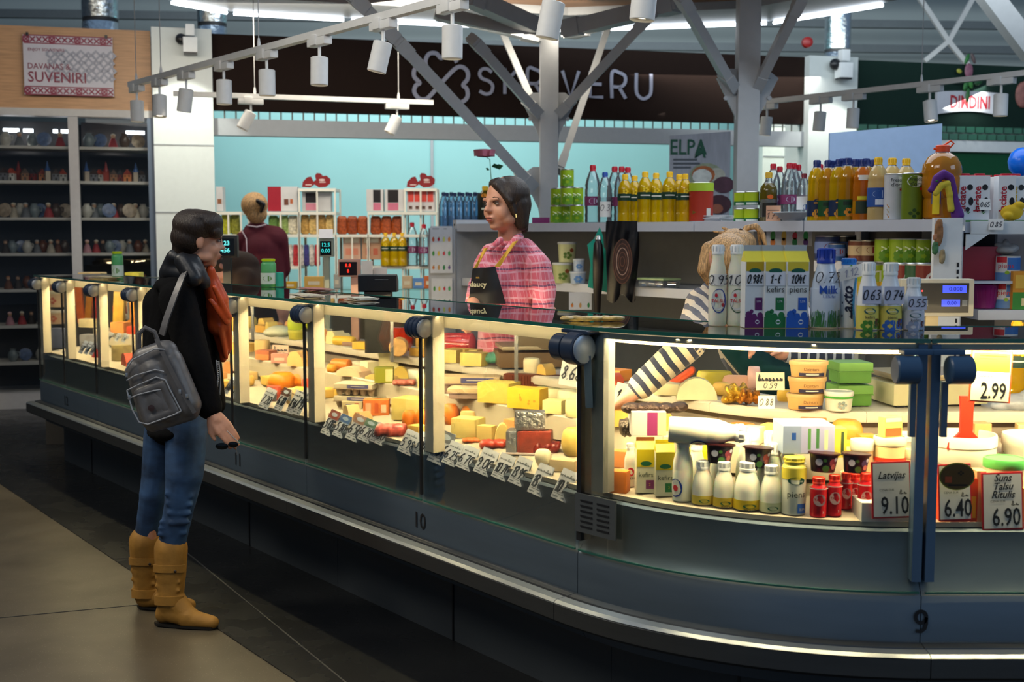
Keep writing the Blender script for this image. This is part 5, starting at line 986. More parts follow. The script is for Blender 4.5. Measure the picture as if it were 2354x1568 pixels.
for x0, y0, x1, y1, col, lab in ((858,958,934,1009,'c8584a','pink meat slices in a clear tray behind the 6.30 tags'),(1100,1000,1165,1035,'b8402c','red tray of sliced sausage behind the cheese tags'),(1060,1003,1105,1022,'d8662c','orange salmon slices behind the 6.70 tag'),(899,884,957,907,'b86858','sliced ham pack behind the carton boxes'),(1225,1000,1290,1046,'7a241c','dark red smoked meat behind the round yellow cheese')):
    p, w_, h_ = fit(x0,y0,x1,y1); o = organic('meat_slices', [('e', (w_*(-.35+.175*i), .01*(i % 2), h_*.3), (w_*.13,w_*.3,h_*.34), (0,R(25),0)) for i in range(5)], C(col, .3, var=.35, scale=40, bump=.3), None, .005, 1); place(o, p+V((0,.03,0))); tag(o, lab, 'meat')
for x0, y0, x1, y1, n, col, lab in ((858,737,948,792,.66,'d83c20','glossy red sausage roll on the rear ledge'),(1010,755,1094,812,.74,'c8484a','pinkish red wrapped sausage block behind the pale cheese blocks')):
    p, w_, h_ = lfit(x0,y0,x1,y1,n); t = thing('sausage_roll', lab, 'sausage', (p.x,p.y,.9805), yaw(-1)*.3); b = MB(); b.at((0,0,h_*.5), ry=PI/2).lathe([(0,-w_/2),(h_*.3,-w_*.49),(h_*.48,-w_*.42),(h_*.5,-w_*.3),(h_*.5,w_*.3),(h_*.48,w_*.42),(h_*.3,w_*.49),(0,w_/2)], 18); b.at(); b.build('casing', C(col, .2, coat=.5, bump=.3), t)
p, w_, h_ = lfit(899,745,941,793,.58); b = MB(); b.at((0,0,w_*.55), rx=PI/2).lathe([(w_*.46,0),(w_*.5,.004),(w_*.5,.08),(w_*.46,.085),(0,.085)], 22); b.at(); o = b.build('ham_round', C('e2b070', .4, var=.2, scale=50)); place(o, (p.x,p.y-.03,.9805)); tag(o, 'round cut ham face leaning against the red sausage roll', 'meat')
# egg boxes
def eggbox(w, d, h, col, lidc, lab, printed=True):
    t = thing('egg_box', lab, 'egg box'); b = MB(); b.box((0,0,h*.78), (w,d,h*.4), bev=.006); b.build('lid', C(lidc, .6, bump=.2), t); b = MB()
    for i in range(5):
        for j in (-1, 1): b.at((w*(-.4+.2*i), j*d*.25, 0)).lathe([(w*.055,0),(w*.085,h*.3),(w*.095,h*.58)], 10)
    if not printed: b.at().box((0,0,h*.32), (w*.94,d*.94,h*.56), bev=.008)
    b.at().box((0,0,h*.56), (w*1.02,d*1.02,h*.05)); b.build('tray', C(col, .75, bump=.3), t)
    if printed: b = MB(); b.at((0,-d/2-.001,0)); rect(b, -w*.15, h*.64, w*.4, h*.92, 0); b.at((0,-d/2-.0018,0)); rect(b, -w*.05, h*.75, w*.3, h*.81, 1); b.at(); b.build('print', [C('4a4a78'), C('c8c0b0')], t)
    return t
for x0, y0, x1, y1, lab, z_ in ((1012,868,1152,910,'grey egg box under the pale cheese blocks in the cheese unit',0),(1030,900,1160,926,'lower egg box peeping out under the grey one',0)):
    p, w_, h_ = fit(x0,y0,x1,y1); o = eggbox(w_, .11, h_, '9a8074', 'c9b088', lab, y0 < 880); place(o, p+V((.0,.09 if y0 < 880 else .05,0)), R(-6))
p, w_, h_ = fit(770,905,866,940)
for i, (hh, lab) in enumerate((('a','bottom egg box of the stack in the middle bay'),('b','top egg box with blue print in the middle bay'))): o = eggbox(w_, .12, h_*.8, 'b09a80', 'c8bca0', lab); place(o, p+V((0,.07,i*h_*.83)), R(-14))
for x0, y0, x1, y1, n, lab in ((1905,898,2000,932,.45,'bottom green egg box behind the white tub'),(1903,863,1994,899,.45,'top green egg box, its lid torn open')):
    p, w_, h_ = lfit(x0,y0,x1,y1,n); p = hit(1952, 932); b_z = p.z+.001 if y0 > 880 else p.z+.076; o = eggbox(w_*.95, .11, .072, '5a8a3a', '6a9a48', lab, False); place(o, (p.x,p.y,b_z), R(6))
# small printed boxes: x0,y0,x1,y1,col,label,stripes,text
def pbox(x0, y0, x1, y1, col, lab, stripes=(), txt=None, d=.06, rz=0, n=None, z=None, name='food_box', tcol='20242c', ts=.4, tz=.5):
    if n is None: p, w_, h_ = fit(x0,y0,x1,y1)
    else: p, w_, h_ = lfit(x0,y0,x1,y1,n); p.z = z if z is not None else p.z
    return boxp(name, p.x, p.y+d*.4, p.z, w_, d, h_*.94, col, lab, 'box', stripes, rz, txt, tcol, ts, None, tz)
pbox(835,917,894,956,'d8783c','orange patterned carton in front of the egg boxes',((-.4,.15,-.2,.8,'e8b890'),(-.05,.15,.1,.8,'b85028'),(.2,.2,.4,.7,'e8c8a8')))
pbox(861,887,904,924,'8a8a2c','olive green carton standing before the egg boxes',((.1,.1,.5,.9,'d8cc90'),))
pbox(786,922,832,942,'c8b890','small cream box printed in blue in the middle bay',((-.3,.2,.0,.7,'4a4a80'),(.15,.3,.35,.8,'a03c30')))
pbox(623,820,662,843,'c89080','pinkish tray pack under the handwritten card',((-.3,.3,.3,.6,'e8c8b0'),))
pbox(1451,944,1530,1003,'b8b4b0','white and purple frozen food box lying left of the tipped bottle',((-.05,.02,.25,.98,'7a2a5a'),(.25,.02,.5,.98,'a8b088')),n=.16,z=.925,d=.12)
pbox(1797,972,1915,1042,'98a8c0','pale lilac flower-printed box on the yellow milk bottle',((-.5,.02,-.15,.98,'8a98b8'),(-.15,.02,.5,.98,'a8a8d0'),(-.02,.15,.04,.9,'5a8a50'),(.14,.2,.20,.9,'4a7a4a'),(.30,.15,.37,.85,'dcdca8'),(-.33,.5,-.25,.75,'2a50a0')),n=.13,d=.14)
pbox(1912,958,1945,1030,'d8c048','yellow carton beside the lilac box',((.1,.1,.3,.9,'3a4a30'),),n=.2,z=.9)
pbox(1930,965,1978,988,'d8b030','small gold packet stack behind the yellow carton',((-.3,.2,.3,.6,'f0dc90'),),n=.36,z=.89)
pbox(2024,962,2073,1012,'d8c060','little yellow and brown packet standing on the round jar lid',((-.45,.05,.45,.45,'a0522a'),(-.45,.75,.45,.95,'e8e0a0')),n=.2,z=.963,rz=R(20),d=.03)
pbox(1977,1168,2104,1216,'c4c4bc','flat clear-wrapped white pack at the foot of the 9.10 sign',d=.10)
pbox(2160,1110,2244,1218,'d8481c','red-orange box with a yellow disc at the right counter unit',((-.2,.1,.45,.6,'e8a020'),),d=.05)
pbox(2236,1015,2275,1085,'e88a58','orange packet behind the red framed signs',d=.05); pbox(2240,1085,2262,1212,'e09a70','salmon coloured packet between the two signs',d=.05)
pbox(2262,1140,2354,1225,'e0a050','pale orange pack behind the 6.90 sign',d=.05); pbox(1975,1060,2012,1100,'e88a30','orange carton behind the berry cups',d=.05)
pbox(2080,1080,2106,1140,'e0b088','orange and cream pack by the blue post',((-.4,.2,.4,.5,'c87040'),),d=.05)
# dark crumpled packs and gold foil
for x0, y0, x1, y1, n, z_, col, lab in ((1431,918,1583,944,.2,.985,'3a2c28','long dark crumpled pack on top of the frozen box'),(1425,938,1456,985,.17,.90,'4a4038','dark plastic wrap by the near post'),(1660,925,1704,945,.42,.89,'c89830','gold foil cheese pack, left one'),(1668,908,1724,962,.36,.89,'d8a838','gold foil cheese pack, middle one'),(1700,896,1748,942,.45,.89,'a86818','bronze foil pack behind the gold ones')):
    p, w_, h_ = lfit(x0,y0,x1,y1,n); o = organic('foil_pack', [('e', (w_*(-.36+.18*i), rnd.uniform(-.01,.01), h_*.5), (w_*.16,.035,h_*rnd.uniform(.4,.55)), (0,rnd.uniform(-.4,.4),0)) for i in range(5)], C(col, .22, metal=.6, bump=1.2, var=.5, scale=70), None, .005, 0); p_h = hit((x0+x1)/2, y1) if n > .3 else V((p.x,p.y,z_)); place(o, p_h+V((0,.02,.001))); tag(o, lab, 'pack')
# sliced salmon pile
p, w_, h_ = lfit(1523,822,1596,884,.66); o = organic('salmon_slices', [('e', (w_*(-.4+.1*i), .0, h_*(.15+.08*i)), (w_*.1,.05,h_*.2), (0,R(30),0)) for i in range(9)], C('d8562c', .3, var=.4, scale=50), None, .005, 1); place(o, (p.x,p.y,.981)); tag(o, 'pile of orange salmon slices under the striped forearm', 'fish')
# white oval trays
for i in (0, 1):
    p, w_, h_ = lfit(1710,955,1853,992,.30); b = MB(); b.lathe([(w_*.38,0),(w_*.48,.012),(w_*.5,.014),(w_*.47,.018),(0,.020)], 28, sy=.62); o = b.build('oval_pack', C('c8ccc8', .3)); place(o, (p.x+.004*i,p.y,surf(.3)+.04+.022*i), .1*i); tag(o, 'white oval cheese platter, %s of the two in the corner unit' % ('lower','upper')[i], 'platter')
    if i: b = MB(); [blob(b, (x*w_, y*w_), .12*w_, .08*w_, 0) for x, y in ((-.15,.05),(.1,-.05),(.0,.12))]; bb = MB(); bb.add([(v.x, v.z, .0206) for v in b.v], [tuple(reversed(f)) for f in b.f], 0); bb.build('print', C('7a9a5a'), o)
b = MB(); p = lift(1780,995,.30); b.lathe([(.05,0),(.052,.038),(0,.038)], 20); o = b.build('round_cheese', C('d8c890')); place(o, (p.x,p.y,surf(.3)+.001)); tag(o, 'low round cheese under the white oval platters', 'cheese')
# margarine tubs, pots, jars
def art_dz(b, h, r): b.text('Dzintars', h*.26, (0,-.001,h*.55), 0); rect(b, -r*.7, h*.12, r*.8, h*.34, 1); rect(b, -r*.3, h*.2, r*.4, h*.27, 2, .0022)
tb = Multi(tub('margarine_tub', .118, .052, 'e0b070', 'e6bc80', .22, art_dz, ('6a3a1c','1c1a3c','e8e0d0'), .86, sy=.62)); p = hit(1856, 962); w_ = 88*mpp(p)
for i, l in enumerate(('bottom','middle','top')): tb((p.x+.004*i,p.y+.03,p.z+.001+.0525*i), R(3-4*i), 'peach coloured margarine tub, %s of the stack of three' % l, 'stacked margarine tubs', (w_/.118,)*2+(1,))
p, w_, h_ = fit(1898,908,1964,956); o = tub('cream_tub', w_, h_*.95, 'dcdccc', 'e0e4dc', .2, lambda b, h, r: (rect(b, -r*2.6, h*.66, r*2.6, h*.76, 0), leafy(b, (0,h*.35), r*.5, 1, 5)), ('3f9a3a','8a9a9a')); place(o, (p.x,p.y+.02,p.z+.001)); tag(o, 'white cream tub with a green band right of the stacked tubs')
def art_jr(b, h, r): rect(b, -r*2.7, h*.62, r*2.7, h*.68, 0); rect(b, -r*.8, h*.42, r*.8, h*.5, 0)
p, w_, h_ = lfit(2008,990,2081,1062,.2); o = tub('salad_jar', w_, .967-.79, 'd8c088', 'd8dcb8', .12, art_jr, ('c03820',), .9); place(o, (p.x,p.y,.788)); tag(o, 'cream jar with a red band, a little packet standing on it', 'jar')
for x0, y0, x1, y1, n, col, lid, lab in ((1955,1010,2008,1050,.2,'e8c890','e8e8d0','peach yoghurt pot left of the red-banded jar'),(2062,1030,2106,1080,.2,'e6cc90','e8d8a0','yellowish tub half behind the blue post'),(1935,990,2000,1030,.33,'ecd8a0','e6dcb0','flat cream tub behind the berry cups'),(2262,1052,2356,1088,.12,'d8d0a8','5ab85a','flat tub with a bright green lid at the right edge')):
    p, w_, h_ = lfit(x0,y0,x1,y1,n); z_ = surf(n); o = tub('plastic_tub', w_, max(h_, (p.z-z_)+h_ if n < .3 else h_), col, lid, .15); place(o, (p.x,p.y,z_+.0005)); tag(o, lab)
def bucket(x0, x1, ytop, n, lab, hz=.16):
    q = pc(s_of((x0+x1)/2, 1.0, n), n); r_ = at_y((x0+x1)/2, ytop+12, q.y); k = mpp(r_); w_ = (x1-x0)*k; z0 = surf(n); h = r_.z-z0; t = thing('white_bucket', lab, 'bucket', (q.x,q.y,z0+.0005)); r = w_/2
    b = MB(); b.lathe([(r*.80,0),(r*.82,.003),(r*.92,h*.55),(r*.97,h*.6),(r*.97,h*.80),(r*1.0,h*.82),(r*1.0,h*.96),(r*.98,h),(r*.94,h),(r*.93,h*.96),(r*.80,.012),(0,.01)], 36); b.build('body', C('d8d2c0', .35), t)
    b = MB(); b.tube([(r*.98*math.cos(a), -r*.98*math.sin(a)*.9, h*.7-.05*math.sin(a)) for a in [PI*i/12 for i in range(13)]], .0015, 6); b.build('handle', mat('thin_chrome', (.5,.5,.48), .25), t)
    b = MB(); b.lathe([(0,h*.78),(r*.92,h*.80),(0,h*.802)], 24); b.build('contents', C('e8dcc0', .6), t); return t, q, h, r
t, q, h, r = bucket(2135, 2290, 984, .30, 'big white bucket with the red scoop standing in it'); bucket(2308, 2440, 985, .30, 'second white bucket cut by the right picture edge'); bucket(2052, 2122, 985, .42, 'white bucket half hidden behind the blue posts')
s_ = thing('red_scoop', 'red plastic scoop with upright handle standing in the white bucket', 'scoop', (q.x-.015, q.y-.07, q.z+surf(.30)+h*.80+.001)); 
b = MB(); b.prism([(-.055,0),(.055,0),(.052,.02),(.032,.036),(.018,.05),(.018,.11),(.021,.155),(-.021,.155),(-.018,.11),(-.018,.05),(-.032,.036),(-.052,.02)], -.006, .006, axis='y'); b.build('blade', C('d02c1c', .35), s_)
# ---------------------------------------------------------------- milk bottles along the curved front
def nf(x, n): return pc(s_of(x, .78, n), n)
def front(x0, x1, y0, y1, n, maker, lab, cat=None, rz=0):
    p = nf((x0+x1)/2, n); p.z = surf(n); k = mpp(p); yb = 784-F*((p.z-EYE)*cp_+p.y*sp_)/(p.y*cp_-(p.z-EYE)*sp_); w_ = (x1-x0)*k; h_ = max(.03, (yb-y0)*k); o = maker(w_, h_); place(o, (p.x,p.y,p.z+.0008), rz); return tag(o, lab, cat)
def mk_kefir(col, word, wm='dce0b8'):
    def f(b, h, r): rect(b, -r*2.8, h*.02, r*2.8, h*.22, 1); blob(b, (0,h*.10), r*1.0, h*.09, 2, 16, .0012); b.text(word, r*.35, (0,-.003,h*.04), 3)
    return lambda w_, h_: bottle('kefir_bottle', 'bottle', 'kefir', h_, w_/2, M_milkpl, M_wcap, [M_milkpl, C(col), C('1d5a3a'), C('23301c')], (.02,.21), art=f)
tal = lambda w_, h_: bottle('milk_bottle', 'bottle', 'talsu', h_, w_/2, M_milkpl, M_wcap, [M_milkpl, C('23409a'), C('e6e4d8'), C('c02a38')], (.02,.5), art=lambda b, h, r: (blob(b, (-r*.9,h*.22), r*1.5, h*.30, 1, 20, .001), blob(b, (-r*1.0,h*.22), r*1.25, h*.25, 2, 20, .0016), blob(b, (-r*.9,h*.22), r*.6, h*.1, 3, 12, .002)))
tal2 = lambda w_, h_: bottle('milk_bottle', 'bottle', 'talsu', h_, w_/2, M_milkpl, M_wcap, [M_milkpl, C('c02a38'), C('3a3030')], (.02,.5), art=lambda b, h, r: (blob(b, (-.0,h*.35), r*1.2, h*.2, 1, 16), b.text('TALSU', r*.5, (0,-.001,h*.2), 2, bold=.02)))
def mk_cart(col, cap=None): return lambda w_, h_: carton('milk_carton', w_, w_*.95, h_, 'dcd8b8', 'd8b81c', lambda b, w, h, hb: (rect(b, -w*.5, hb*.6, w*.5, hb*.998, 0, .0002), blob(b, (0,hb*.68), w*.6, h*.09, 1, 14, .0008), b.text('kefirs', w*.36, (0,-.001,hb*.42), 3), rect(b, w*.0, hb*.10, w*.42, hb*.30, 2, .0006), b.text('2', w*.2, (w*.2,-.0012,hb*.2), 0)), ('d8c020','1d5a3a',col,'2a3a24'), fin='6a4020' if cap else 'd8c020')
front(1435,1462,1018,1136,.14,tal2,'plain milk bottle lettered in red at the left end of the dairy row')
front(1461,1504,1004,1144,.12,mk_cart('6a2a5a', 1),'yellow kefir carton with a purple mark, brown fin','carton'); front(1505,1548,1010,1152,.12,mk_cart('1d6a3c'),'yellow kefir carton with a green mark','carton')
front(1546,1592,1008,1160,.10,tal,'tall milk bottle with a blue ring, right of the two kefir cartons'); front(1591,1640,1058,1166,.095,mk_kefir('d8c050',''),'small rounded milk bottle, first right of the tall ringed one')
front(1640,1688,1060,1173,.095,mk_kefir('d8b83c','kefirs'),'small kefir bottle under the left berry cup'); front(1687,1748,1060,1180,.095,mk_kefir('dab828','kirsch'),'widest milk bottle with dark green oval logo under the second berry cup')
front(1747,1797,1068,1188,.09,mk_kefir('c8cca0',''),'small milk bottle left of the yellow piens bottle')
def art_pi(b, h, r): rect(b, -r*2.8, h*.62, r*2.8, h*.82, 1, .0005); blob(b, (0,h*.60), r*1.5, h*.13, 2, 18, .001); b.text('Lazdona', r*.3, (0,-.0024,h*.6), 5); b.text('piens', r*.75, (0,-.0016,h*.36), 3); rect(b, r*.1, h*.03, r*.95, h*.2, 4, .001); b.text('3,5%', r*.3, (r*.5,-.002,h*.1), 5)
front(1797,1851,1048,1196,.09,lambda w_, h_: bottle('milk_bottle', 'bottle', 'cyl', h_, w_/2, C('d8cc5a', .35), C('d8c84a', .35), [C('dfe0cc'), C('d6c440'), C('1d5a4a'), C('23301c'), C('2f62b8'), C('e6e6d0')], (.0,.82), art=art_pi),'yellow-topped milk bottle lettered piens in the front row')
def mk_red(w_, h_): return bottle('yoghurt_bottle', 'bottle', 'red', h_, w_/2, C('b81c24', .3), C('d83020', .35), [C('b41a22', .3), C('e0b8b0'), C('a01820'), C('e4dcd8')], (.1,.75), art=lambda b, h, r: (rect(b, -r*2.8, h*.72, r*2.8, h*.745, 3, .002), blob(b, (-r*.1,h*.45), r*1.5, h*.30, 1, 20, .001), b.text('TALSU', r*.42, (-r*.1,-.002,h*.45), 2, bold=.02), b.text('3', r*.4, (r*.3,-.002,h*.14), 3)))
for i, (x0, x1, y0, n, l) in enumerate(((1862,1900,1096,.075,'leftmost of the group'),(1900,1934,1090,.09,'second, its round emblem fully seen'),(1930,1958,1086,.15,'third, in the second row'),(1950,1978,1088,.17,'half hidden in the second row'),(1972,2006,1086,.10,'rightmost, touching the 9.10 sign'))): front(x0,x1,y0,1196,n,mk_red,'red yoghurt bottle, %s' % l)
for i, (x, y0, n) in enumerate(((1712,996,.21),(1730,985,.28),(1768,990,.24),(1780,1017,.17),(1652,1006,.17),(1810,1010,.26),(1600,1012,.20),(1757,1040,.15))): front(x-22,x+22,y0,1140,n,mk_kefir('d8c860',''),'white-capped milk bottle %s' % ('behind the second berry cup','further back between the cups','behind the small bottle','below the white caps by the lilac box','behind the left berry cup','behind the piens bottle','behind the tipped bottle','between the last two small ones')[i])
for x0, x1, y0, n, l in ((1600,1640,1012,.20,'yellow butter carton behind the small bottles'),(1640,1668,1002,.24,'tall yellow carton behind the left berry cup'),(1574,1600,1016,.19,'yellow carton edge behind the tall ringed bottle')): front(x0,x1,y0,1130,n+.05,mk_cart('1d6a3c'),l,'carton')
# berry cups lying on the bottles
for x0, x1, y0, y1, n, col, lab in ((1619,1690,1018,1066,.10,'8a3a4a','berry yoghurt cup resting on the small bottles, left one'),(1707,1777,1025,1076,.10,'8a3a3a','berry yoghurt cup resting on the widest milk bottle'),(1857,1931,1038,1086,.09,'7a3040','berry yoghurt cup on top of the red bottles, left one'),(1934,2003,1040,1088,.10,'3a3058','dark blue berry cup on top of the red bottles')):
    p, w_, h_ = lfit(x0,y0,x1,y1,n); t = thing('berry_cup', lab, 'yoghurt cup', p+V((0,.015,0)), R(4)); t.rotation_euler = (0,R(4),R(4)); r = w_/2; b = MB(); b.lathe([(r*.72,0),(r*.74,.002),(r*.90,h_*.85)], 22, sy=.7); b.build('cup', C('241a24', .35), t)
    b = MB(); b.lathe([(r,h_*.85),(r*1.02,h_*.87),(r*1.0,h_*.93),(0,h_*.94)], 22, sy=.7); b.build('lid', C('301418', .3), t)
    b = MB(); i0 = 0; rr_ = random.Random(int(x0)); [blob(b, (x*r, z*h_), s*r, s*r*.9, m, 10, .001+.0002*m) for x, z, s, m in ((-.5,.5,.5,0),(.5,.5,.6,1),(.55,.3,.4,2),(0,.2,.5,3),(-.1,.6,.25,3),(.7,.65,.3,0))]
    for i in range(len(b.v)): v = b.v[i]; a = v.x/(r*.9); q_ = r*(.76+.16*v.z/h_)+.0015; b.v[i] = V((math.sin(a)*q_, -math.cos(a)*q_*.7, v.z))
    b.build('print', [C('c8c8d8'), C(col), C('b86a60'), C('3f6a30')], t)
# bottle lying on its side
p, w_, h_ = lfit(1528,944,1700,1010,.12); t = bottle('milk_bottle', 'bottle', 'talsu', w_, h_*.46, M_milkpl, M_wcap, [M_milkpl, C('23409a'), C('e6e4d8'), C('c02a38')], (.25,.5), art=lambda b, h, r: (blob(b, (r*1.2,h*.40), r*1.2, h*.24, 1, 20, .001), blob(b, (r*1.2,h*.40), r*.95, h*.19, 2, 20, .0016), blob(b, (r*1.2,h*.40), r*.5, h*.1, 3, 12, .002)))
t.rotation_euler = (R(10),R(92),R(3)); t.location = V((lift(1530,978,.12).x, p.y-.0, lift(1530,978,.12).z)); tag(t, 'milk bottle lying on its side on top of the cartons')
# ---------------------------------------------------------------- price tags
def fold_tag(x0, y0, x1, y1, txt, lab, top=None, n=.014, wcol='c9ced6'):
    xc = (x0+x1)/2-(x1-x0)*.18; q = pc(s_of(xc, .76, n), n); p = at_y(xc, y1, q.y); k = mpp(p); h_ = (y1-y0)*k*1.0; w_ = (x1-x0)*k*.60; t = thing('price_tag', lab, 'price tag', p); t.rotation_euler = (R(-24), R(20), yaw(s_of(xc))*.35)
    b = MB(); b.box((0,0,h_*.5), (w_,.0015,h_)); b.at((0,.001,h_*.995), rx=R(48)).box((0,0,-h_*.3), (w_*.96,.0015,h_*.6)); b.at(); b.build('card', C(wcol, .5), t, smooth=False)
    b = MB(); b.at((0,-.001,0)); scrib(b, txt, h_*.40, (-w_*.02,0,h_*.42), 0, w=.14, sx=min(1.1, w_*.86/(h_*.40*.62*len(txt))), slant=.1); rect(b, -w_*.4,h_*.16,w_*.3,h_*.175,0,.001); scrib(b, 'noulis'[:5], h_*.13, (0,0,h_*.80), 0, w=.12); rect(b, -w_*.42,h_*.06,-w_*.1,h_*.10,1); rect(b, w_*.1,h_*.06,w_*.3,h_*.10,1); b.at(); b.build('writing', [C('15202c'), C('5a6470')], t)
    if top: b = MB(); b.at((0,-.0012,0)); rect(b, -w_*.5, h_*.66, w_*.5, h_*.99, 0, .0012); blob(b, (0,h_*.83), w_*.6, h_*.16, 1, 12, .002); b.at(); b.build('picture', [C(top), C('a8b8c8')], t)
    return t
TG = [(977,985,1041,1064,'680','5a6068'),(1011,1012,1067,1068,'6.25',None),(1043,1022,1106,1078,'6.70',None),(1083,1028,1150,1090,'9.00',None),(1125,1040,1186,1101,'10.70',None),(1163,1047,1222,1113,'13.95',None),(1208,1062,1270,1137,'13.80',None),(1262,1075,1327,1149,'10.75',None),
 (733,938,775,999,'5.00','7a3a2c'),(760,949,804,1004,'5.80','3a5a8a'),(789,949,841,1012,'6.50','8a6a5a'),(817,960,869,1014,'6.20','4a6a5a'),(845,970,901,1019,'6.30',None),(909,986,969,1042,'5.98',None),(945,990,985,1045,'3.90',None),
 (590,888,632,938,'7.20',None),(626,887,660,943,'6.10','5a4038'),(654,892,684,950,'8.40',None),(668,885,702,953,'7.95',None),(511,862,532,905,'6.60',None),(527,870,553,915,'5.90',None)]
for i, (x0, y0, x1, y1, txt, top) in enumerate(TG): fold_tag(x0,y0,x1,y1,txt,'white folded price tag handwritten %s, %s' % (txt, nth(i)+' of the cheese unit' if i < 8 else nth(i-8)+' of the middle bay' if i < 15 else nth(i-15)+' of the third bay'), top)
def sign(x0, y0, x1, y1, n, price, lab, lines=(), head=None, hang=False, kg=True):
    q = pc(s_of((x0+x1)/2, .9, n), n); p = at_y((x0+x1)/2, y1, q.y); k = mpp(p); w_ = (x1-x0)*k; h_ = (y1-y0)*k; t = thing('price_sign', lab, 'price sign', p); t.rotation_euler = (R(-3), R(-2 if not hang else 3), 0)
    b = MB(); b.box((0,0,h_/2), (w_,.004,h_), bev=.001); b.build('frame', C('b8262c' if not hang else 'd8502c', .4), t, smooth=False); b = MB(); b.at((0,-.0024,0)); rect(b, -w_*.46,h_*.03,w_*.46,h_*.97,0); b.at(); b.build('sheet', C('c6c8cc' if not hang else 'd8d8c0', .5), t)
    b = MB(); b.at((0,-.0032,0)); x = -w_*.30
    b.text(price, h_*.44, (w_*.08,0,h_*.21), 0, bold=.012, sx=.66); b.text('CENA EUR', h_*.055, (-w_*.12,0,h_*.50), 0); kg and scrib(b, 'ka', h_*.09, (w_*.3,0,h_*.46), 0, w=.14)
    for i, l in enumerate(lines): b.text(l, h_*.18, (0,0,h_*(.90-.145*i)), 0, shear=.35, bold=.018, sx=.9)
    b.at(); b.build('writing', C('14161c'), t)
    if head: b = MB(); b.at((0,-.0034,0)); rect(b, -w_*.44,h_*.60,w_*.44,h_*.95,0); rect(b, -w_*.3,h_*.88,w_*.35,h_*.905,1,.001); rect(b, -w_*.3,h_*.83,w_*.1,h_*.84,1,.001); b.at(); b.build('leaflet', [C(head), C('2a3a1c')], t)
    return t
sign(2005,1060,2095,1191,.035,'9.10','red framed price sign reading 9.10 left of the blue posts',('','Latvijas'))
sign(2158,1066,2234,1197,.035,'6.40','red framed price sign reading 6.40 right of the blue posts',kg=True); sign(2258,1085,2353,1218,.035,'6.90','red framed price sign reading 6.90 at the right edge',('Suns','Talsu','Ritulis'))
sign(2225,805,2321,925,.045,'2.99','orange framed price sign 2.99 hanging from the top rail',(),'a8bc30',True,False)
q = pc(s_of(2196, .9, .03), .02); p = at_y(2194, 1092, q.y); k = mpp(p); t = thing('cheese_label', 'oval brown and gold cheese label stuck over the 6.40 sign', 'label', p+V((0,-.02,0))); b = MB(); [v for v in [blob(b, (0,0), 82*k, 64*k, 0, 28, .0), blob(b, (0,0), 76*k, 58*k, 1, 28, .001), rect(b, -28*k,-14*k,-12*k,0,2,.002), rect(b, -20*k,-22*k,24*k,-18*k,3,.002), leafy(b, (8*k,8*k), 9*k, 3, 4, .002)]]; b.build('print', [C('9a9a2c'), C('6a4a1c'), C('c8542c'), C('2a1a10')], t)
def card(x0, y0, x1, y1, n, txt, lab, tilt=0, col='dcd4b8', sub=None):
    p, w_, h_ = lfit(x0,y0,x1,y1,n); t = thing('price_card', lab, 'price card', p); t.rotation_euler = (R(-10), tilt, 0); b = MB(); b.box((0,0,h_/2), (w_,.002,h_), bev=.001); b.build('card', C(col, .5), t, smooth=False); b = MB(); b.at((0,-.0016,0)); scrib(b, txt, h_*(.42 if sub else .5), (0,0,h_*(.68 if sub else .5)), 0, w=.12, sx=min(1, w_*.85/(h_*.42*.75*len(txt)))); 
    if sub: scrib(b, sub, h_*.3, (0,0,h_*.25), 0, w=.12)
    b.at(); b.build('writing', M_ink, t); return t
card(1738,856,1804,897,.50,'Panirau','handwritten white card reading Panirau in the corner unit',0,'dcd4b8','0.59'); card(1743,910,1781,940,.40,'0.88','small card handwritten 0.88 left of the tub stack'); card(1283,827,1334,888,.45,'8.68','pale card handwritten 8.68 standing by the near post',R(10),'d8dcd8'); card(625,793,662,822,.45,'Pimu','handwritten pinkish card over the meat tray in the third bay',R(2),'d8b8a0','0.49')
card(1405,880,1440,940,.45,'1.20','white paper note near the saleswoman\'s reaching hand',R(14),'d8dcc8'); p = lift(1700, 800, .35)
# bags and trays at the back
for prims, x, y, n, col, lab, c_ in (([('e',(0,0,.06),(.035,.03,.07)),('e',(.02,0,.12),(.02,.02,.03)),('c',(.03,0,.1),.015,(.07,0,.03),.012)],680,790,.62,'b8c838','yellow-green plastic bag on the rear ledge','bag'),
 ([('e',(0,0,.02),(.06,.05,.026)),('e',(-.03,0,.015),(.04,.04,.02))],642,792,.62,'dfe3cc','white plastic bag on the rear ledge','bag'),
 ([('e',(0,0,.025),(.06,.04,.02)),('c',(-.04,0,.01),.015,(.06,0,.05),.014)],1138,828,.68,'6ab89a','crumpled pale green bag beside the brown scale','bag')):
    o = organic('plastic_bag', prims, C(col, .25, bump=.8, var=.12, scale=15), None, .005, 1); p = lift(x, y, n); place(o, (p.x,p.y,.981), 0, 1.25); tag(o, lab, c_)
p = lift(682, 812, .6); o = tub('plastic_tub', .09, .05, 'c8c048', 'd8d060', .2); place(o, (p.x,p.y,.9805)); tag(o, 'yellow tub under the yellow-green bag')
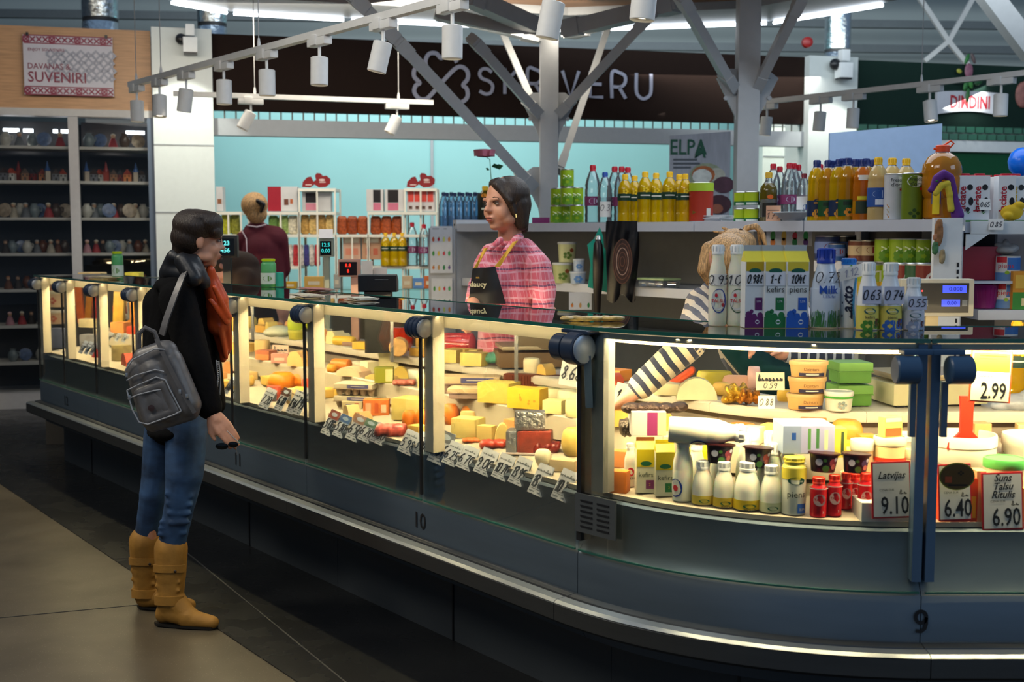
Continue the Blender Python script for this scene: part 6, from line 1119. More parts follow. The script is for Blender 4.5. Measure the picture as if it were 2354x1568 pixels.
# scales
def scale_(x0, y0, x1, y1, n, z, col, lab, pan=True):
    q = pc(s_of((x0+x1)/2, 1, n), n); p = at_y((x0+x1)/2, y1, q.y); k = mpp(p); w_ = (x1-x0)*k; h_ = (y1-y0)*k; t = thing('shop_scale', lab, 'scale', (p.x,p.y,z), R(8)); b = MB(); b.box((0,.08,h_*.36), (w_,.22,h_*.6), bev=.008); b.build('body', C(col, .45), t); b = MB(); b.box((0,.08,h_*.84), (w_*.94,.24,h_*.16), bev=.006); b.build('pan', C('a89a80', .3, metal=.3), t)
    b = MB(); [b.box((x*w_*.4, .08+y, .006), (.03,.03,.012)) for x in (-1,1) for y in (-.08,.08)]; b.build('foot', M_black, t); return t
scale_(2038,860,2268,942,.70,.981,'cbc49c','beige scale on the rear ledge behind the blue posts'); scale_(1146,792,1300,850,.72,.981,'6a5236','brown lower scale on the rear ledge by the near post'); 
p = lift(1230, 795, .72); b = MB(); b.box((0,.08,.04), (.17,.2,.075), bev=.008); o = b.build('stacked_scale', C('6a5a42', .4)); place(o, (p.x,p.y,1.062)); tag(o, 'brown box on top of the lower brown scale', 'scale')
p = lift(1215, 905, .60); b = MB(); b.box((0,0,.045), (.24,.05,.09)); 
for i in range(18): b.box((-.11+.013*i,-.027,.045), (.005,.006,.08))
o = b.build('slatted_crate', C('6a3018', .5), smooth=False); place(o, (p.x+.02,p.y-.03,.8905), R(-20)); tag(o, 'reddish brown slatted crate under the brown scale', 'crate')
# far bays: tubs, hanging goods, price strips
far = [(105,640,150,672,'d8a880','e0c8a8','upper salad tub'),(105,672,152,710,'d8b890','d8d0b0','middle salad tub'),(108,710,152,742,'c8a888','e0d8c8','lower salad tub')]
for i, (x0,y0,x1,y1,c1_,c2_,l) in enumerate(far):
    p, w_, h_ = lfit(x0,y0,x1,y1,.42); p.z = .8905+(2-i)*h_*1.02; o = tub('salad_tub', w_, h_, c1_, c2_, .18, lambda b, h, r: leafy(b, (0,h*.4), r*.6, 0, 5), ('b8543a',)); place(o, p); tag(o, l+' of the stack in the far left bay')
for i, (x0, y0, x1, y1, col, lab) in enumerate(((176,655,200,722,'e8701c','orange baguette-like pack'),(192,665,212,728,'e8941c','leaning orange sausage pack'),(212,662,232,712,'c83018','red sausage pack'),(255,665,290,730,'e8b848','yellow wrapped block'),(292,662,318,714,'d88a2c','amber sausage pack'))):
    p, w_, h_ = lfit(x0,y0,x1,y1,.5); b = MB(); b.box((0,0,(p.z-.89+h_)/2), (w_*.7,.05,p.z-.89+h_), bev=.01); o = b.build('tall_pack', C(col, .35, var=.2)); place(o, (p.x,p.y,.8905), 0, None, (0,R((-4,6,0,3,-3)[i]),0)); tag(o, lab+' standing in the far left bays', 'pack')
for i, (x0,y0,x1,y1,col,lab) in enumerate(((178,725,205,740,'a83c20','red tray in the second far bay'),(205,722,228,740,'d8b860','yellow cheese in the second far bay'),(178,742,228,764,'e8d8a8','pale cheese pile in the second far bay'),(252,742,290,770,'d88a4a','orange slab in the third far bay'),(290,748,318,768,'c84a2c','red meat pack in the third far bay'),(258,722,290,742,'b83020','red box in the third far bay'),(300,720,318,745,'7ab04a','green pack in the third far bay'),(210,800,232,822,'c03030','bright red box low in the second far bay'),(110,750,152,800,'4a5068','dark blue tin row in the far left bay'),(180,766,232,800,'7a7a80','grey wrapped packs in the second far bay'),(255,790,290,830,'9a8a5a','brown wrapped cheese in the third far bay'))):
    p, w_, h_ = fit(x0,y0,x1,y1); b = MB(); b.box((0,.03,h_*.45), (w_,.08,h_*.9), bev=.008); o = b.build('wrapped_food', C(col, .4, var=.25, scale=20)); place(o, p, yaw(-1)*.4); tag(o, lab, 'food')
for i, x in enumerate((122,135,147,186,198,210,250,268,284)):
    y = (835,836,838,812,814,816,782,784,786)[i]; fold_tag(x-8, y-32 if i < 6 else y-20, x+9, y, ('2.10','3.40','1.90','4.20','5.10','3.80','6.60','7.10','5.50')[i], 'tiny white price tag in the far bays, %s' % nth(i), None, .06, '8a93a8' if i < 6 else 'b8bcc4')
for i, x in enumerate((2334, 2362)): q = pc(s_of(x, 1.1, .72), .72, .981); oil(q, 0, 'yellow oil bottle with blue label standing behind the 2.99 sign, %s' % ('left','right')[i], 'oil bottles behind the 2.99 sign')
wb = organic('plastic_bag', [('e',(0,0,.02),(.07,.05,.03)),('e',(.05,0,.03),(.05,.04,.04)),('e',(-.05,0,.01),(.04,.03,.018))], C('b4bac4', .25, bump=.7), None, .006, 1); q = pc(s_of(2340, 1, .64), .64, .981); place(wb, q); tag(wb, 'crumpled whitish plastic bag on the rear ledge at the right edge', 'bag')
# filler pieces between the listed ones, smaller cheeses on deck and step
FC = ['e6c868','e0b45a','ecdca0','e08a38','d89a60','efe4bc','d8b050','c8543a','e4c080']
bpy.context.view_layer.update()
def foot(o):
    q = [o.matrix_world @ V(c) for c in o.bound_box] if o.type == 'MESH' else []
    for c in kids(o): q += [c.matrix_world @ V(k) for k in c.bound_box] if c.type == 'MESH' else []
    return (min(p.x for p in q), max(p.x for p in q), min(p.y for p in q), max(p.y for p in q), min(p.z for p in q), max(p.z for p in q)) if q else None
busy = [f for f in (foot(o) for o in COL.objects if o.parent is None and o.get('category') and o.get('category') != 'display counter') if f and f[4] > .7 and f[5] < 1.4 and f[3] < 9]
rf = random.Random(11)
for a_, b_ in ((P[2],P[3]),(P[3],P[4]),(P[4],P[5]),(P[5],P[6]),(P[6],P[7]),(P[7],0),(.12,P[9]-.05),(P[9]+.1,sR-.1)):
    L = b_-a_; m = int(L/.10)
    for n in (.15,.24,.32,.42,.51,.64,.73):
        if b_ > 0 and n < .2: continue
        for i in range(m):
            s = a_+.08+(L-.12)*(i+.5)/m+rf.uniform(-.015,.015); w_ = rf.uniform(.06,.10); h_ = rf.uniform(.035,.075); p = pc(s, n, surf(n)+.0008); r = w_*.5
            if any(p.x+r > f[0] and p.x-r < f[1] and p.y+r > f[2] and p.y-r < f[3] and p.z+h_ > f[4] and p.z < f[5] for f in busy): continue
            busy.append((p.x-r,p.x+r,p.y-r,p.y+r,p.z,p.z+h_)); o = cheese(rf.choice(('block','block','wheel','slant','edam')), w_, w_*.8, h_, rf.choice(FC), 'cheese_piece')
            place(o, p, yaw(s)+rf.uniform(-.2,.2)); tag(o, 'small assorted cheese piece in the rows among the big cheeses', 'cheese', 'assorted small cheeses in the case')
# ---------------------------------------------------------------- signs on the fascias
def onwall(x, y, n=-.01): q = bl(x, n); r = at_y(x, y, q.y); return r
def wallthing(name, x0, y0, x1, y1, label, cat, n=-.02):
    a, c = onwall(x0, y1, n), onwall(x1, y0, n); k = mpp(a); t = thing(name, label, cat, a, BYAW); return t, (V((c.x-a.x, c.y-a.y, 0))).length, (y1-y0)*k
t, w_, h_ = wallthing('souvenir_sign', 57, 82, 258, 217, 'white sign with dark red folk ornament lettered DAVANAS & SUVENIRI', 'sign', -.035)
b = MB(); b.box((w_/2,0,h_/2), (w_,.02,h_)); b.build('board', C('b4b2bc', .5), t, smooth=False)
b = MB(); b.at((0,-.0105,0))
for i in range(9):
    for j in range(4): 
        x = w_*(.30+.085*i); z = h_*(.30+.13*j); s = .035*(1 if (i+j) % 2 else .6); b.ribbon([(x-s,0,z),(x,0,z+s),(x+s,0,z),(x,0,z-s),(x-s,0,z)], .024, (0,-1,0), .001, 0)
b.build('pale_ornament', C('8d8f9c'), t); b = MB(); b.at((0,-.0105,0))
for zb_1 in (.0, .86):
    for i in range(14):
        x = w_*(.035+.0715*i); z = h_*(zb_1+.07); s = w_*.030
        b.ribbon([(x-s,0,z-s),(x+s,0,z+s)], .012, (0,-1,0), .001, 0); b.ribbon([(x-s,0,z+s),(x+s,0,z-s)], .012, (0,-1,0), .0012, 0)
        if i % 4 == 0: b.ribbon([(x-s,0,z-s),(x+s,0,z-s),(x+s,0,z+s),(x-s,0,z+s),(x-s,0,z-s)], .014, (0,-1,0), .0014, 0)
    for z in (.005, .135): b.ribbon([(w_*.01,0,h_*(zb_1+z)),(w_*.99,0,h_*(zb_1+z))], .010, (0,-1,0), .001, 0)
b.build('red_ornament', C('7a2c40'), t); b = MB(); b.at((0,-.0115,0)); b.text('ENJOY SOUVENIRS', h_*.07, (w_*.05,0,h_*.755), 0, align='LEFT', bold=.01); b.text('DAVANAS &', h_*.14, (w_*.04,0,h_*.475), 0, align='LEFT', bold=.01, sx=.9); b.text('SUVENIRI', h_*.25, (w_*.04,0,h_*.29), 0, align='LEFT', sx=.92, bold=.012); b.build('lettering', C('702338'), t)
b = MB(); [b.at((x*w_,-.008,h_*1.01)).box((0,0,0), (.02,.03,.03)) for x in (.05,.93)]; b.at(); b.build('clip', M_black, t)
# shop name: clover of three hearts and thin capitals
t, w_, h_ = wallthing('shop_logo', 948, 122, 1082, 236, 'pale grey clover emblem of hearts on the dark brown fascia', 'sign', -.02); k = w_/134
M_let = C('8f90a0', .5)
def pth(pts, wd=11, n=8):
    out = []; L = len(pts)
    for i in range(L-1):
        p0, p1, p2, p3 = pts[max(i-1,0)], pts[i], pts[i+1], pts[min(i+2, L-1)]
        for j in range(n):
            u = j/n; out.append(tuple(.5*((2*p1[q])+(-p0[q]+p2[q])*u+(2*p0[q]-5*p1[q]+4*p2[q]-p3[q])*u*u+(-p0[q]+3*p1[q]-3*p2[q]+p3[q])*u**3) for q in (0,1)))
    out.append(pts[-1]); return out
def flat(mb, pts, wd, sc, h, th=.012):
    P_ = [V((p[0]*sc, 0, (h-p[1])*sc)) for p in pts]; mb.ribbon(P_, wd*sc, (0,-1,0), th); mb.ribbon(P_, wd*sc, (0,-1,0), th-.010)
b = MB()
for pts in ([(102,22),(92,8),(78,4),(66,14),(54,4),(38,6),(30,22),(36,40),(60,66),(100,106),(116,108),(126,96),(124,80),(116,72),(126,58),(126,42),(114,32),(98,36),(70,64),(40,98),(28,106),(14,104),(4,90),(8,76),(16,70),(4,56),(6,40),(20,32),(34,40)],):
    flat(b, pth(pts), 9, k, 114)
b.build('clover', M_let, t)
LET = {'S': [[(30,8),(20,1),(8,2),(2,12),(8,22),(24,28),(32,38),(28,52),(16,56),(2,50)]], 'K': [[(2,0),(2,56)],[(32,0),(3,32)],[(12,24),(34,56)]], 'R': [[(2,56),(2,1),(20,1),(32,8),(32,22),(22,31),(3,31)],[(18,31),(34,56)]],
 'Ī': [[(4,0),(4,56)],[(-6,-10),(14,-10)]], 'V': [[(0,0),(19,56),(38,0)]], 'E': [[(30,1),(2,1),(2,55),(32,55)],[(2,27),(28,27)]], 'U': [[(2,0),(2,38),(8,50),(18,55),(30,50),(36,38),(36,0)]]}
for ch, x, y, lab in (('S',1100,160,'S'),('K',1158,160,'K'),('R',1211,162,'R'),('Ī',1262,164,'I with a bar, behind the column'),('V',1292,166,'V'),('E',1354,168,'E'),('R',1404,170,'second R'),('U',1460,172,'U')):
    t, w_, h_ = wallthing('fascia_letter', x, y, x+40, y+57, 'thin grey letter %s on the brown fascia' % lab, 'letter', -.02); b = MB()
    for st in LET[ch]: flat(b, pth(st) if ch in 'SUR' and len(st) > 3 else st, 7, w_/40, 57)
    t2 = b.build('letter_face', M_let, t)
t, w_, h_ = wallthing('brand_sign', 2152, 208, 2304, 264, 'white curved sign with red letters DIMDINI on the dark green fascia', 'sign', -.06)
b = MB(); n = 12; P_ = [(w_*i/n, h_*(.94+.06*math.sin(PI*i/n))) for i in range(n+1)]; P_ += [(w_*(1-i/n), h_*(.02+.16*math.sin(PI*i/n))) for i in range(n+1)]; b.prism(P_, -.01, .03, axis='y'); b.build('board', C('c4c4cc', .5), t, smooth=False)
b = MB(); b.text('DIMDINI', h_*.72, (w_*.5,-.012,h_*.52), 0, sx=.70, bold=.03); b.build('lettering', C('a82430'), t)
t = thing('leaf_ornament', 'green leaves with a pink bud above the red lettered sign', 'ornament', onwall(2222, 206, -.07), BYAW); k = mpp(t.location)
for i, (x, y, w, h, a, col) in enumerate(((-5,10,12,30,.3,'2f6a34'),(6,14,12,26,-.4,'3f7a3c'),(-30,18,26,10,.2,'1f4a2a'),(26,16,22,12,-.3,'1f4a2a'),(0,42,22,34,0,'8a5a6a'),(-6,68,10,26,.4,'2f6a34'),(10,70,9,26,-.4,'5a4a4a'),(-26,40,14,10,.5,'9a9a3a'),(-2,-14,10,34,.1,'2f6a34'))):
    b = MB(); b.ell((0,0,0), (w*k/2,.015,h*k/2)); o = b.build('leaf' if col != '8a5a6a' else 'bud', C(col, .5, var=.3), t); o.location = (x*k, -.02-.002*i, y*k); o.rotation_euler = (0,a,0)
o = organic('fascia_figure', [('e',(0,0,0),(.09,.03,.14)),('e',(.04,0,.1),(.05,.03,.06))], C('8a5a54', .6, var=.3), None, .01, 2); place(o, onwall(2352, 218, -.05)); tag(o, 'brown-pink ornament cut by the right edge beside the red lettered sign', 'ornament')
# cameras / speakers on the white pillars
for x, y, lab in ((437, 92, 'left'), (1940, 150, 'right')):
    p = onwall(x, y, -.22); k = mpp(p); t = thing('wall_speaker', 'white box speaker with a black dome camera on the %s white pillar' % lab, 'speaker', p, BYAW); b = MB(); b.box((0,0,22*k), (20*k,.09,26*k), bev=.006); b.box((0,0,-12*k), (32*k,.12,34*k), bev=.006); b.build('cabinet', M_white, t); b = MB(); b.box((0,0,-31*k), (30*k,.1,4*k)); b.build('grille', M_black, t); b = MB(); b.ell((-20*k,.02,2*k), (13*k,.05,13*k)); b.build('dome_camera', M_black, t); b = MB(); b.bar((0,.04,0), (0,.12,0), .03, .03); b.build('bracket', M_white, t)
q = at_y(1855, 98, 12.0); b = MB(); b.at(q, rx=PI/2).lathe([(.055,0),(.05,.04),(.03,.05),(0,.05)], 16); b.at(); o = b.build('alarm_bell', C('8a1c1c', .4)); tag(o, 'small red alarm sounder on the far wall beside the foil duct', 'alarm')
# ---------------------------------------------------------------- souvenir shop cabinets on the left
M_cabf = mat('cabinet_frame', (.36,.35,.35), .45); M_cabd = mat('cabinet_dark', (.035,.035,.04), .6); M_shp = pane('shop_glass', (.85,.86,.86), .35)
zc0, zc1 = .15, bz(10, 266)
wall('wall_shop_back', -80, 356, 0, zc1, M_cabd, n=.75, th=.05)
SHELF = [bz(100, y) for y in (335,415,500,582,665,748,832)]
for ci, (xa, xb, lab) in enumerate(((-75,170,'left glass cabinet of the souvenir shop'),(183,346,'right glass cabinet of the souvenir shop beside the white pillar'))):
    a, c = bl(xa), bl(xb); t = thing('glass_cabinet', lab, 'cabinet', (a.x,a.y,0), BYAW); L = (c-a).length
    b = MB(); b.box((L/2,.30,.075), (L,.58,.15)); b.build('base', M_cabf, t, smooth=False)
    for z in SHELF: b = MB(); b.box((L/2,.24,z-.012), (L-.01,.42,.024)); b.build('shelf', mat('shelf_edge', (.50,.47,.43), .5), t, smooth=False)
    b = MB(); b.box((L/2,.0,(zc1+.15)/2), (L-.01,.006,zc1-.17)); b.build('glass_front', M_shp, t, smooth=False)
    b = MB(); b.box((L/2,.5,(zc1+.15)/2), (L,.02,zc1-.15)); b.build('back_panel', M_cabd, t, smooth=False)
for x0, x1, m, lab in ((165,187,M_cabf,'beige'),(345,360,mat('blue_grey_post', (.09,.12,.17), .5),'blue grey')):
    a = bl((x0+x1)/2, -.02); b = MB(); b.at((a.x,a.y,zc1/2), rz=BYAW).box((0,0,0), ((x1-x0)*a.y/F*.97,.08,zc1)); b.at(); struct(b, 'trim_11' if x0 < 200 else 'trim_12', m)
def house(col, roof, w=.055, h=.10, s=1):
    t = thing('model_house', None, 'souvenir'); b = MB(); b.box((0,0,h*.3), (w,w*.8,h*.6)); b.build('walls', C(col, .6), t, smooth=False); b = MB(); b.prism([(-w*.58,h*.58),(w*.58,h*.58),(0,h)], -w*.45, w*.45, axis='y'); b.build('roof', C(roof, .6), t, smooth=False)
    b = MB(); b.at((0,-w*.405,0)); rect(b, -w*.12,0,w*.12,h*.28,0); [rect(b, x*w-w*.1,h*.38,x*w+w*.1,h*.52,0) for x in (-.28,.28)]; b.at(); b.build('door_and_windows', C('1c1814'), t); return Multi(t)
def tower(col, roof):
    t = thing('model_tower', None, 'souvenir'); b = MB(); b.box((0,0,.04), (.035,.035,.08)); b.build('walls', C(col, .6), t, smooth=False); b = MB(); b.lathe([(.026,.08),(.012,.11),(.004,.15),(0,.16)], 10); b.build('spire', C(roof, .5), t); return Multi(t)
def pot(col, c2): t = thing('souvenir_jug', None, 'souvenir'); b = MB(); b.lathe([(.02,0),(.035,.02),(.04,.05),(.03,.075),(.018,.09),(.022,.10),(.018,.10),(.012,.085)], 16); b.build('vessel', C(col, .3, var=.2), t); b = MB(); b.tube([(.03,0,.075),(.05,0,.07),(.048,0,.045),(.038,0,.04)], .004, 6); b.build('handle', C(c2, .3), t); return Multi(t)
def doll(col, c2): t = thing('souvenir_doll', None, 'souvenir'); b = MB(); b.lathe([(.035,0),(.032,.02),(.018,.06),(.012,.07)], 14); b.build('dress', C(col, .7, var=.2), t); b = MB(); b.ell((0,0,.083), (.015,.015,.017)); b.build('head', C('a8846a', .6), t); b = MB(); b.ell((0,.004,.092), (.017,.016,.013)); b.build('scarf', C(c2, .7), t); return Multi(t)
def plate(col): t = thing('souvenir_plate', None, 'souvenir'); b = MB(); b.at((0,0,.05), rx=R(80)).lathe([(.02,0),(.045,.006),(.05,.008),(.045,.010),(0,.004)], 20); b.at(); b.build('dish', C(col, .3, var=.4, scale=40), t); b = MB(); b.box((0,.01,.004), (.05,.03,.008)); b.build('stand', C('2a1c14', .5), t); return Multi(t)
KH = [('orange model house', house('b06a3c','7a2c1c')),('white model house', house('c8c4be','a0402c')),('dark red model house', house('6a2420','2a2a30')),('grey model house', house('6a6a70','3a2a24')),('brown model house', house('7a5236','3c2a20')),('blue roofed tower', tower('a89a8a','2c4a7a')),('red tower', tower('8a3a30','6a1c1c'))]
KP = [('pale ceramic jug', pot('a8a49c','a8a49c')),('dark ceramic jug', pot('4a3c34','3a2c24')),('clear glass jug', pot('6a7478','7a8488')),('pale sackcloth doll', doll('9a9080','b0a898')),('red skirted doll', doll('8a2c30','c0b8a8')),('grey doll', doll('5a5c60','8a8a8a')),('patterned plate', plate('8a7a68')),('blue plate', plate('4a5a7a'))]
KD = [('amber brown figure', doll('5a3420','7a4a2c')),('dark leather doll', doll('2c2420','4a3a34')),('brown jug', pot('5a3420','4a2c1c')),('pink doll', doll('a07078','c8a0a0'))]
sets = [KP, KH, KP, KP+KD, KD, KD+KP, KD+KP]; rs = random.Random(5)
for li, z in enumerate(SHELF):
    for ci, (xa, xb) in enumerate(((4,158),(194,338))):
        m = (5,9,9,9,7,6,5)[li] if ci == 0 or li < 5 else 5
        for i in range(m):
            x = xa+(xb-xa)*(i+.5)/m+rs.uniform(-3,3); q = bl(x, .12+.10*((i*7) % 3)/2); nm, M_ = sets[li][(i*5+li*3+ci*2) % len(sets[li])]
            M_((q.x,q.y,z+.001), BYAW+rs.uniform(-.4,.4), '%s, %s on shelf %s of the %s cabinet' % (nm, nth(i), 'one two three four five six seven'.split()[li], ('left','right')[ci]), 'souvenirs in the glass cabinets', 1.25 if li in (0,2) else 1.1)
for i, (x0, x1) in enumerate(((16,52),(62,84),(148,166),(130,140),(296,338))):
    a, c = bl(x0,.35), bl(x1,.35); z = bz(60, 300, .35); b = MB(); b.bar(V((0,0,0)), c-a, .02, .03); o = b.build('cabinet_lamp', M_led); place(o, (a.x,a.y,z)); tag(o, 'short white cabinet lamp at the top, %s' % nth(i), 'lamp', 'cabinet lamps')
slight('cabinet_spot', bl(60, .3)+V((0,0,zc1-.1)), bl(70, .25), 9, 110); slight('cabinet_spot', bl(260, .3)+V((0,0,zc1-.1)), bl(262, .25), 9, 110)
# ---------------------------------------------------------------- sweets shop racks in the middle
RY_ = 10.15
def R0_(x, y, Y=RY_): return at_y(x, y, Y)
def rackframe(x0, x1, ys, label, ytop, Y=RY_):
    a = R0_(x0, 600, Y); c = R0_(x1, 600, Y); t = thing('sweets_rack', label, 'rack', (a.x, Y, 0)); W = c.x-a.x; M_fr = mat('cream_white_frame', (.80,.78,.68), .4); zt_ = R0_(x0, ytop, Y).z
    for x in (0, W/2, W):
        for y in (0, .3): b = MB(); b.box((x,y,zt_/2), (.014,.014,zt_)); b.build('post', M_fr, t, smooth=False)
    for y in ys: z = R0_(x0, y, Y).z; b = MB(); b.box((W/2,.15,z-.012), (W,.32,.024)); b.build('shelf', M_fr, t, smooth=False)
    return t
rackframe(690, 772, (433,487,539), 'tall white sweets rack left of the pole display', 433); rackframe(606, 688, (487,539,612), 'white sweets rack behind the woman in burgundy', 487)
rackframe(848, 1004, (487,539,612), 'wide white sweets rack before the turquoise wall', 487); rackframe(932, 1004, (433,), 'small raised white rack carrying a red heart sign', 433, RY_+.02)
rackframe(774, 846, (487+52,612), 'low white sweets rack between the two tall ones', 539)
def rk(x0, y0, x1, ysh, col, lab, stripes=(), d=.1, name='sweets_box', dy=.04, cat=None, txt=None): 
    a, c = R0_(x0, ysh, RY_+dy), R0_(x1, ysh, RY_+dy); k = mpp(a); return boxp(name, (a.x+c.x)/2, RY_+dy+d/2, a.z+.001, (c.x-a.x)*.97, d, (ysh-y0)*k, col, lab, 'box', stripes, 0, txt, 'd8d0d0')
rk(615,430,685,486,'c8c8c8','red and white chocolate box on the rack behind the woman in burgundy',((-.5,0,-.05,1,'9a2030'),(.05,.25,.2,.5,'6a4030'),(.25,.3,.35,.5,'b0603a')))
rk(694,442,762,486,'b8b8b8','pale grey box with a black and pink panel on the left rack',((-.38,.45,.05,.95,'1c181c'),(-.38,.05,.05,.42,'c07a8a')))
rk(842,436,882,486,'c6c4c2','white box with black and pink stripe, left of the two on the wide rack',((-.1,.4,.35,.98,'1c181c'),(-.1,.04,.35,.38,'c06a80'))); rk(884,436,930,486,'c6c4c2','white box with black and pink stripe, right of the two on the wide rack',((-.35,.4,.2,.98,'201a1a'),(-.35,.04,.2,.38,'c06a80')))
rk(934,438,1001,486,'c4c0c0','white box printed with four red jars under the raised heart sign',tuple((-.45+.23*i,.45,-.25+.23*i,.95,'d0483c') for i in range(4))+tuple((-.42+.23*i,.1,-.3+.23*i,.25,'5a4034') for i in range(4)))
def bagrow(x0, x1, y0, ysh, cols, lab, n, cat='sweets bag', Y=.05):
    for i in range(n):
        xa = x0+(x1-x0)*(i+.5)/n; p = R0_(xa, ysh, RY_+Y); k = mpp(p); w_ = (x1-x0)/n*k; h_ = (ysh-y0)*k; col = cols[i % len(cols)]
        key = (round(w_,3), round(h_,3), col)
        if key not in BG: BG[key] = Multi(organic('sweets_bag', [('c',(sx_*w_*.24,0,w_*.27),w_*.30,(sx_*w_*.24,0,h_-w_*.25),w_*.26) for sx_ in (-1,0,1)]+[('e',(0,0,h_*.9),(w_*.5,.012,h_*.1))], C(col, .35, var=.55, scale=45, bump=.4), None, .008, 1))
        o = BG[key]((p.x,p.y,p.z+.001), 0, '%s, %s' % (lab, nth(i)), None); o['category'] = cat
BG = {}
bagrow(618,686,496,539,('5a7a3a','8aa05a','c8c0a8'),'green and white sweets bag beside the woman in burgundy',3); bagrow(692,768,494,539,('b08a4a','c8a868'),'golden nut bag on the left rack',4)
bagrow(775,846,497,539,('9a4a24','8a4020'),'brown paper sweets bag on the low rack',3); bagrow(852,926,497,539,('94461f','a04c24'),'orange-brown paper bag on the wide rack',3)
bagrow(662,736,562,612,('c8c0b8','b03038','d8d0c8','3a3a7a'),'red, white and blue sweets pack on the lower rack',6); bagrow(510,552,492,539,('a8a82a','7a7a2c'),'yellow-green bag left of the woman in burgundy',2)
rackframe(498, 556, (487,539,612), 'white rack seen between the two standing women at left', 487); rk(497,430,513,486,'c4c4c4','narrow white box at the edge of the white left pillar',((-.3,.3,.3,.5,'8a5a40'),))
rk(788,546,830,597,'d0a890','pale pink printed box on the low rack, left',((-.4,.75,.4,.98,'e0d8c0'),(-.35,.2,.35,.5,'d88a70')),d=.1); rk(832,546,876,597,'c89a7a','pale pink printed box on the low rack, right',((-.4,.75,.4,.98,'e0d8c0'),(-.3,.2,-.05,.5,'c86a50'),(.1,.2,.35,.5,'c86a50')),d=.1)
def rbot(M_, x, y0, h0, lab, grp=None, ysh=612, Y=.06): p = R0_(x, ysh, RY_+Y); k = mpp(p); M_((p.x,p.y,p.z+.001), 0, lab, grp, (ysh-y0)*k/h0)
for i, x in enumerate((887,907,925)): rbot(oil, x, 536, .28, 'yellow oil bottle on the sweets shop rack, %s' % nth(i), 'oil bottles on the wide rack', Y=.0)
rbot(wat, 948, 512, .33, 'clear red-capped bottle right of the rack oil bottles'); rbot(wat, 975, 516, .33, 'wide clear bottle at the right end of the rack', Y=.0)
# red double-heart signs
for x0, lab in ((693,'dark red heart-shaped sign on the left rack'),(933,'dark red heart-shaped sign on the raised right rack')):
    p = R0_(x0, 432, RY_+.1); k = mpp(p); t = thing('heart_sign', lab, 'sign', p); b = MB()
    pts_ = [(2,2),(20,1),(30,8),(40,1),(56,2),(66,10),(67,20),(58,28),(50,27),(44,33),(36,34),(32,28),(34,18),(28,14),(22,26),(14,24),(4,14)]; b.prism([(x*k, z*k) for x, z in pts_], -.012, .012, axis='y'); b.build('board', C('7a1c20', .4), t, smooth=False)
    b = MB(); b.at((0,-.013,0)); blob(b, (48*k,18*k), 14*k, 5*k, 0); rect(b, 42*k,12*k,56*k,14*k,0); rect(b, 10*k,6*k,24*k,8*k,0); b.at(); b.build('mark', C('d0b8b4'), t)
# rear sales counter of the sweets shop
a, c = R0_(470, 640, 9.6), R0_(1000, 640, 9.6); t = thing('sweets_counter', 'low glass-topped sales counter of the sweets shop behind the island', 'counter', ((a.x+c.x)/2, 9.6, 0)); W = c.x-a.x
b = MB(); b.box((0,.2,.45), (W,.4,.9)); b.build('body', C('6a6250', .5), t, smooth=False); b = MB(); b.box((0,.15,1.10), (W,.42,.012)); b.build('glass_shelf', M_topglass, t, smooth=False); b = MB(); b.box((0,.35,1.0), (W,.01,.2)); b.build('rear_glass', M_glass, t, smooth=False)
rs = random.Random(8)
for i, (x0, x1, y0, y1, col, lab) in enumerate(((655,682,640,655,'c8a030','yellow box on the sweets counter'),(700,745,628,655,'d0a858','orange-yellow paper bag on the sweets counter'),(768,782,618,650,'a8a8a0','grey cup on the sweets counter'),(925,948,640,668,'c8b090','beige jar on the sweets counter'),(950,975,645,668,'5a8ac8','blue roll on the sweets counter'),(975,1000,640,668,'c86a3a','red and yellow packet on the sweets counter'),(850,875,620,640,'c8c0a0','pale box on the sweets counter'))):
    p = at_y((x0+x1)/2, y1, 9.6); k = mpp(p); o = boxp('counter_pack', p.x, 9.62, .901 if False else 1.107, (x1-x0)*k, .08, (y1-y0)*k, col, lab, 'box', ((-.3,.3,.3,.6,'d8d0b8'),))
# electronic displays
def disp(x0, y0, x1, y1, n, col, scr, lab, ztop=None, digits=None, paper=False, polex=0, zb=.981):
    s = s_of((x0+x1)/2, 1.35, n); q = pc(s, n); p = at_y((x0+x1)/2, y1, q.y); k = mpp(p); w_ = (x1-x0)*k; h_ = (y1-y0)*k; t = thing('price_display', lab, 'display', (p.x,p.y,zb)); zz = p.z-zb
    b = MB(); b.box((0,0,zz+h_/2), (w_,.05,h_), bev=.004); b.build('housing', C(col, .4), t); b = MB(); b.box((-w_*.04,-.026,zz+h_*.47), (w_*.8,.002,h_*.76)); b.build('screen', C(scr, .2), t, smooth=False)
    b = MB(); b.box((polex*k,0,zz/2), (w_*.35,.04,zz)); b.build('pole', C(col, .4), t, smooth=False); b = MB(); b.box((polex*k,0,.01), (w_*1.1,.14,.02), bev=.004); b.build('foot', C(col, .4), t)
    if digits: b = MB(); b.at((-w_*.04,-.0275,0)); [b.text(d, h_*.28, (0,0,zz+h_*(.64-.32*i)), 0, bold=.02) for i, d in enumerate(digits[0])]; b.at(); b.build('digits', mat('led_'+digits[1], hx(digits[1]), .4, emit=1.6), t)
    if paper: b = MB(); b.at((0,-.03,zz+h_*1.25), rx=R(-12)).box((0,0,0), (w_*1.0,.002,h_*.5)); b.at(); b.build('white_paper', C('e8e8e8', .5), t, smooth=False)
disp(736,548,768,590,.75,'7a8478','0c1012','green-grey pole display with a white paper on top', digits=(('12.5','0.00'),'2a9a9a'), paper=True); disp(779,596,829,636,.66,'b08a7a','1a0c0c','beige price display with red digits beside the pole display', digits=(('8.8','8'),'e03020'), polex=12)
disp(497,541,548,592,.80,'1c2022','101416','dark round-cornered display in front of the customer\'s face', digits=(('123','456'),'5ac0c0'))
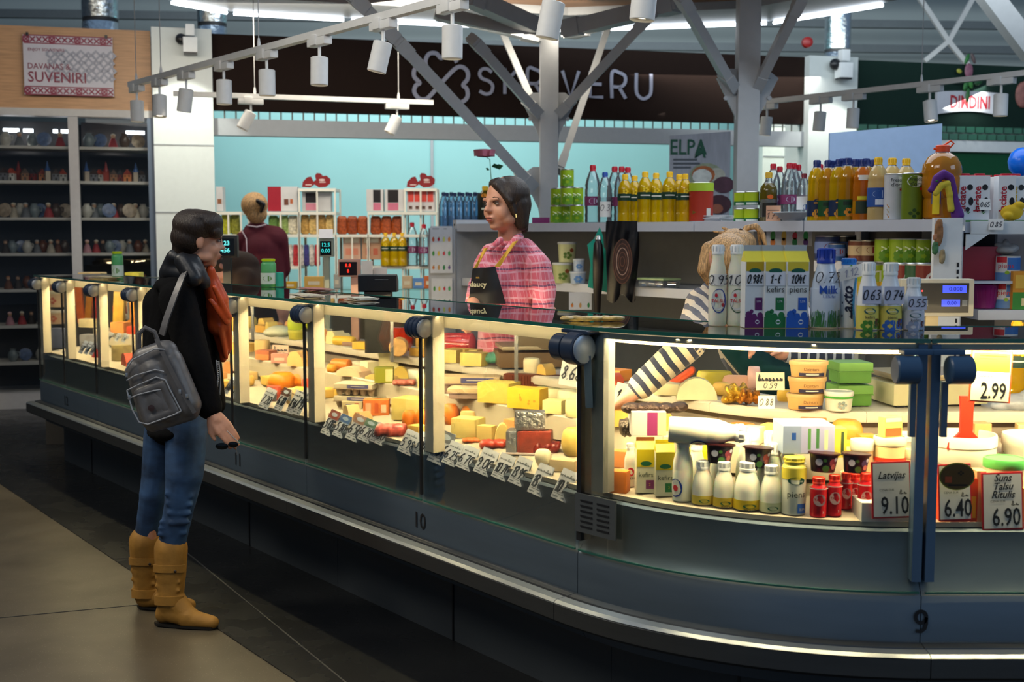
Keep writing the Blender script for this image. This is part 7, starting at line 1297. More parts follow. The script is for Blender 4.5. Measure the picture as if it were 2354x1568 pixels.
p = at_z(870, 668, 1.2655); q = lift(870, 660, .50); t = thing('cash_register', 'black card terminal and cash register behind the counter glass', 'cash register', (q.x,q.y,.981)); zz = q.z-.981; k = mpp(q)
b = MB(); b.prism([(-.05,zz-.02),(.05,zz-.02),(.05,zz+.03),(-.02,zz+.06),(-.05,zz+.055)], -44*k, 44*k, axis='y'); b.v = [V((v.y,v.x,v.z)) for v in b.v]; b.build('body', C('14161a', .3), t, smooth=False); b = MB(); b.box((0,0,zz/2), (.12,.1,zz-.03)); b.build('stand', C('14161a', .4), t, smooth=False); b = MB(); b.at((10*k,-.045,zz+.045), rx=R(-25)).box((0,0,0), (30*k,.002,.022)); b.at(); b.build('screen', C('6a7a80', .2), t, smooth=False)
for x0, y0, x1, y1, n, lab in ((831,600,857,640,.62,'white receipt paper standing behind the black register'),(858,615,890,640,.7,'round-cornered white price card behind the register')):
    p = lift((x0+x1)/2, y1, n); k = mpp(p); b = MB(); zz = p.z-.981; b.box((0,0,zz+(y1-y0)*k/2), ((x1-x0)*k,.004,(y1-y0)*k)); b.box((0,.01,zz/2), (.02,.02,zz)); o = b.build('paper_card', C('c8c8c4', .5), smooth=False); place(o, (p.x,p.y,.981)); tag(o, lab, 'card')
# spray bottles and papers on the glass top
def art_sp(b, h, r): rect(b, -r*2.4, h*.1, r*2.4, h*.5, 1); blob(b, (0,h*.3), r*1.2, h*.2, 2)
spb = Multi(bottle('air_freshener', 'spray bottle', 'cyl', .15, .028, C('5aa86a', .3), C('b8cc1c', .35), [C('3f8a4a'), C('c8d8c8'), C('5a8a3a')], (.02,.5), art=art_sp, seg=18))
b = MB(); b.lathe([(.029,.085),(.029,.10),(.024,.145),(.018,.152),(0,.153)], 18)
for i, (x0, y0, x1, y1, lab) in enumerate(((258,578,284,641,'green spray bottle with lime cap standing on the far end of the glass top'),(600,595,636,659,'green spray bottle with lime cap right of the customer'))):
    p, w_, h_ = topglass(x0,x1,y0,y1); o = spb(p, 0, lab, None, (w_/.058,)*2+(h_/.15,))
b = MB(); b.lathe([(.02,0),(.022,.002),(.022,.07),(.018,.075),(0,.076)], 18); o = b.build('small_jar', C('2f9a8a', .3)); p, w_, h_ = topglass(634,652,625,659); place(o, p); tag(o, 'small teal jar beside the green spray bottle', 'jar')
for j, (x, y, w, col, lab) in enumerate(((725,668,.22,'b0706a','pink printed leaflets in a pile on the glass top'),(715,683,.20,'c8c0a8','pale leaflets nearest the glass edge'),(240,640,.3,'c0b088','pale papers at the far end of the glass top'),(835,690,.12,'d0d0c0','white slip on the glass top by the beige display'))):
    p = at_z(x, y, 1.2662); t = thing('leaflet_pile', lab, 'papers', p, yaw(-1))
    for i in range(4): b = MB(); b.at((rnd.uniform(-.02,.02), rnd.uniform(-.01,.01), .0015+.003*i), rz=rnd.uniform(-.3,.3)).box((0,0,0), (w,.09,.0025)); b.at(); b.build('sheet', C(col if i % 2 else 'c8b8a8', .5, var=.25, scale=40), t, smooth=False)
for i, (x0,y0,x1,y1,col,lab) in enumerate(((185,618,240,632,'c8b080','beige packets behind the far glass top'),(292,608,325,622,'c8c040','yellow packet behind the green spray bottle'))):
    q = at_y((x0+x1)/2, y1, 8.9); k = mpp(q); b = MB(); b.box((0,0,(y1-y0)*k/2), ((x1-x0)*k,.12,(y1-y0)*k), bev=.008); o = b.build('packet', C(col, .45, var=.2)); q.z = at_y(120, 634, 8.9).z-.019; place(o, q); tag(o, lab, 'packet')
q = at_y(105, 634, 8.9); b = MB(); c = at_y(345, 634, 8.9); b.box(((c.x-q.x)/2,.1,q.z/2-.01), (c.x-q.x,.4,q.z-.02)); o = b.build('side_table', C('4a4640', .6), smooth=False); place(o, (q.x,q.y,0)); tag(o, 'grey side table behind the far end of the island', 'table')
# ---------------------------------------------------------------- track lights
M_tr = mat('track_white', (.84,.84,.82), .4); ZTR = 2.52
def track(p, q, label, drops=()):
    t = thing('light_track', label, 'lighting track', p); b = MB(); b.bar(V((0,0,0)), q-p, .042, .034); b.build('rail', M_tr, t, smooth=False)
    for u in drops: c = (q-p)*u; b = MB(); b.tube([c, c+V((0,0,.72))], .0028, 6); b.build('suspension_wire', mat('wire', (.5,.5,.5), .4), t); b = MB(); b.lathe([(.008,0),(.010,.02),(.005,.05),(0,.05)], 10); o = b.build('clamp', M_tr, t); o.location = c+V((0,0,.014))
    return t
def spot(p, D, tilt, aim, lab, W=0, name='track_spotlight', sc=1):
    t = thing(name, lab, 'spotlight', p, math.atan2(D.y, D.x), 'white track spotlights'); t.scale = (sc,)*3
    b = MB(); b.box((0,0,-.038), (.18,.046,.040), bev=.007); b.box((-.02,0,-.03), (.06,.062,.05), bev=.006); b.build('adapter', M_tr, t)
    b = MB(); b.tube([(0,0,-.05),(0,0,-.115)], .008, 8); b.build('stem', M_tr, t)
    M = Matrix.Rotation(aim, 4, 'Z') @ Matrix.Rotation(tilt, 4, 'Y'); b = MB(); b.lathe([(.036,0),(.0435,-.004),(.0435,-.135),(.041,-.138),(.038,-.13),(0,-.128)], 24); h = b.build('head', M_tr, t); h.matrix_local = Matrix.Translation((0,0,-.112)) @ M
    b = MB(); b.lathe([(.030,-.129),(0,-.1292)], 20); b.build('lens', mat('warm_lens', (1,.85,.6), .4, emit=6), h)
    return t
a = at_z(300, 195, ZTR); c = at_z(1042, -5, ZTR); D1 = (c-a).normalized(); track(a, c+D1*1.6, 'long white lighting track rising from left towards the top centre', (.02,.10,.36,.72))
trk = [(323,'a',0,0),(375,'a',.12,2.6),(436,'a',.2,0.3),(522,'a',0,0),(620,'a',0,0),(740,'a',.03,2),(885,'a',.24,.9),(1042,'a',.02,0),(1272,'a',.2,.7),(1480,'a',.1,.8)]
for i, (x, _, tl, am) in enumerate(trk):
    n_ = (a.x*1-0); r = ray(x, 533); tt = (a.x*r.y-a.y*r.x)/(D1.y*r.x-D1.x*r.y); p = a+D1*tt; spot(p-V((0,0,.0)), D1, tl, am, 'white cylinder spotlight on the long track, %s' % nth(i))
a2 = at_z(1742, 236, ZTR); c2_ = at_z(2354, 168, ZTR); D2 = (c2_-a2).normalized(); track(a2-D2*.25, c2_+D2*.3, 'white lighting track at the right in front of the green fascia', (.02,.62))
for i, (x, tl, am) in enumerate(((1758,.1,.5),(1880,.08,.5),(1955,.05,0),(2128,.18,2.8),(2290,.0,0))): r = ray(x, 533); tt = (a2.x*r.y-a2.y*r.x)/(D2.y*r.x-D2.x*r.y); spot(a2+D2*tt, D2, tl, am, 'white cylinder spotlight on the right track, %s' % nth(i))
a3 = at_z(398, 215, ZTR); c3 = at_z(995, 236, ZTR); D3 = (c3-a3).normalized(); track(a3, c3, 'short white lighting track behind the long one', (.30,.86))
for i, (x, tl, am) in enumerate(((582,.5,0),(915,.45,0))): r = ray(x, 533); tt = (a3.x*r.y-a3.y*r.x)/(D3.y*r.x-D3.x*r.y); spot(a3+D3*tt, D3, tl, am, 'white tilted spotlight on the short track, %s' % ('left','right')[i])
# two pillar spots and beams of the track lamps onto the counter, plus unseen spots added for the sellers
for x, xx, yy, Y_, W in ((430, 430, 330, 0, 190), (1925, 1905, 300, 0, 190)):
    tq = bl(xx, -.15); r_ = at_y(xx, yy, tq.y); s_p = tq-BN*.62; slight('pillar_spot', (s_p.x, s_p.y, 3.3), (tq.x, tq.y, 2.05), W*.36, 62, (.98,1,.88), .35)
q_ = [a+D1*u for u in (.6,1.5,2.4,3.1)]
for p in q_: slight('counter_spot', (p.x,p.y,2.36), (p.x+.25,p.y+.1,1.2), 10, 46, (1,.90,.72), .7)
slight('seller_fill', (-.9,4.6,2.6), (.1,5.4,1.35), 34, 34, (1,.92,.82), .7); slight('seller_fill', (1.4,3.2,2.9), (.85,4.6,1.3), 30, 34, (1,.90,.78), .7)  # spots added in mid air to brighten the two saleswomen
# ---------------------------------------------------------------- people
def stripe_mat(name, base, layers, rough=.8, var=.05):   # layers: (direction, per metre, width, colour, strength)
    m = bpy.data.materials.new(name); m.use_nodes = True; nt = m.node_tree; N = nt.nodes.new; L = nt.links.new; bs = nt.nodes['Principled BSDF']; bs.inputs['Roughness'].default_value = rough; bs.inputs['Sheen Weight'].default_value = .2
    tc = N('ShaderNodeTexCoord'); nz = N('ShaderNodeTexNoise'); nz.inputs['Scale'].default_value = 7; L(tc.outputs['Object'], nz.inputs['Vector'])
    ad = N('ShaderNodeVectorMath'); ad.operation = 'MULTIPLY_ADD'; L(nz.outputs['Color'], ad.inputs[0]); ad.inputs[1].default_value = (.03,.03,.03); L(tc.outputs['Object'], ad.inputs[2])
    cur = None; col = (*base, 1)
    for d, fr, wd, c, st in layers:
        dt = N('ShaderNodeVectorMath'); dt.operation = 'DOT_PRODUCT'; L(ad.outputs[0], dt.inputs[0]); dt.inputs[1].default_value = [q*fr for q in V(d).normalized()]
        f = N('ShaderNodeMath'); f.operation = 'FRACT'; L(dt.outputs['Value'], f.inputs[0]); lt = N('ShaderNodeMath'); lt.operation = 'LESS_THAN'; L(f.outputs[0], lt.inputs[0]); lt.inputs[1].default_value = wd
        mu = N('ShaderNodeMath'); mu.operation = 'MULTIPLY'; L(lt.outputs[0], mu.inputs[0]); mu.inputs[1].default_value = st
        mx = N('ShaderNodeMix'); mx.data_type = 'RGBA'; L(mu.outputs[0], mx.inputs[0]); mx.inputs[7].default_value = (*c, 1)
        if cur is None: mx.inputs[6].default_value = col
        else: L(cur, mx.inputs[6])
        cur = mx.outputs[2]
    L(cur, bs.inputs['Base Color']); bp = N('ShaderNodeBump'); bp.inputs['Strength'].default_value = .25; bp.inputs['Distance'].default_value = .01; L(nz.outputs[0], bp.inputs['Height']); L(bp.outputs[0], bs.inputs['Normal']); return m
SKIN = mat('skin_warm', (.55,.27,.17), .5, var=.06, scale=30, sub=.15); SKIN2 = mat('skin_rosy', (.60,.30,.22), .5, var=.08, scale=40, sub=.15)
M_coat = mat('black_wool', (.003,.003,.0035), .95, var=.2, scale=60, bump=.2, spec=.15); M_jean = mat('blue_denim', (.022,.058,.135), .8, var=.55, scale=9, bump=.35, stretch=(1,1,1.6)); M_boot = mat('tan_suede', (.30,.145,.022), .7, var=.18, scale=14, bump=.5)
M_hair = mat('dark_hair', (.022,.013,.009), .45, var=.4, scale=30, bump=.5, stretch=(8,8,1)); M_blond = mat('blond_hair', (.50,.30,.13), .5, var=.6, scale=30, bump=.6, stretch=(6,6,1)); M_scarf = mat('orange_leather', (.62,.085,.018), .35, var=.25, scale=8, bump=.6, coat=.2)
M_bag = mat('grey_leather', (.105,.10,.10), .38, var=.15, scale=25, bump=.25); M_bagp = mat('grey_piping', (.26,.27,.29), .4)
def shrink(l, f): return [('c', p[1], p[2]*f, p[3], p[4]*f) for p in l]
def person(label, x, y): return thing('person', label, 'person', (x, y, 0))
def org(t, name, prims, m, voxel=.012, smooth=3): # prims in world space
    b = -V(t.location); q = []
    for p in prims:
        if p[0] == 'c': q.append(('c', V(p[1])+b, p[2], V(p[3])+b, p[4]))
        else: q.append(('e', V(p[1])+b)+tuple(p[2:]))
    return organic(name, q, m, t, voxel, smooth)
def hand(w, d, nrm, s, curl, flip=1, thumb_dir=None):
    """five-fingered hand: w wrist, d direction of the fingers, nrm palm normal; returns prims"""
    w, d, nrm = V(w), V(d).normalized(), V(nrm).normalized(); sd = d.cross(nrm).normalized()*flip; pr = [('c', w, .024*s, w+d*.035*s, .026*s)]
    for i, (off_, ln) in enumerate(((-.028,.062),(-.010,.074),(.010,.070),(.027,.055))):
        k0 = w+d*.085*s+sd*off_*s; pr.append(('c', w+d*.02*s+sd*off_*.7*s, .017*s, k0, .0125*s)); a = curl*(.8+.12*i); p = k0; dirn = d
        for seg, fr in enumerate((.45,.32,.23)):
            ang = a*(seg+.6)*.62; dirn = (d*math.cos(ang)+nrm*math.sin(ang)).normalized(); q = p+dirn*ln*fr*1.25*s; pr.append(('c', p, (.0098-.001*seg)*s, q, (.0090-.001*seg)*s)); p = q
    t0_ = w+d*.025*s-sd*.028*s; td = (d*.65-sd*.65+nrm*.45).normalized(); t1_ = t0_+td*.042*s; td2 = (d*.9-sd*.1+nrm*.5).normalized(); pr += [('c', t0_, .0135*s, t1_, .011*s), ('c', t1_, .0105*s, t1_+td2*.032*s, .0085*s)]
    return pr
def head(t, c, yaw_, pitch, s, skin, roll=0):
    """head with face; c centre of the skull, yaw_ 0 faces -y; returns matrix"""
    Q = Matrix.Rotation(yaw_, 3, 'Z') @ Matrix.Rotation(pitch, 3, 'X') @ Matrix.Rotation(roll, 3, 'Y'); c = V(c); f = lambda x, y, z: c+Q @ V((x*s, y*s, z*s))
    E = lambda p, r: ('e', f(*p), tuple(q*s for q in r), tuple(Q.to_euler()))
    pr = [E((0,.012,.025),(.074,.092,.085)), E((0,-.022,-.035),(.058,.065,.075)), E((0,-.055,-.088),(.026,.024,.020)), E((.034,-.050,-.034),(.028,.028,.034)), E((-.034,-.050,-.034),(.028,.028,.034)), E((0,-.035,-.05),(.052,.048,.045)),
          E((0,-.078,.018),(.052,.014,.010)), E((0,-.088,-.006),(.0095,.012,.024)), E((0,-.101,-.024),(.0125,.013,.010)), E((.011,-.092,-.027),(.008,.008,.006)), E((-.011,-.092,-.027),(.008,.008,.006)), E((0,-.085,-.055),(.023,.010,.006)), E((0,-.083,-.066),(.019,.010,.007)), E((.045,-.02,-.065),(.02,.035,.022)), E((-.045,-.02,-.065),(.02,.035,.022)),
          E((.076,.010,-.008),(.009,.017,.030)), E((-.076,.010,-.008),(.009,.017,.030))]
    return pr, f, Q
def facebits(t, f, Q, s, brow='3a241a', lip='8a4038', iris='3a3020'):
    b0 = -V(t.location); eu = Q.to_euler()
    for sx_ in (-1, 1):
        b = MB(); b.ell((0,.0015*s,0), (.0115*s,.0075*s,.0062*s)); o = b.build('eye', C('9a8f88', .2), t); o.location = f(sx_*.031,-.0755,.002)+b0; o.rotation_euler = eu
        b = MB(); b.ell((0,-.0062*s,-.0005*s), (.0052*s,.003*s,.0052*s)); o2 = b.build('iris', C(iris, .2), o)
        b = MB(); b.tube([(-.015*s,-.003*s,.004*s),(-.007*s,-.0085*s,.0088*s),(.005*s,-.0085*s,.0085*s),(.015*s,-.002*s,.003*s)], .0022*s, 6); b.build('eyelid', C('3a2018'), o)
        b = MB(); b.tube([V((sx_*x, y, z))*s for x, y, z in ((.014,-.084,.021),(.028,-.083,.027),(.044,-.073,.022))], [.0025*s,.003*s,.0012*s], 6); o = b.build('eyebrow', C(brow, .8), t); o.matrix_local = Matrix.Translation(f(0,0,0)+b0) @ Q.to_4x4()
    b = MB(); b.ell((0,-.092*s,-.0555*s), (.020*s,.0055*s,.0032*s)); b.ell((0,-.090*s,-.0655*s), (.016*s,.0055*s,.0042*s)); o = b.build('lips', C(lip, .45), t); o.matrix_local = Matrix.Translation(f(0,0,0)+b0) @ Q.to_4x4()
W = at_y
# ---- customer in black coat
CY = 4.78; cu_p = person('woman customer in a black coat, jeans and tan boots, seen from behind, holding sunglasses', W(400,1430,4.75).x, 4.8)
# body: head, neck, trunk, arms, legs as one skin
pr, fH, QH = head(cu_p, W(455,552,4.76), R(118), R(4), .98, SKIN)
nk = W(440,610,4.78); sh1 = W(418,676,4.64); el1 = W(450,835,4.58); wr1 = W(487,950,4.55); sh2 = W(425,672,4.95); hp = W(410,960,4.80); ch = W(405,740,4.80)
pr += [('c', W(449,585,4.77), .050, W(430,640,4.80), .045)]+shrink([('c', ch, .11, hp, .12), ('c', sh1, .045, el1, .038), ('c', el1, .036, wr1, .026), ('c', sh2, .045, W(470,830,5.0), .038), ('c', ch, .08, sh1, .05), ('c', ch, .08, sh2, .05)], .62)
k1, a1 = W(415,1150,4.70), W(393,1385,4.72); k2, a2 = W(352,1140,4.86), W(335,1370,4.90)
pr += [('c', el1, .024, wr1, .026)]+shrink([('c', hp, .09, W(425,1000,4.74), .08), ('c', hp, .09, W(380,1000,4.86), .08), ('c', W(425,1000,4.74), .080, k1, .052), ('c', k1, .05, a1, .038), ('c', W(380,1000,4.86), .080, k2, .052), ('c', k2, .05, a2, .038)], .6)
pr += hand(W(487,952,4.55), (W(527,1000,4.52)-W(487,952,4.55)), (.25,.3,-.6), .92, 1.0, 1)
org(cu_p, 'body', pr, SKIN, .006, 2); facebits(cu_p, fH, QH, .98)
hr = [('e', W(450,520,4.75), (.088,.100,.068)), ('e', W(436,546,4.75), (.072,.093,.070)), ('e', W(422,575,4.75), (.045,.06,.04)), ('e', W(482,512,4.74), (.052,.075,.045)), ('e', W(497,532,4.74), (.026,.055,.03)), ('e', W(438,515,4.76), (.07,.08,.06)), ('c', W(412,580,4.74), .028, W(408,597,4.74), .014), ('c', W(422,588,4.72), .024, W(420,604,4.72), .01), ('e', W(460,500,4.74), (.07,.08,.03))]
org(cu_p, 'hair', hr, M_hair, .007, 2)
ct = [('c', W(412,690,4.80), .115, W(402,820,4.81), .125), ('c', W(402,820,4.81), .125, W(408,935,4.81), .122), ('c', W(372,700,4.80), .075, W(378,960,4.82), .085), ('c', W(437,690,4.82), .085, W(447,955,4.82), .060), ('e', W(412,990,4.81), (.125,.15,.04)), ('c', W(385,960,4.80), .085, W(385,985,4.80), .07), ('c', W(440,960,4.80), .07, W(442,985,4.80), .065), ('e', W(420,655,4.80), (.105,.17,.045)),
 ('c', W(408,688,4.66), .072, el1, .060), ('c', el1, .060, W(481,935,4.56), .050), ('c', W(430,690,4.96), .07, W(480,840,4.98), .055), ('c', W(480,840,4.98), .055, W(494,930,4.92), .045), ('c', W(472,745,4.90), .06, W(484,900,4.90), .045)]
org(cu_p, 'coat', ct, M_coat, .009, 3)
org(cu_p, 'collar', [('c', W(402,592,4.72), .035, W(394,630,4.78), .05), ('c', W(420,600,4.66), .035, W(445,640,4.64), .035), ('c', W(445,600,4.68), .03, W(468,650,4.70), .03), ('c', W(400,610,4.86), .04, W(440,640,4.92), .04), ('c', W(396,625,4.74), .045, W(455,640,4.72), .04)], mat('black_leather', (.010,.011,.014), .4, bump=.3, scale=12), .008, 9)
sc = [('c', W(482,640,4.78), .034, W(500,690,4.80), .045), ('c', W(500,690,4.80), .042, W(503,745,4.82), .050), ('c', W(488,700,4.80), .030, W(518,730,4.82), .028), ('c', W(500,745,4.84), .030, W(516,800,4.86), .030), ('c', W(516,800,4.86), .026, W(513,826,4.86), .014), ('c', W(484,620,4.76), .018, W(486,650,4.78), .03), ('c', W(492,660,4.70), .010, W(524,728,4.76), .014), ('c', W(484,690,4.72), .010, W(522,742,4.76), .013), ('c', W(520,735,4.80), .018, W(528,800,4.84), .012), ('c', W(505,750,4.78), .012, W(520,822,4.83), .010)]
org(cu_p, 'scarf', sc, M_scarf, .006, 1)
b = MB(); o0 = -V(cu_p.location); b.tube([W(497,828,4.60)+o0, W(501,870,4.60)+o0, W(499,912,4.60)+o0], .0025, 6); b.tube([W(503,830,4.60)+o0, W(507,870,4.60)+o0, W(505,908,4.60)+o0], .0025, 6)
for i in range(16): b.ell(W(500+2*math.sin(i*.3), 832+5*i, 4.598)+o0, (.004,.002,.002), seg=8, rings=5)
b.build('zipper', mat('zip_metal', (.5,.5,.5), .3, metal=.9), cu_p)
jn = [('c', W(428,975,4.76), .085, W(428,1010,4.74), .082), ('c', W(385,975,4.83), .085, W(375,1005,4.86), .078), ('c', W(428,1010,4.74), .082, W(424,1090,4.70), .075), ('c', W(424,1090,4.70), .073, k1, .062), ('c', k1, .060, W(396,1245,4.72), .054), ('c', W(375,1005,4.86), .078, W(362,1090,4.87), .064), ('c', W(362,1090,4.87), .062, k2, .056), ('c', k2, .054, W(338,1230,4.90), .050)]
jn += [('c', W(385+i*3,1135+22*i,4.655), .013, W(440-i*3,1140+20*i,4.66), .012) for i in range(4)]+[('c', W(372-2*i,1200+14*i,4.67), .012, W(425,1196+14*i,4.68), .012) for i in range(3)]
org(cu_p, 'jeans', jn, M_jean, .007, 2)
def boot(kx, top, ank, heel, toe, Yt, Ya, nm):
    tp, an, he, to = W(*top, Yt), W(*ank, Ya), W(*heel, Ya), W(*toe, Ya-.05); he.z = .035; to.z = .028; d = (to-he)
    pr = [('c', tp, .066, (tp+an)/2, .060), ('c', (tp+an)/2, .058, an, .050), ('c', an, .050, he+V((.01,0,.01)), .036), ('c', he+V((.02,0,.02)), .040, he+d*.55+V((0,0,.012)), .040), ('c', he+d*.5+V((0,0,.005)), .040, to, .026), ('c', an+d*.12, .046, he+d*.5+V((0,0,.02)), .036)]
    pr += [('c', tp+(an-tp)*u+V((-.05,-.03,0)), .007, tp+(an-tp)*(u+.07)+V((.045,-.04,0)), .006) for u in (.50,.66,.84)]
    o = org(cu_p, nm, pr, M_boot, .006, 2); 
    b = MB(); L = [(he+o0+V((-.038,0,0))), (he+d*.5+o0), (to+o0+V((.022,0,0)))]
    ring = lambda z: [V((p.x,p.y,z)) for p in (he+o0+V((-.030,.0,0)), he+o0+V((-.012,-.028,0)), he+d*.55+o0+V((0,-.034,0)), to+o0+V((.0,-.022,0)), to+o0+V((.022,.0,0)), to+o0+V((.0,.022,0)), he+d*.55+o0+V((0,.034,0)), he+o0+V((-.012,.028,0)))]
    b.loft([ring(.004), ring(.014)]); b.build('sole', C('14110e', .6), o); return o, tp, an
bo, tp, an = boot(0, (393,1262), (392,1385), (372,1425), (488,1425), 4.72, 4.70, 'boot'); bo2, tp2, an2 = boot(1, (334,1245), (338,1370), (332,1405), (436,1400), 4.90, 4.92, 'boot')
for bb_, tp_, an_, Yc in ((bo, tp, an, 4.64), (bo2, tp2, an2, 4.84)):
    for u, w_ in ((.34,.030),(.94,.036)):
        c_ = tp_+(an_-tp_)*u+o0; rr = .071-.010*u; b = MB(); b.grid(lambda p, q: (c_.x+math.cos(-.3-2.6*p)*rr, c_.y+math.sin(-.3-2.6*p)*rr, c_.z+(q-.5)*w_+.01*math.sin(p*3)), 10, 1, th=-.004); b.build('strap', M_boot, bb_)
    b = MB(); b.ell(tp_+(an_-tp_)*.34+o0+V((.035,-.064,0)), (.006,.003,.006)); b.build('stud', C('2a1c10'), bb_)
# backpack on her shoulder
bp = W(378,890,4.48); t = thing('backpack', 'grey leather backpack hanging from the shoulder of the customer in black', 'backpack', bp); kk = mpp(bp); X = lambda x: (x-378)*kk; Z = lambda y: (890-y)*kk
def org2(name, prims, m, vox=.006, sm=2): return organic(name, prims, m, t, vox, sm)
ang = R(-17)
org2('body', [('c', (X(335),0,Z(825)), .045, (X(383),.0,Z(808)), .045), ('c', (X(322),0,Z(850)), .050, (X(350),0,Z(955)), .052), ('c', (X(392),0,Z(830)), .050, (X(430),0,Z(930)), .052), ('c', (X(355),-.005,Z(850)), .058, (X(390),-.005,Z(935)), .060), ('c', (X(350),.01,Z(972)), .038, (X(432),.01,Z(945)), .040)], M_bag)
org2('front_pocket', [('c', (X(330),-.045,Z(900)), .022, (X(385),-.045,Z(878)), .022), ('c', (X(330),-.045,Z(900)), .022, (X(348),-.045,Z(962)), .022), ('c', (X(385),-.045,Z(878)), .022, (X(410),-.045,Z(940)), .022), ('c', (X(348),-.045,Z(962)), .022, (X(410),-.045,Z(940)), .022), ('e', (X(368),-.045,Z(922)), (.055,.022,.055))], M_bag)
for pts_ in ([(303,870),(325,858),(370,845),(388,850)], [(303,893),(330,880),(372,862),(392,868),(402,890),(425,940)], [(303,893),(315,935),(330,965),(350,970),(410,948),(425,940)], [(300,848),(320,822),(370,798),(392,800)], [(305,912),(330,902),(365,893),(388,890)]): b = MB(); b.tube([(X(x),-.066 if i not in (0, len(pts_)-1) else -.058,Z(y)) for i, (x, y) in enumerate(pts_)], .003, 6); b.build('piping', M_bagp, t)
b = MB(); b.at((X(360),-.072,Z(932)), rx=PI/2).lathe([(.0,-.002),(.011,0),(.012,.002),(0,.003)], 16); b.at(); b.build('badge', C('3a2c2c', .4), t)
b = MB(); b.tube([(X(322),0,Z(800)),(X(325),-.01,Z(765)),(X(340),-.012,Z(752)),(X(360),-.01,Z(762)),(X(368),0,Z(790))], .009, 8); b.build('carry_loop', M_bag, t)
b = MB(); P1 = [W(372,770,4.50),W(382,735,4.50),W(402,680,4.545),W(420,635,4.58),W(428,620,4.64)]; b.ribbon([p-bp for p in P1], .024, (-.3,-1,.1), .004); b.ribbon([p-bp for p in P1], .024, (.3,1,-.1), .004); b.build('shoulder_strap', M_bag, t)
b = MB(); b.ribbon([(X(372),.0,Z(775)),(X(398),-.01,Z(830)),(X(432),-.01,Z(900)),(X(455),.0,Z(945))], .016, (0,-1,0), .055); b.build('side_strap', M_bag, t)
b = MB(); [b.at((X(x),-.068,Z(y))).box((0,0,0), (.010,.004,.016), bev=.002) for x, y in ((305,857),(310,908),(425,895),(440,905))]; b.at(); b.build('buckle', mat('zip_metal', (.5,.5,.5), .3, metal=.9), t)
# sunglasses in her hand
g = W(525,1015,4.50); t = thing('sunglasses', 'dark sunglasses with metal arms dangling from the customer\'s hand', 'sunglasses', g); kk = mpp(g); X = lambda x: (x-525)*kk; Z = lambda y: (1015-y)*kk
for x, y, w_, h_ in ((510,1026,15,8),(536,1022,12,7)): b = MB(); b.at((X(x),0,Z(y)), rx=PI/2).lathe([(0,-.002),(w_*kk*.9,0),(w_*kk,.001),(0,.003)], 20, sy=h_/w_); b.at(); b.build('lens', C('08090b', .1), t)
b = MB(); b.tube([(X(522),0,Z(990)),(X(538),-.003,Z(1006)),(X(550),0,Z(1018))], .0016, 6); b.tube([(X(550),0,Z(1018)),(X(530),.01,Z(1024)),(X(522),0,Z(1025))], .0018, 6); b.tube([(X(543),0,Z(1018)),(X(543),.01,Z(1048))], .0014, 6); b.build('frame', mat('zip_metal', (.5,.5,.5), .3, metal=.9), t)
# ---- saleswoman in pink check shirt
SY = 5.42; s1 = person('saleswoman with dark bob in a pink checked shirt and black apron, looking left', W(1175,700,SY).x, SY+.05)
pr, fH, QH = head(s1, W(1160,468,SY), R(-46), R(2), 1.08, SKIN); pr2 = pr+[('c', W(1172,500,SY+.02), .052, W(1172,565,SY+.04), .056)]+shrink([('c', W(1175,600,SY+.06), .12, W(1175,760,SY+.08), .13), ('c', W(1175,780,SY+.08), .13, (W(1175,700,SY).x-.08, SY+.1, .75), .09), ('c', (W(1175,700,SY).x-.08, SY+.1, .75), .08, (W(1175,700,SY).x-.08, SY+.1, .16), .05), ('c', W(1175,780,SY+.08), .13, (W(1175,700,SY).x+.08, SY+.1, .75), .09), ('c', (W(1175,700,SY).x+.08, SY+.1, .75), .08, (W(1175,700,SY).x+.08, SY+.1, .16), .05)], .7)
pr2 += [('c', W(1092,690,SY-.1), .035, W(1086,722,SY-.2), .028)]+hand(W(1086,722,SY-.2), (-.1,-.9,-.3), (0,-.3,-1), .9, .5)+[('c', W(1262,720,SY-.02), .038, W(1215,735,SY-.22), .028)]+hand(W(1215,735,SY-.22), (-.8,-.6,-.1), (0,-.2,-1), .9, .5, -1)
org(s1, 'body', pr2, SKIN, .0065, 2); facebits(s1, fH, QH, 1.08, '2a1810', '8f4a40')
hr = [('e', W(1172,447,SY+.02), (.092,.108,.084)), ('e', W(1160,436,SY+.01), (.07,.08,.055)), ('e', W(1182,470,SY+.02), (.078,.09,.10)), ('c', W(1190,470,SY-.02), .050, W(1200,515,SY-.02), .030), ('c', W(1203,490,SY+.03), .030, W(1206,528,SY+.03), .016), ('c', W(1190,500,SY+.06), .05, W(1190,528,SY+.07), .025), ('c', W(1140,424,SY-.06), .020, W(1172,462,SY-.085), .014), ('c', W(1146,424,SY-.04), .032, W(1182,445,SY-.05), .03), ('c', W(1136,424,SY-.01), .026, W(1130,440,SY+.01), .014), ('c', W(1170,462,SY-.07), .018, W(1183,490,SY-.065), .010)]
org(s1, 'hair', hr, M_hair, .006, 2)
b0 = -V(s1.location); b = MB(); b.tube([W(1185,492,SY-.08)+b0, W(1186,500,SY-.082)+b0], .004, 6); b.build('earring', mat('gold', (.8,.5,.15), .3, metal=1), s1)
pink = stripe_mat('pink_check', (.62,.12,.17), [((0,0,1),26,.22,(.74,.42,.50),.75),((1,.4,0),24,.25,(.72,.30,.38),.55),((0,.1,1),13,.10,(.04,.03,.10),.8),((1,.4,.1),60,.18,(.75,.5,.55),.4)], .85)
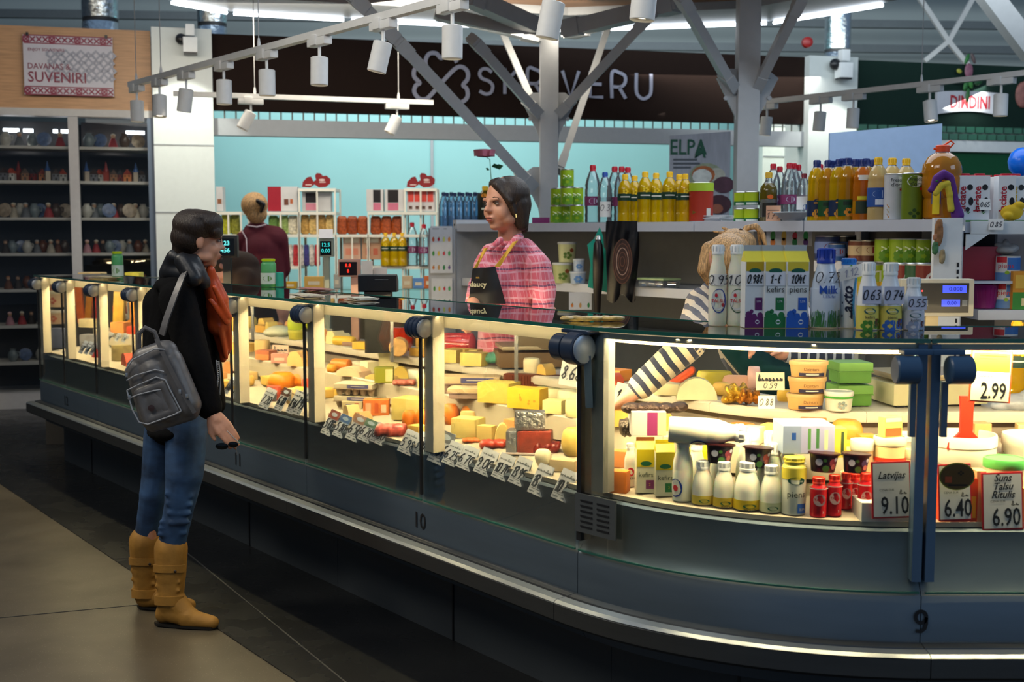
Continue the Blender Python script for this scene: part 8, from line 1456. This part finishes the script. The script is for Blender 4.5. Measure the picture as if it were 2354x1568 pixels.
tx = [('c', W(1172,604,SY+.06), .100, W(1168,690,SY+.05), .125), ('c', W(1168,690,SY+.05), .13, W(1172,800,SY+.07), .15), ('c', W(1135,640,SY-.03), .075, W(1130,700,SY-.03), .085), ('c', W(1128,582,SY+.02), .045, W(1205,576,SY+.06), .058), ('c', W(1205,576,SY+.05), .058, W(1238,614,SY-.01), .060), ('c', W(1128,582,SY+.02), .045, W(1112,612,SY), .048), ('e', W(1170,566,SY+.03), (.075,.08,.03)),
 ('c', W(1113,612,SY), .048, W(1103,660,SY-.02), .046), ('c', W(1100,660,SY-.02), .05, W(1090,700,SY-.1), .042), ('c', W(1236,612,SY-.02), .058, W(1252,665,SY-.04), .054), ('c', W(1252,665,SY-.04), .054, W(1246,728,SY-.10), .046)]
org(s1, 'shirt', tx, pink, .009, 3)
org(s1, 'collar', [('c', W(1150,552,SY-.06), .016, W(1128,572,SY-.06), .012), ('c', W(1190,548,SY-.05), .020, W(1160,580,SY-.085), .014), ('c', W(1192,545,SY+.02), .024, W(1185,555,SY-.05), .020), ('c', W(1128,572,SY-.07), .010, W(1140,560,SY-.07), .012)], pink, .005, 2)
def drape(name, poly, Y, m, t, nx=10, ny=12, bulge=.02, th=.003):   # quad patch between four photo corners TL TR BR BL
    P_ = [W(x, y, Y) for x, y in poly]; o_ = -V(t.location); b = MB()
    b.grid(lambda u, v: (P_[0]*(1-u)*(1-v)+P_[1]*u*(1-v)+P_[2]*u*v+P_[3]*(1-u)*v)+V((0, -bulge*math.sin(PI*u)+.004*math.sin(9*u+6*v), 0))+o_, nx, ny, th=th); return b.build(name, m, t)
drape('apron', [(1087,617),(1138,613),(1162,699),(1078,695)], SY-.125, C('0d0e12', .6, bump=.2), s1, bulge=.03)
drape('apron_strap', [(1114,570),(1121,570),(1095,618),(1088,618)], SY-.115, C('d8a83a', .6), s1, 2, 8, 0); drape('apron_strap', [(1180,556),(1190,553),(1148,614),(1136,614)], SY-.12, C('d8a83a', .6), s1, 2, 8, 0)
p_ = W(1099,654,SY-.162)+b0; b = MB(); b.text('daucy', .030*1.05, p_, 0, bold=.03, rz=R(-8)); b.build('lettering', C('d8d0a0', .5), s1); b = MB(); c_ = W(1098,640,SY-.162)+b0; [b.add([c_+V((-.006+.012*i/3+x, 0, z)) for x, z in ((-.002,0),(.002,0),(0,.008))], [(0,1,2)]) for i in range(4)]; b.build('crown_mark', C('d8a83a', .5), s1)
# ---- blonde saleswoman bending over the curved case
BY = 4.75; s2 = person('blonde saleswoman in a striped shirt bending and reaching into the case', W(1690,700,BY).x, BY+.1)
pr, fH, QH = head(s2, W(1668,604,BY-.05), R(-35), R(50), .96, SKIN2)
stp = stripe_mat('navy_stripes', (.60,.50,.36), [((.75,0,.66),22,.5,(.012,.018,.05),1)], .8); stp2 = stripe_mat('navy_stripes_sleeve', (.012,.018,.05), [((1,0,0),26,.3,(.42,.45,.55),1)], .8); stp3 = stripe_mat('navy_stripes_forearm', (.62,.52,.36), [((.78,0,.62),25,.48,(.012,.018,.05),1)], .8)
lw = lift(1462,898,.40); el = lift(1585,790,.56); shl = W(1615,700,BY-.02); rw = W(1795,808,BY-.12); rel = W(1930,812,BY+.0); shr = W(1800,705,BY+.12); hd_ = lift(1420,930,.36)
pr += [('c', W(1672,625,BY), .050, W(1690,680,BY+.08), .06), ('c', W(1700,700,BY+.15), .08, W(1740,800,BY+.38), .10), ('c', W(1740,800,BY+.38), .11, (W(1740,800,BY+.38).x-.02, BY+.42, .85), .11)]
for sx_ in (-.09, .09): kx = W(1740,800,BY+.38).x+sx_; pr += [('c', (kx, BY+.42, .85), .10, (kx, BY+.40, .48), .06), ('c', (kx, BY+.40, .48), .055, (kx, BY+.42, .05), .04), ('c', (kx, BY+.42, .05), .04, (kx, BY+.30, .04), .035)]
pr += [('c', shl, .03, el, .026), ('c', el, .026, lw, .030), ('c', lw, .030, lw+(hd_-lw)*.3, .028)]+hand(lw+(hd_-lw)*.15, hd_-lw, (0,-.3,-.9), .95, .5, 1)
pr += [('c', shr, .03, rel, .03), ('c', rel, .03, rw, .034)]+hand(rw, W(1730,790,BY-.16)-rw, (0,-.2,-1), .95, .9, -1)
org(s2, 'body', pr, SKIN2, .0065, 2); facebits(s2, fH, QH, .96, '8a6038')
hr = [('e', W(1672,590,BY-.055), (.090,.108,.090)), ('e', W(1690,560,BY-.0), (.082,.09,.06)), ('c', W(1632,575,BY-.06), .035, W(1618,620,BY-.08), .026), ('c', W(1618,620,BY-.08), .026, W(1630,650,BY-.06), .014), ('e', W(1665,625,BY-.0), (.06,.06,.035)), ('c', W(1660,556,BY-.04), .03, W(1702,558,BY), .03), ('e', W(1705,565,BY), (.055,.06,.05))]
org(s2, 'hair', hr, M_blond, .006, 1)
org(s2, 'hair_bun', [('c', W(1704,540,BY), .010, W(1716,524,BY), .012), ('c', W(1716,524,BY), .012, W(1738,520,BY-.01), .012), ('c', W(1738,520,BY-.01), .012, W(1754,540,BY-.01), .010), ('c', W(1754,540,BY-.01), .010, W(1762,572,BY-.01), .006), ('c', W(1700,544,BY), .010, W(1668,532,BY-.02), .007), ('c', W(1698,540,BY), .009, W(1662,524,BY), .006), ('c', W(1690,540,BY), .009, W(1640,532,BY-.02), .004), ('c', W(1744,530,BY), .008, W(1748,568,BY+.02), .006)], M_blond, .004, 1)
b = MB(); b0 = -V(s2.location); b.tube([W(1694,532,BY-.03)+b0, W(1702,527,BY-.035)+b0, W(1712,532,BY-.03)+b0, W(1702,540,BY-.035)+b0, W(1694,532,BY-.03)+b0], .004, 8); b.build('hair_tie', C('3a2014'), s2)
org(s2, 'shirt', [('c', shl, .068, el, .058), ('c', shl, .07, W(1700,700,BY+.12), .12), ('c', W(1700,700,BY+.15), .14, W(1740,800,BY+.38), .16), ('c', W(1700,700,BY+.12), .12, shr, .08), ('e', W(1660,668,BY+.04), (.09,.08,.05))], stp, .009, 3)
org(s2, 'sleeve', [('c', el, .058, el+(lw-el)*.90, .046)], stp3, .007, 2)
org(s2, 'sleeve', [('c', shr, .07, rel, .058), ('c', rel, .056, rel+(rw-rel)*.85, .046)], stp2, .008, 2)
org(s2, 'apron', [('c', W(1700,770,BY+.12), .10, W(1760,830,BY+.22), .12), ('c', W(1760,830,BY+.22), .12, W(1790,860,BY+.25), .11)], C('1c4a50', .7, bump=.3, var=.15), .01, 2)
# ---- woman in burgundy seen from behind
RYB = 9.0; s3 = person('woman with blond hair in a burgundy polo seen from behind at the sweets rack', W(605,600,RYB).x, RYB)
pr, fH, QH = head(s3, W(584,480,RYB), R(172), R(4), .95, SKIN2); bx = W(605,600,RYB).x
pr += [('c', W(588,500,RYB), .05, W(595,530,RYB+.02), .06), ('c', W(603,570,RYB), .13, (bx, RYB, 1.0), .13)]
for sx_ in (-.09, .09): pr += [('c', (bx+sx_, RYB, .95), .10, (bx+sx_, RYB, .50), .06), ('c', (bx+sx_, RYB, .50), .055, (bx+sx_, RYB, .06), .04), ('c', (bx+sx_, RYB, .05), .04, (bx+sx_, RYB+.13, .04), .035)]
pr += [('c', W(560,545,RYB), .05, W(552,610,RYB+.1), .045), ('c', W(552,610,RYB+.1), .04, W(560,640,RYB+.3), .03)]+hand(W(560,640,RYB+.3), (.1,1,0), (0,0,-1), .9, .5)+[('c', W(646,550,RYB), .05, W(650,620,RYB+.1), .045), ('c', W(650,620,RYB+.1), .04, W(640,650,RYB+.3), .03)]+hand(W(640,650,RYB+.3), (-.1,1,0), (0,0,-1), .9, .5, -1)
org(s3, 'body', pr, SKIN2, .009, 2)
org(s3, 'hair', [('e', W(585,472,RYB), (.098,.125,.098)), ('e', W(590,492,RYB-.03), (.078,.08,.07)), ('e', W(598,470,RYB-.08), (.05,.05,.06)), ('c', W(590,505,RYB-.03), .05, W(590,512,RYB-.02), .03)], M_blond, .009, 1)
org(s3, 'hair_clip', [('c', W(592,462,RYB-.14), .016, W(604,470,RYB-.14), .022), ('c', W(604,470,RYB-.14), .02, W(600,486,RYB-.13), .012)], C('14161c', .3), .007, 1)
org(s3, 'polo_shirt', [('c', W(585,545,RYB), .095, W(628,552,RYB), .11), ('c', W(605,575,RYB), .155, W(607,660,RYB), .165), ('c', W(560,550,RYB), .062, W(553,590,RYB+.05), .06), ('c', W(642,560,RYB), .07, W(650,620,RYB+.05), .06), ('e', W(592,526,RYB), (.10,.08,.05))], C('4e0c22', .8, bump=.2), .012, 3)
b = MB(); b0 = -V(s3.location); b.tube([W(568,518,RYB-.07)+b0, W(590,522,RYB-.10)+b0, W(612,516,RYB-.06)+b0], .006, 6); b.tube([W(556,530,RYB-.05)+b0, W(566,548,RYB-.10)+b0, W(568,580,RYB-.12)+b0], .005, 6); b.build('white_piping', C('d0c0c8'), s3)
# ---- stooping person in brown jacket
NY = 7.9; s4 = person('stooping person in a brown jacket beyond the glass counter, half hidden by the customer', W(550,640,NY).x, NY)
bx = W(545,640,NY).x; pr, fH, QH = head(s4, W(497,612,NY-.12), R(-60), R(50), .95, SKIN2)
pr += [('c', W(510,620,NY-.08), .05, W(530,620,NY), .06), ('c', W(545,640,NY), .13, (bx+.1, NY+.12, .95), .14)]
for sx_ in (-.09, .09): pr += [('c', (bx+.1+sx_, NY+.12, .9), .10, (bx+.1+sx_, NY+.08, .48), .06), ('c', (bx+.1+sx_, NY+.08, .48), .055, (bx+.1+sx_, NY+.1, .06), .04), ('c', (bx+.1+sx_, NY+.1, .05), .04, (bx+.1+sx_, NY-.02, .04), .035)]
pr += [('c', W(560,640,NY-.1), .05, W(550,690,NY-.15), .04), ('c', W(550,690,NY-.15), .04, W(530,700,NY-.3), .03)]+hand(W(530,700,NY-.3), (-.3,-1,-.1), (0,0,-1), .9, .6)
org(s4, 'body', pr, SKIN2, .01, 2)
org(s4, 'jacket', [('c', W(545,625,NY), .14, W(562,660,NY), .165), ('e', W(552,612,NY), (.13,.12,.10)), ('c', W(562,660,NY), .16, (bx+.1, NY+.12, .85), .17), ('c', W(562,640,NY-.1), .075, W(552,690,NY-.15), .06)], C('2a1a12', .75, bump=.3, var=.2), .012, 3)
org(s4, 'hair', [('e', W(497,606,NY-.1), (.09,.10,.085))], M_hair, .01, 1)
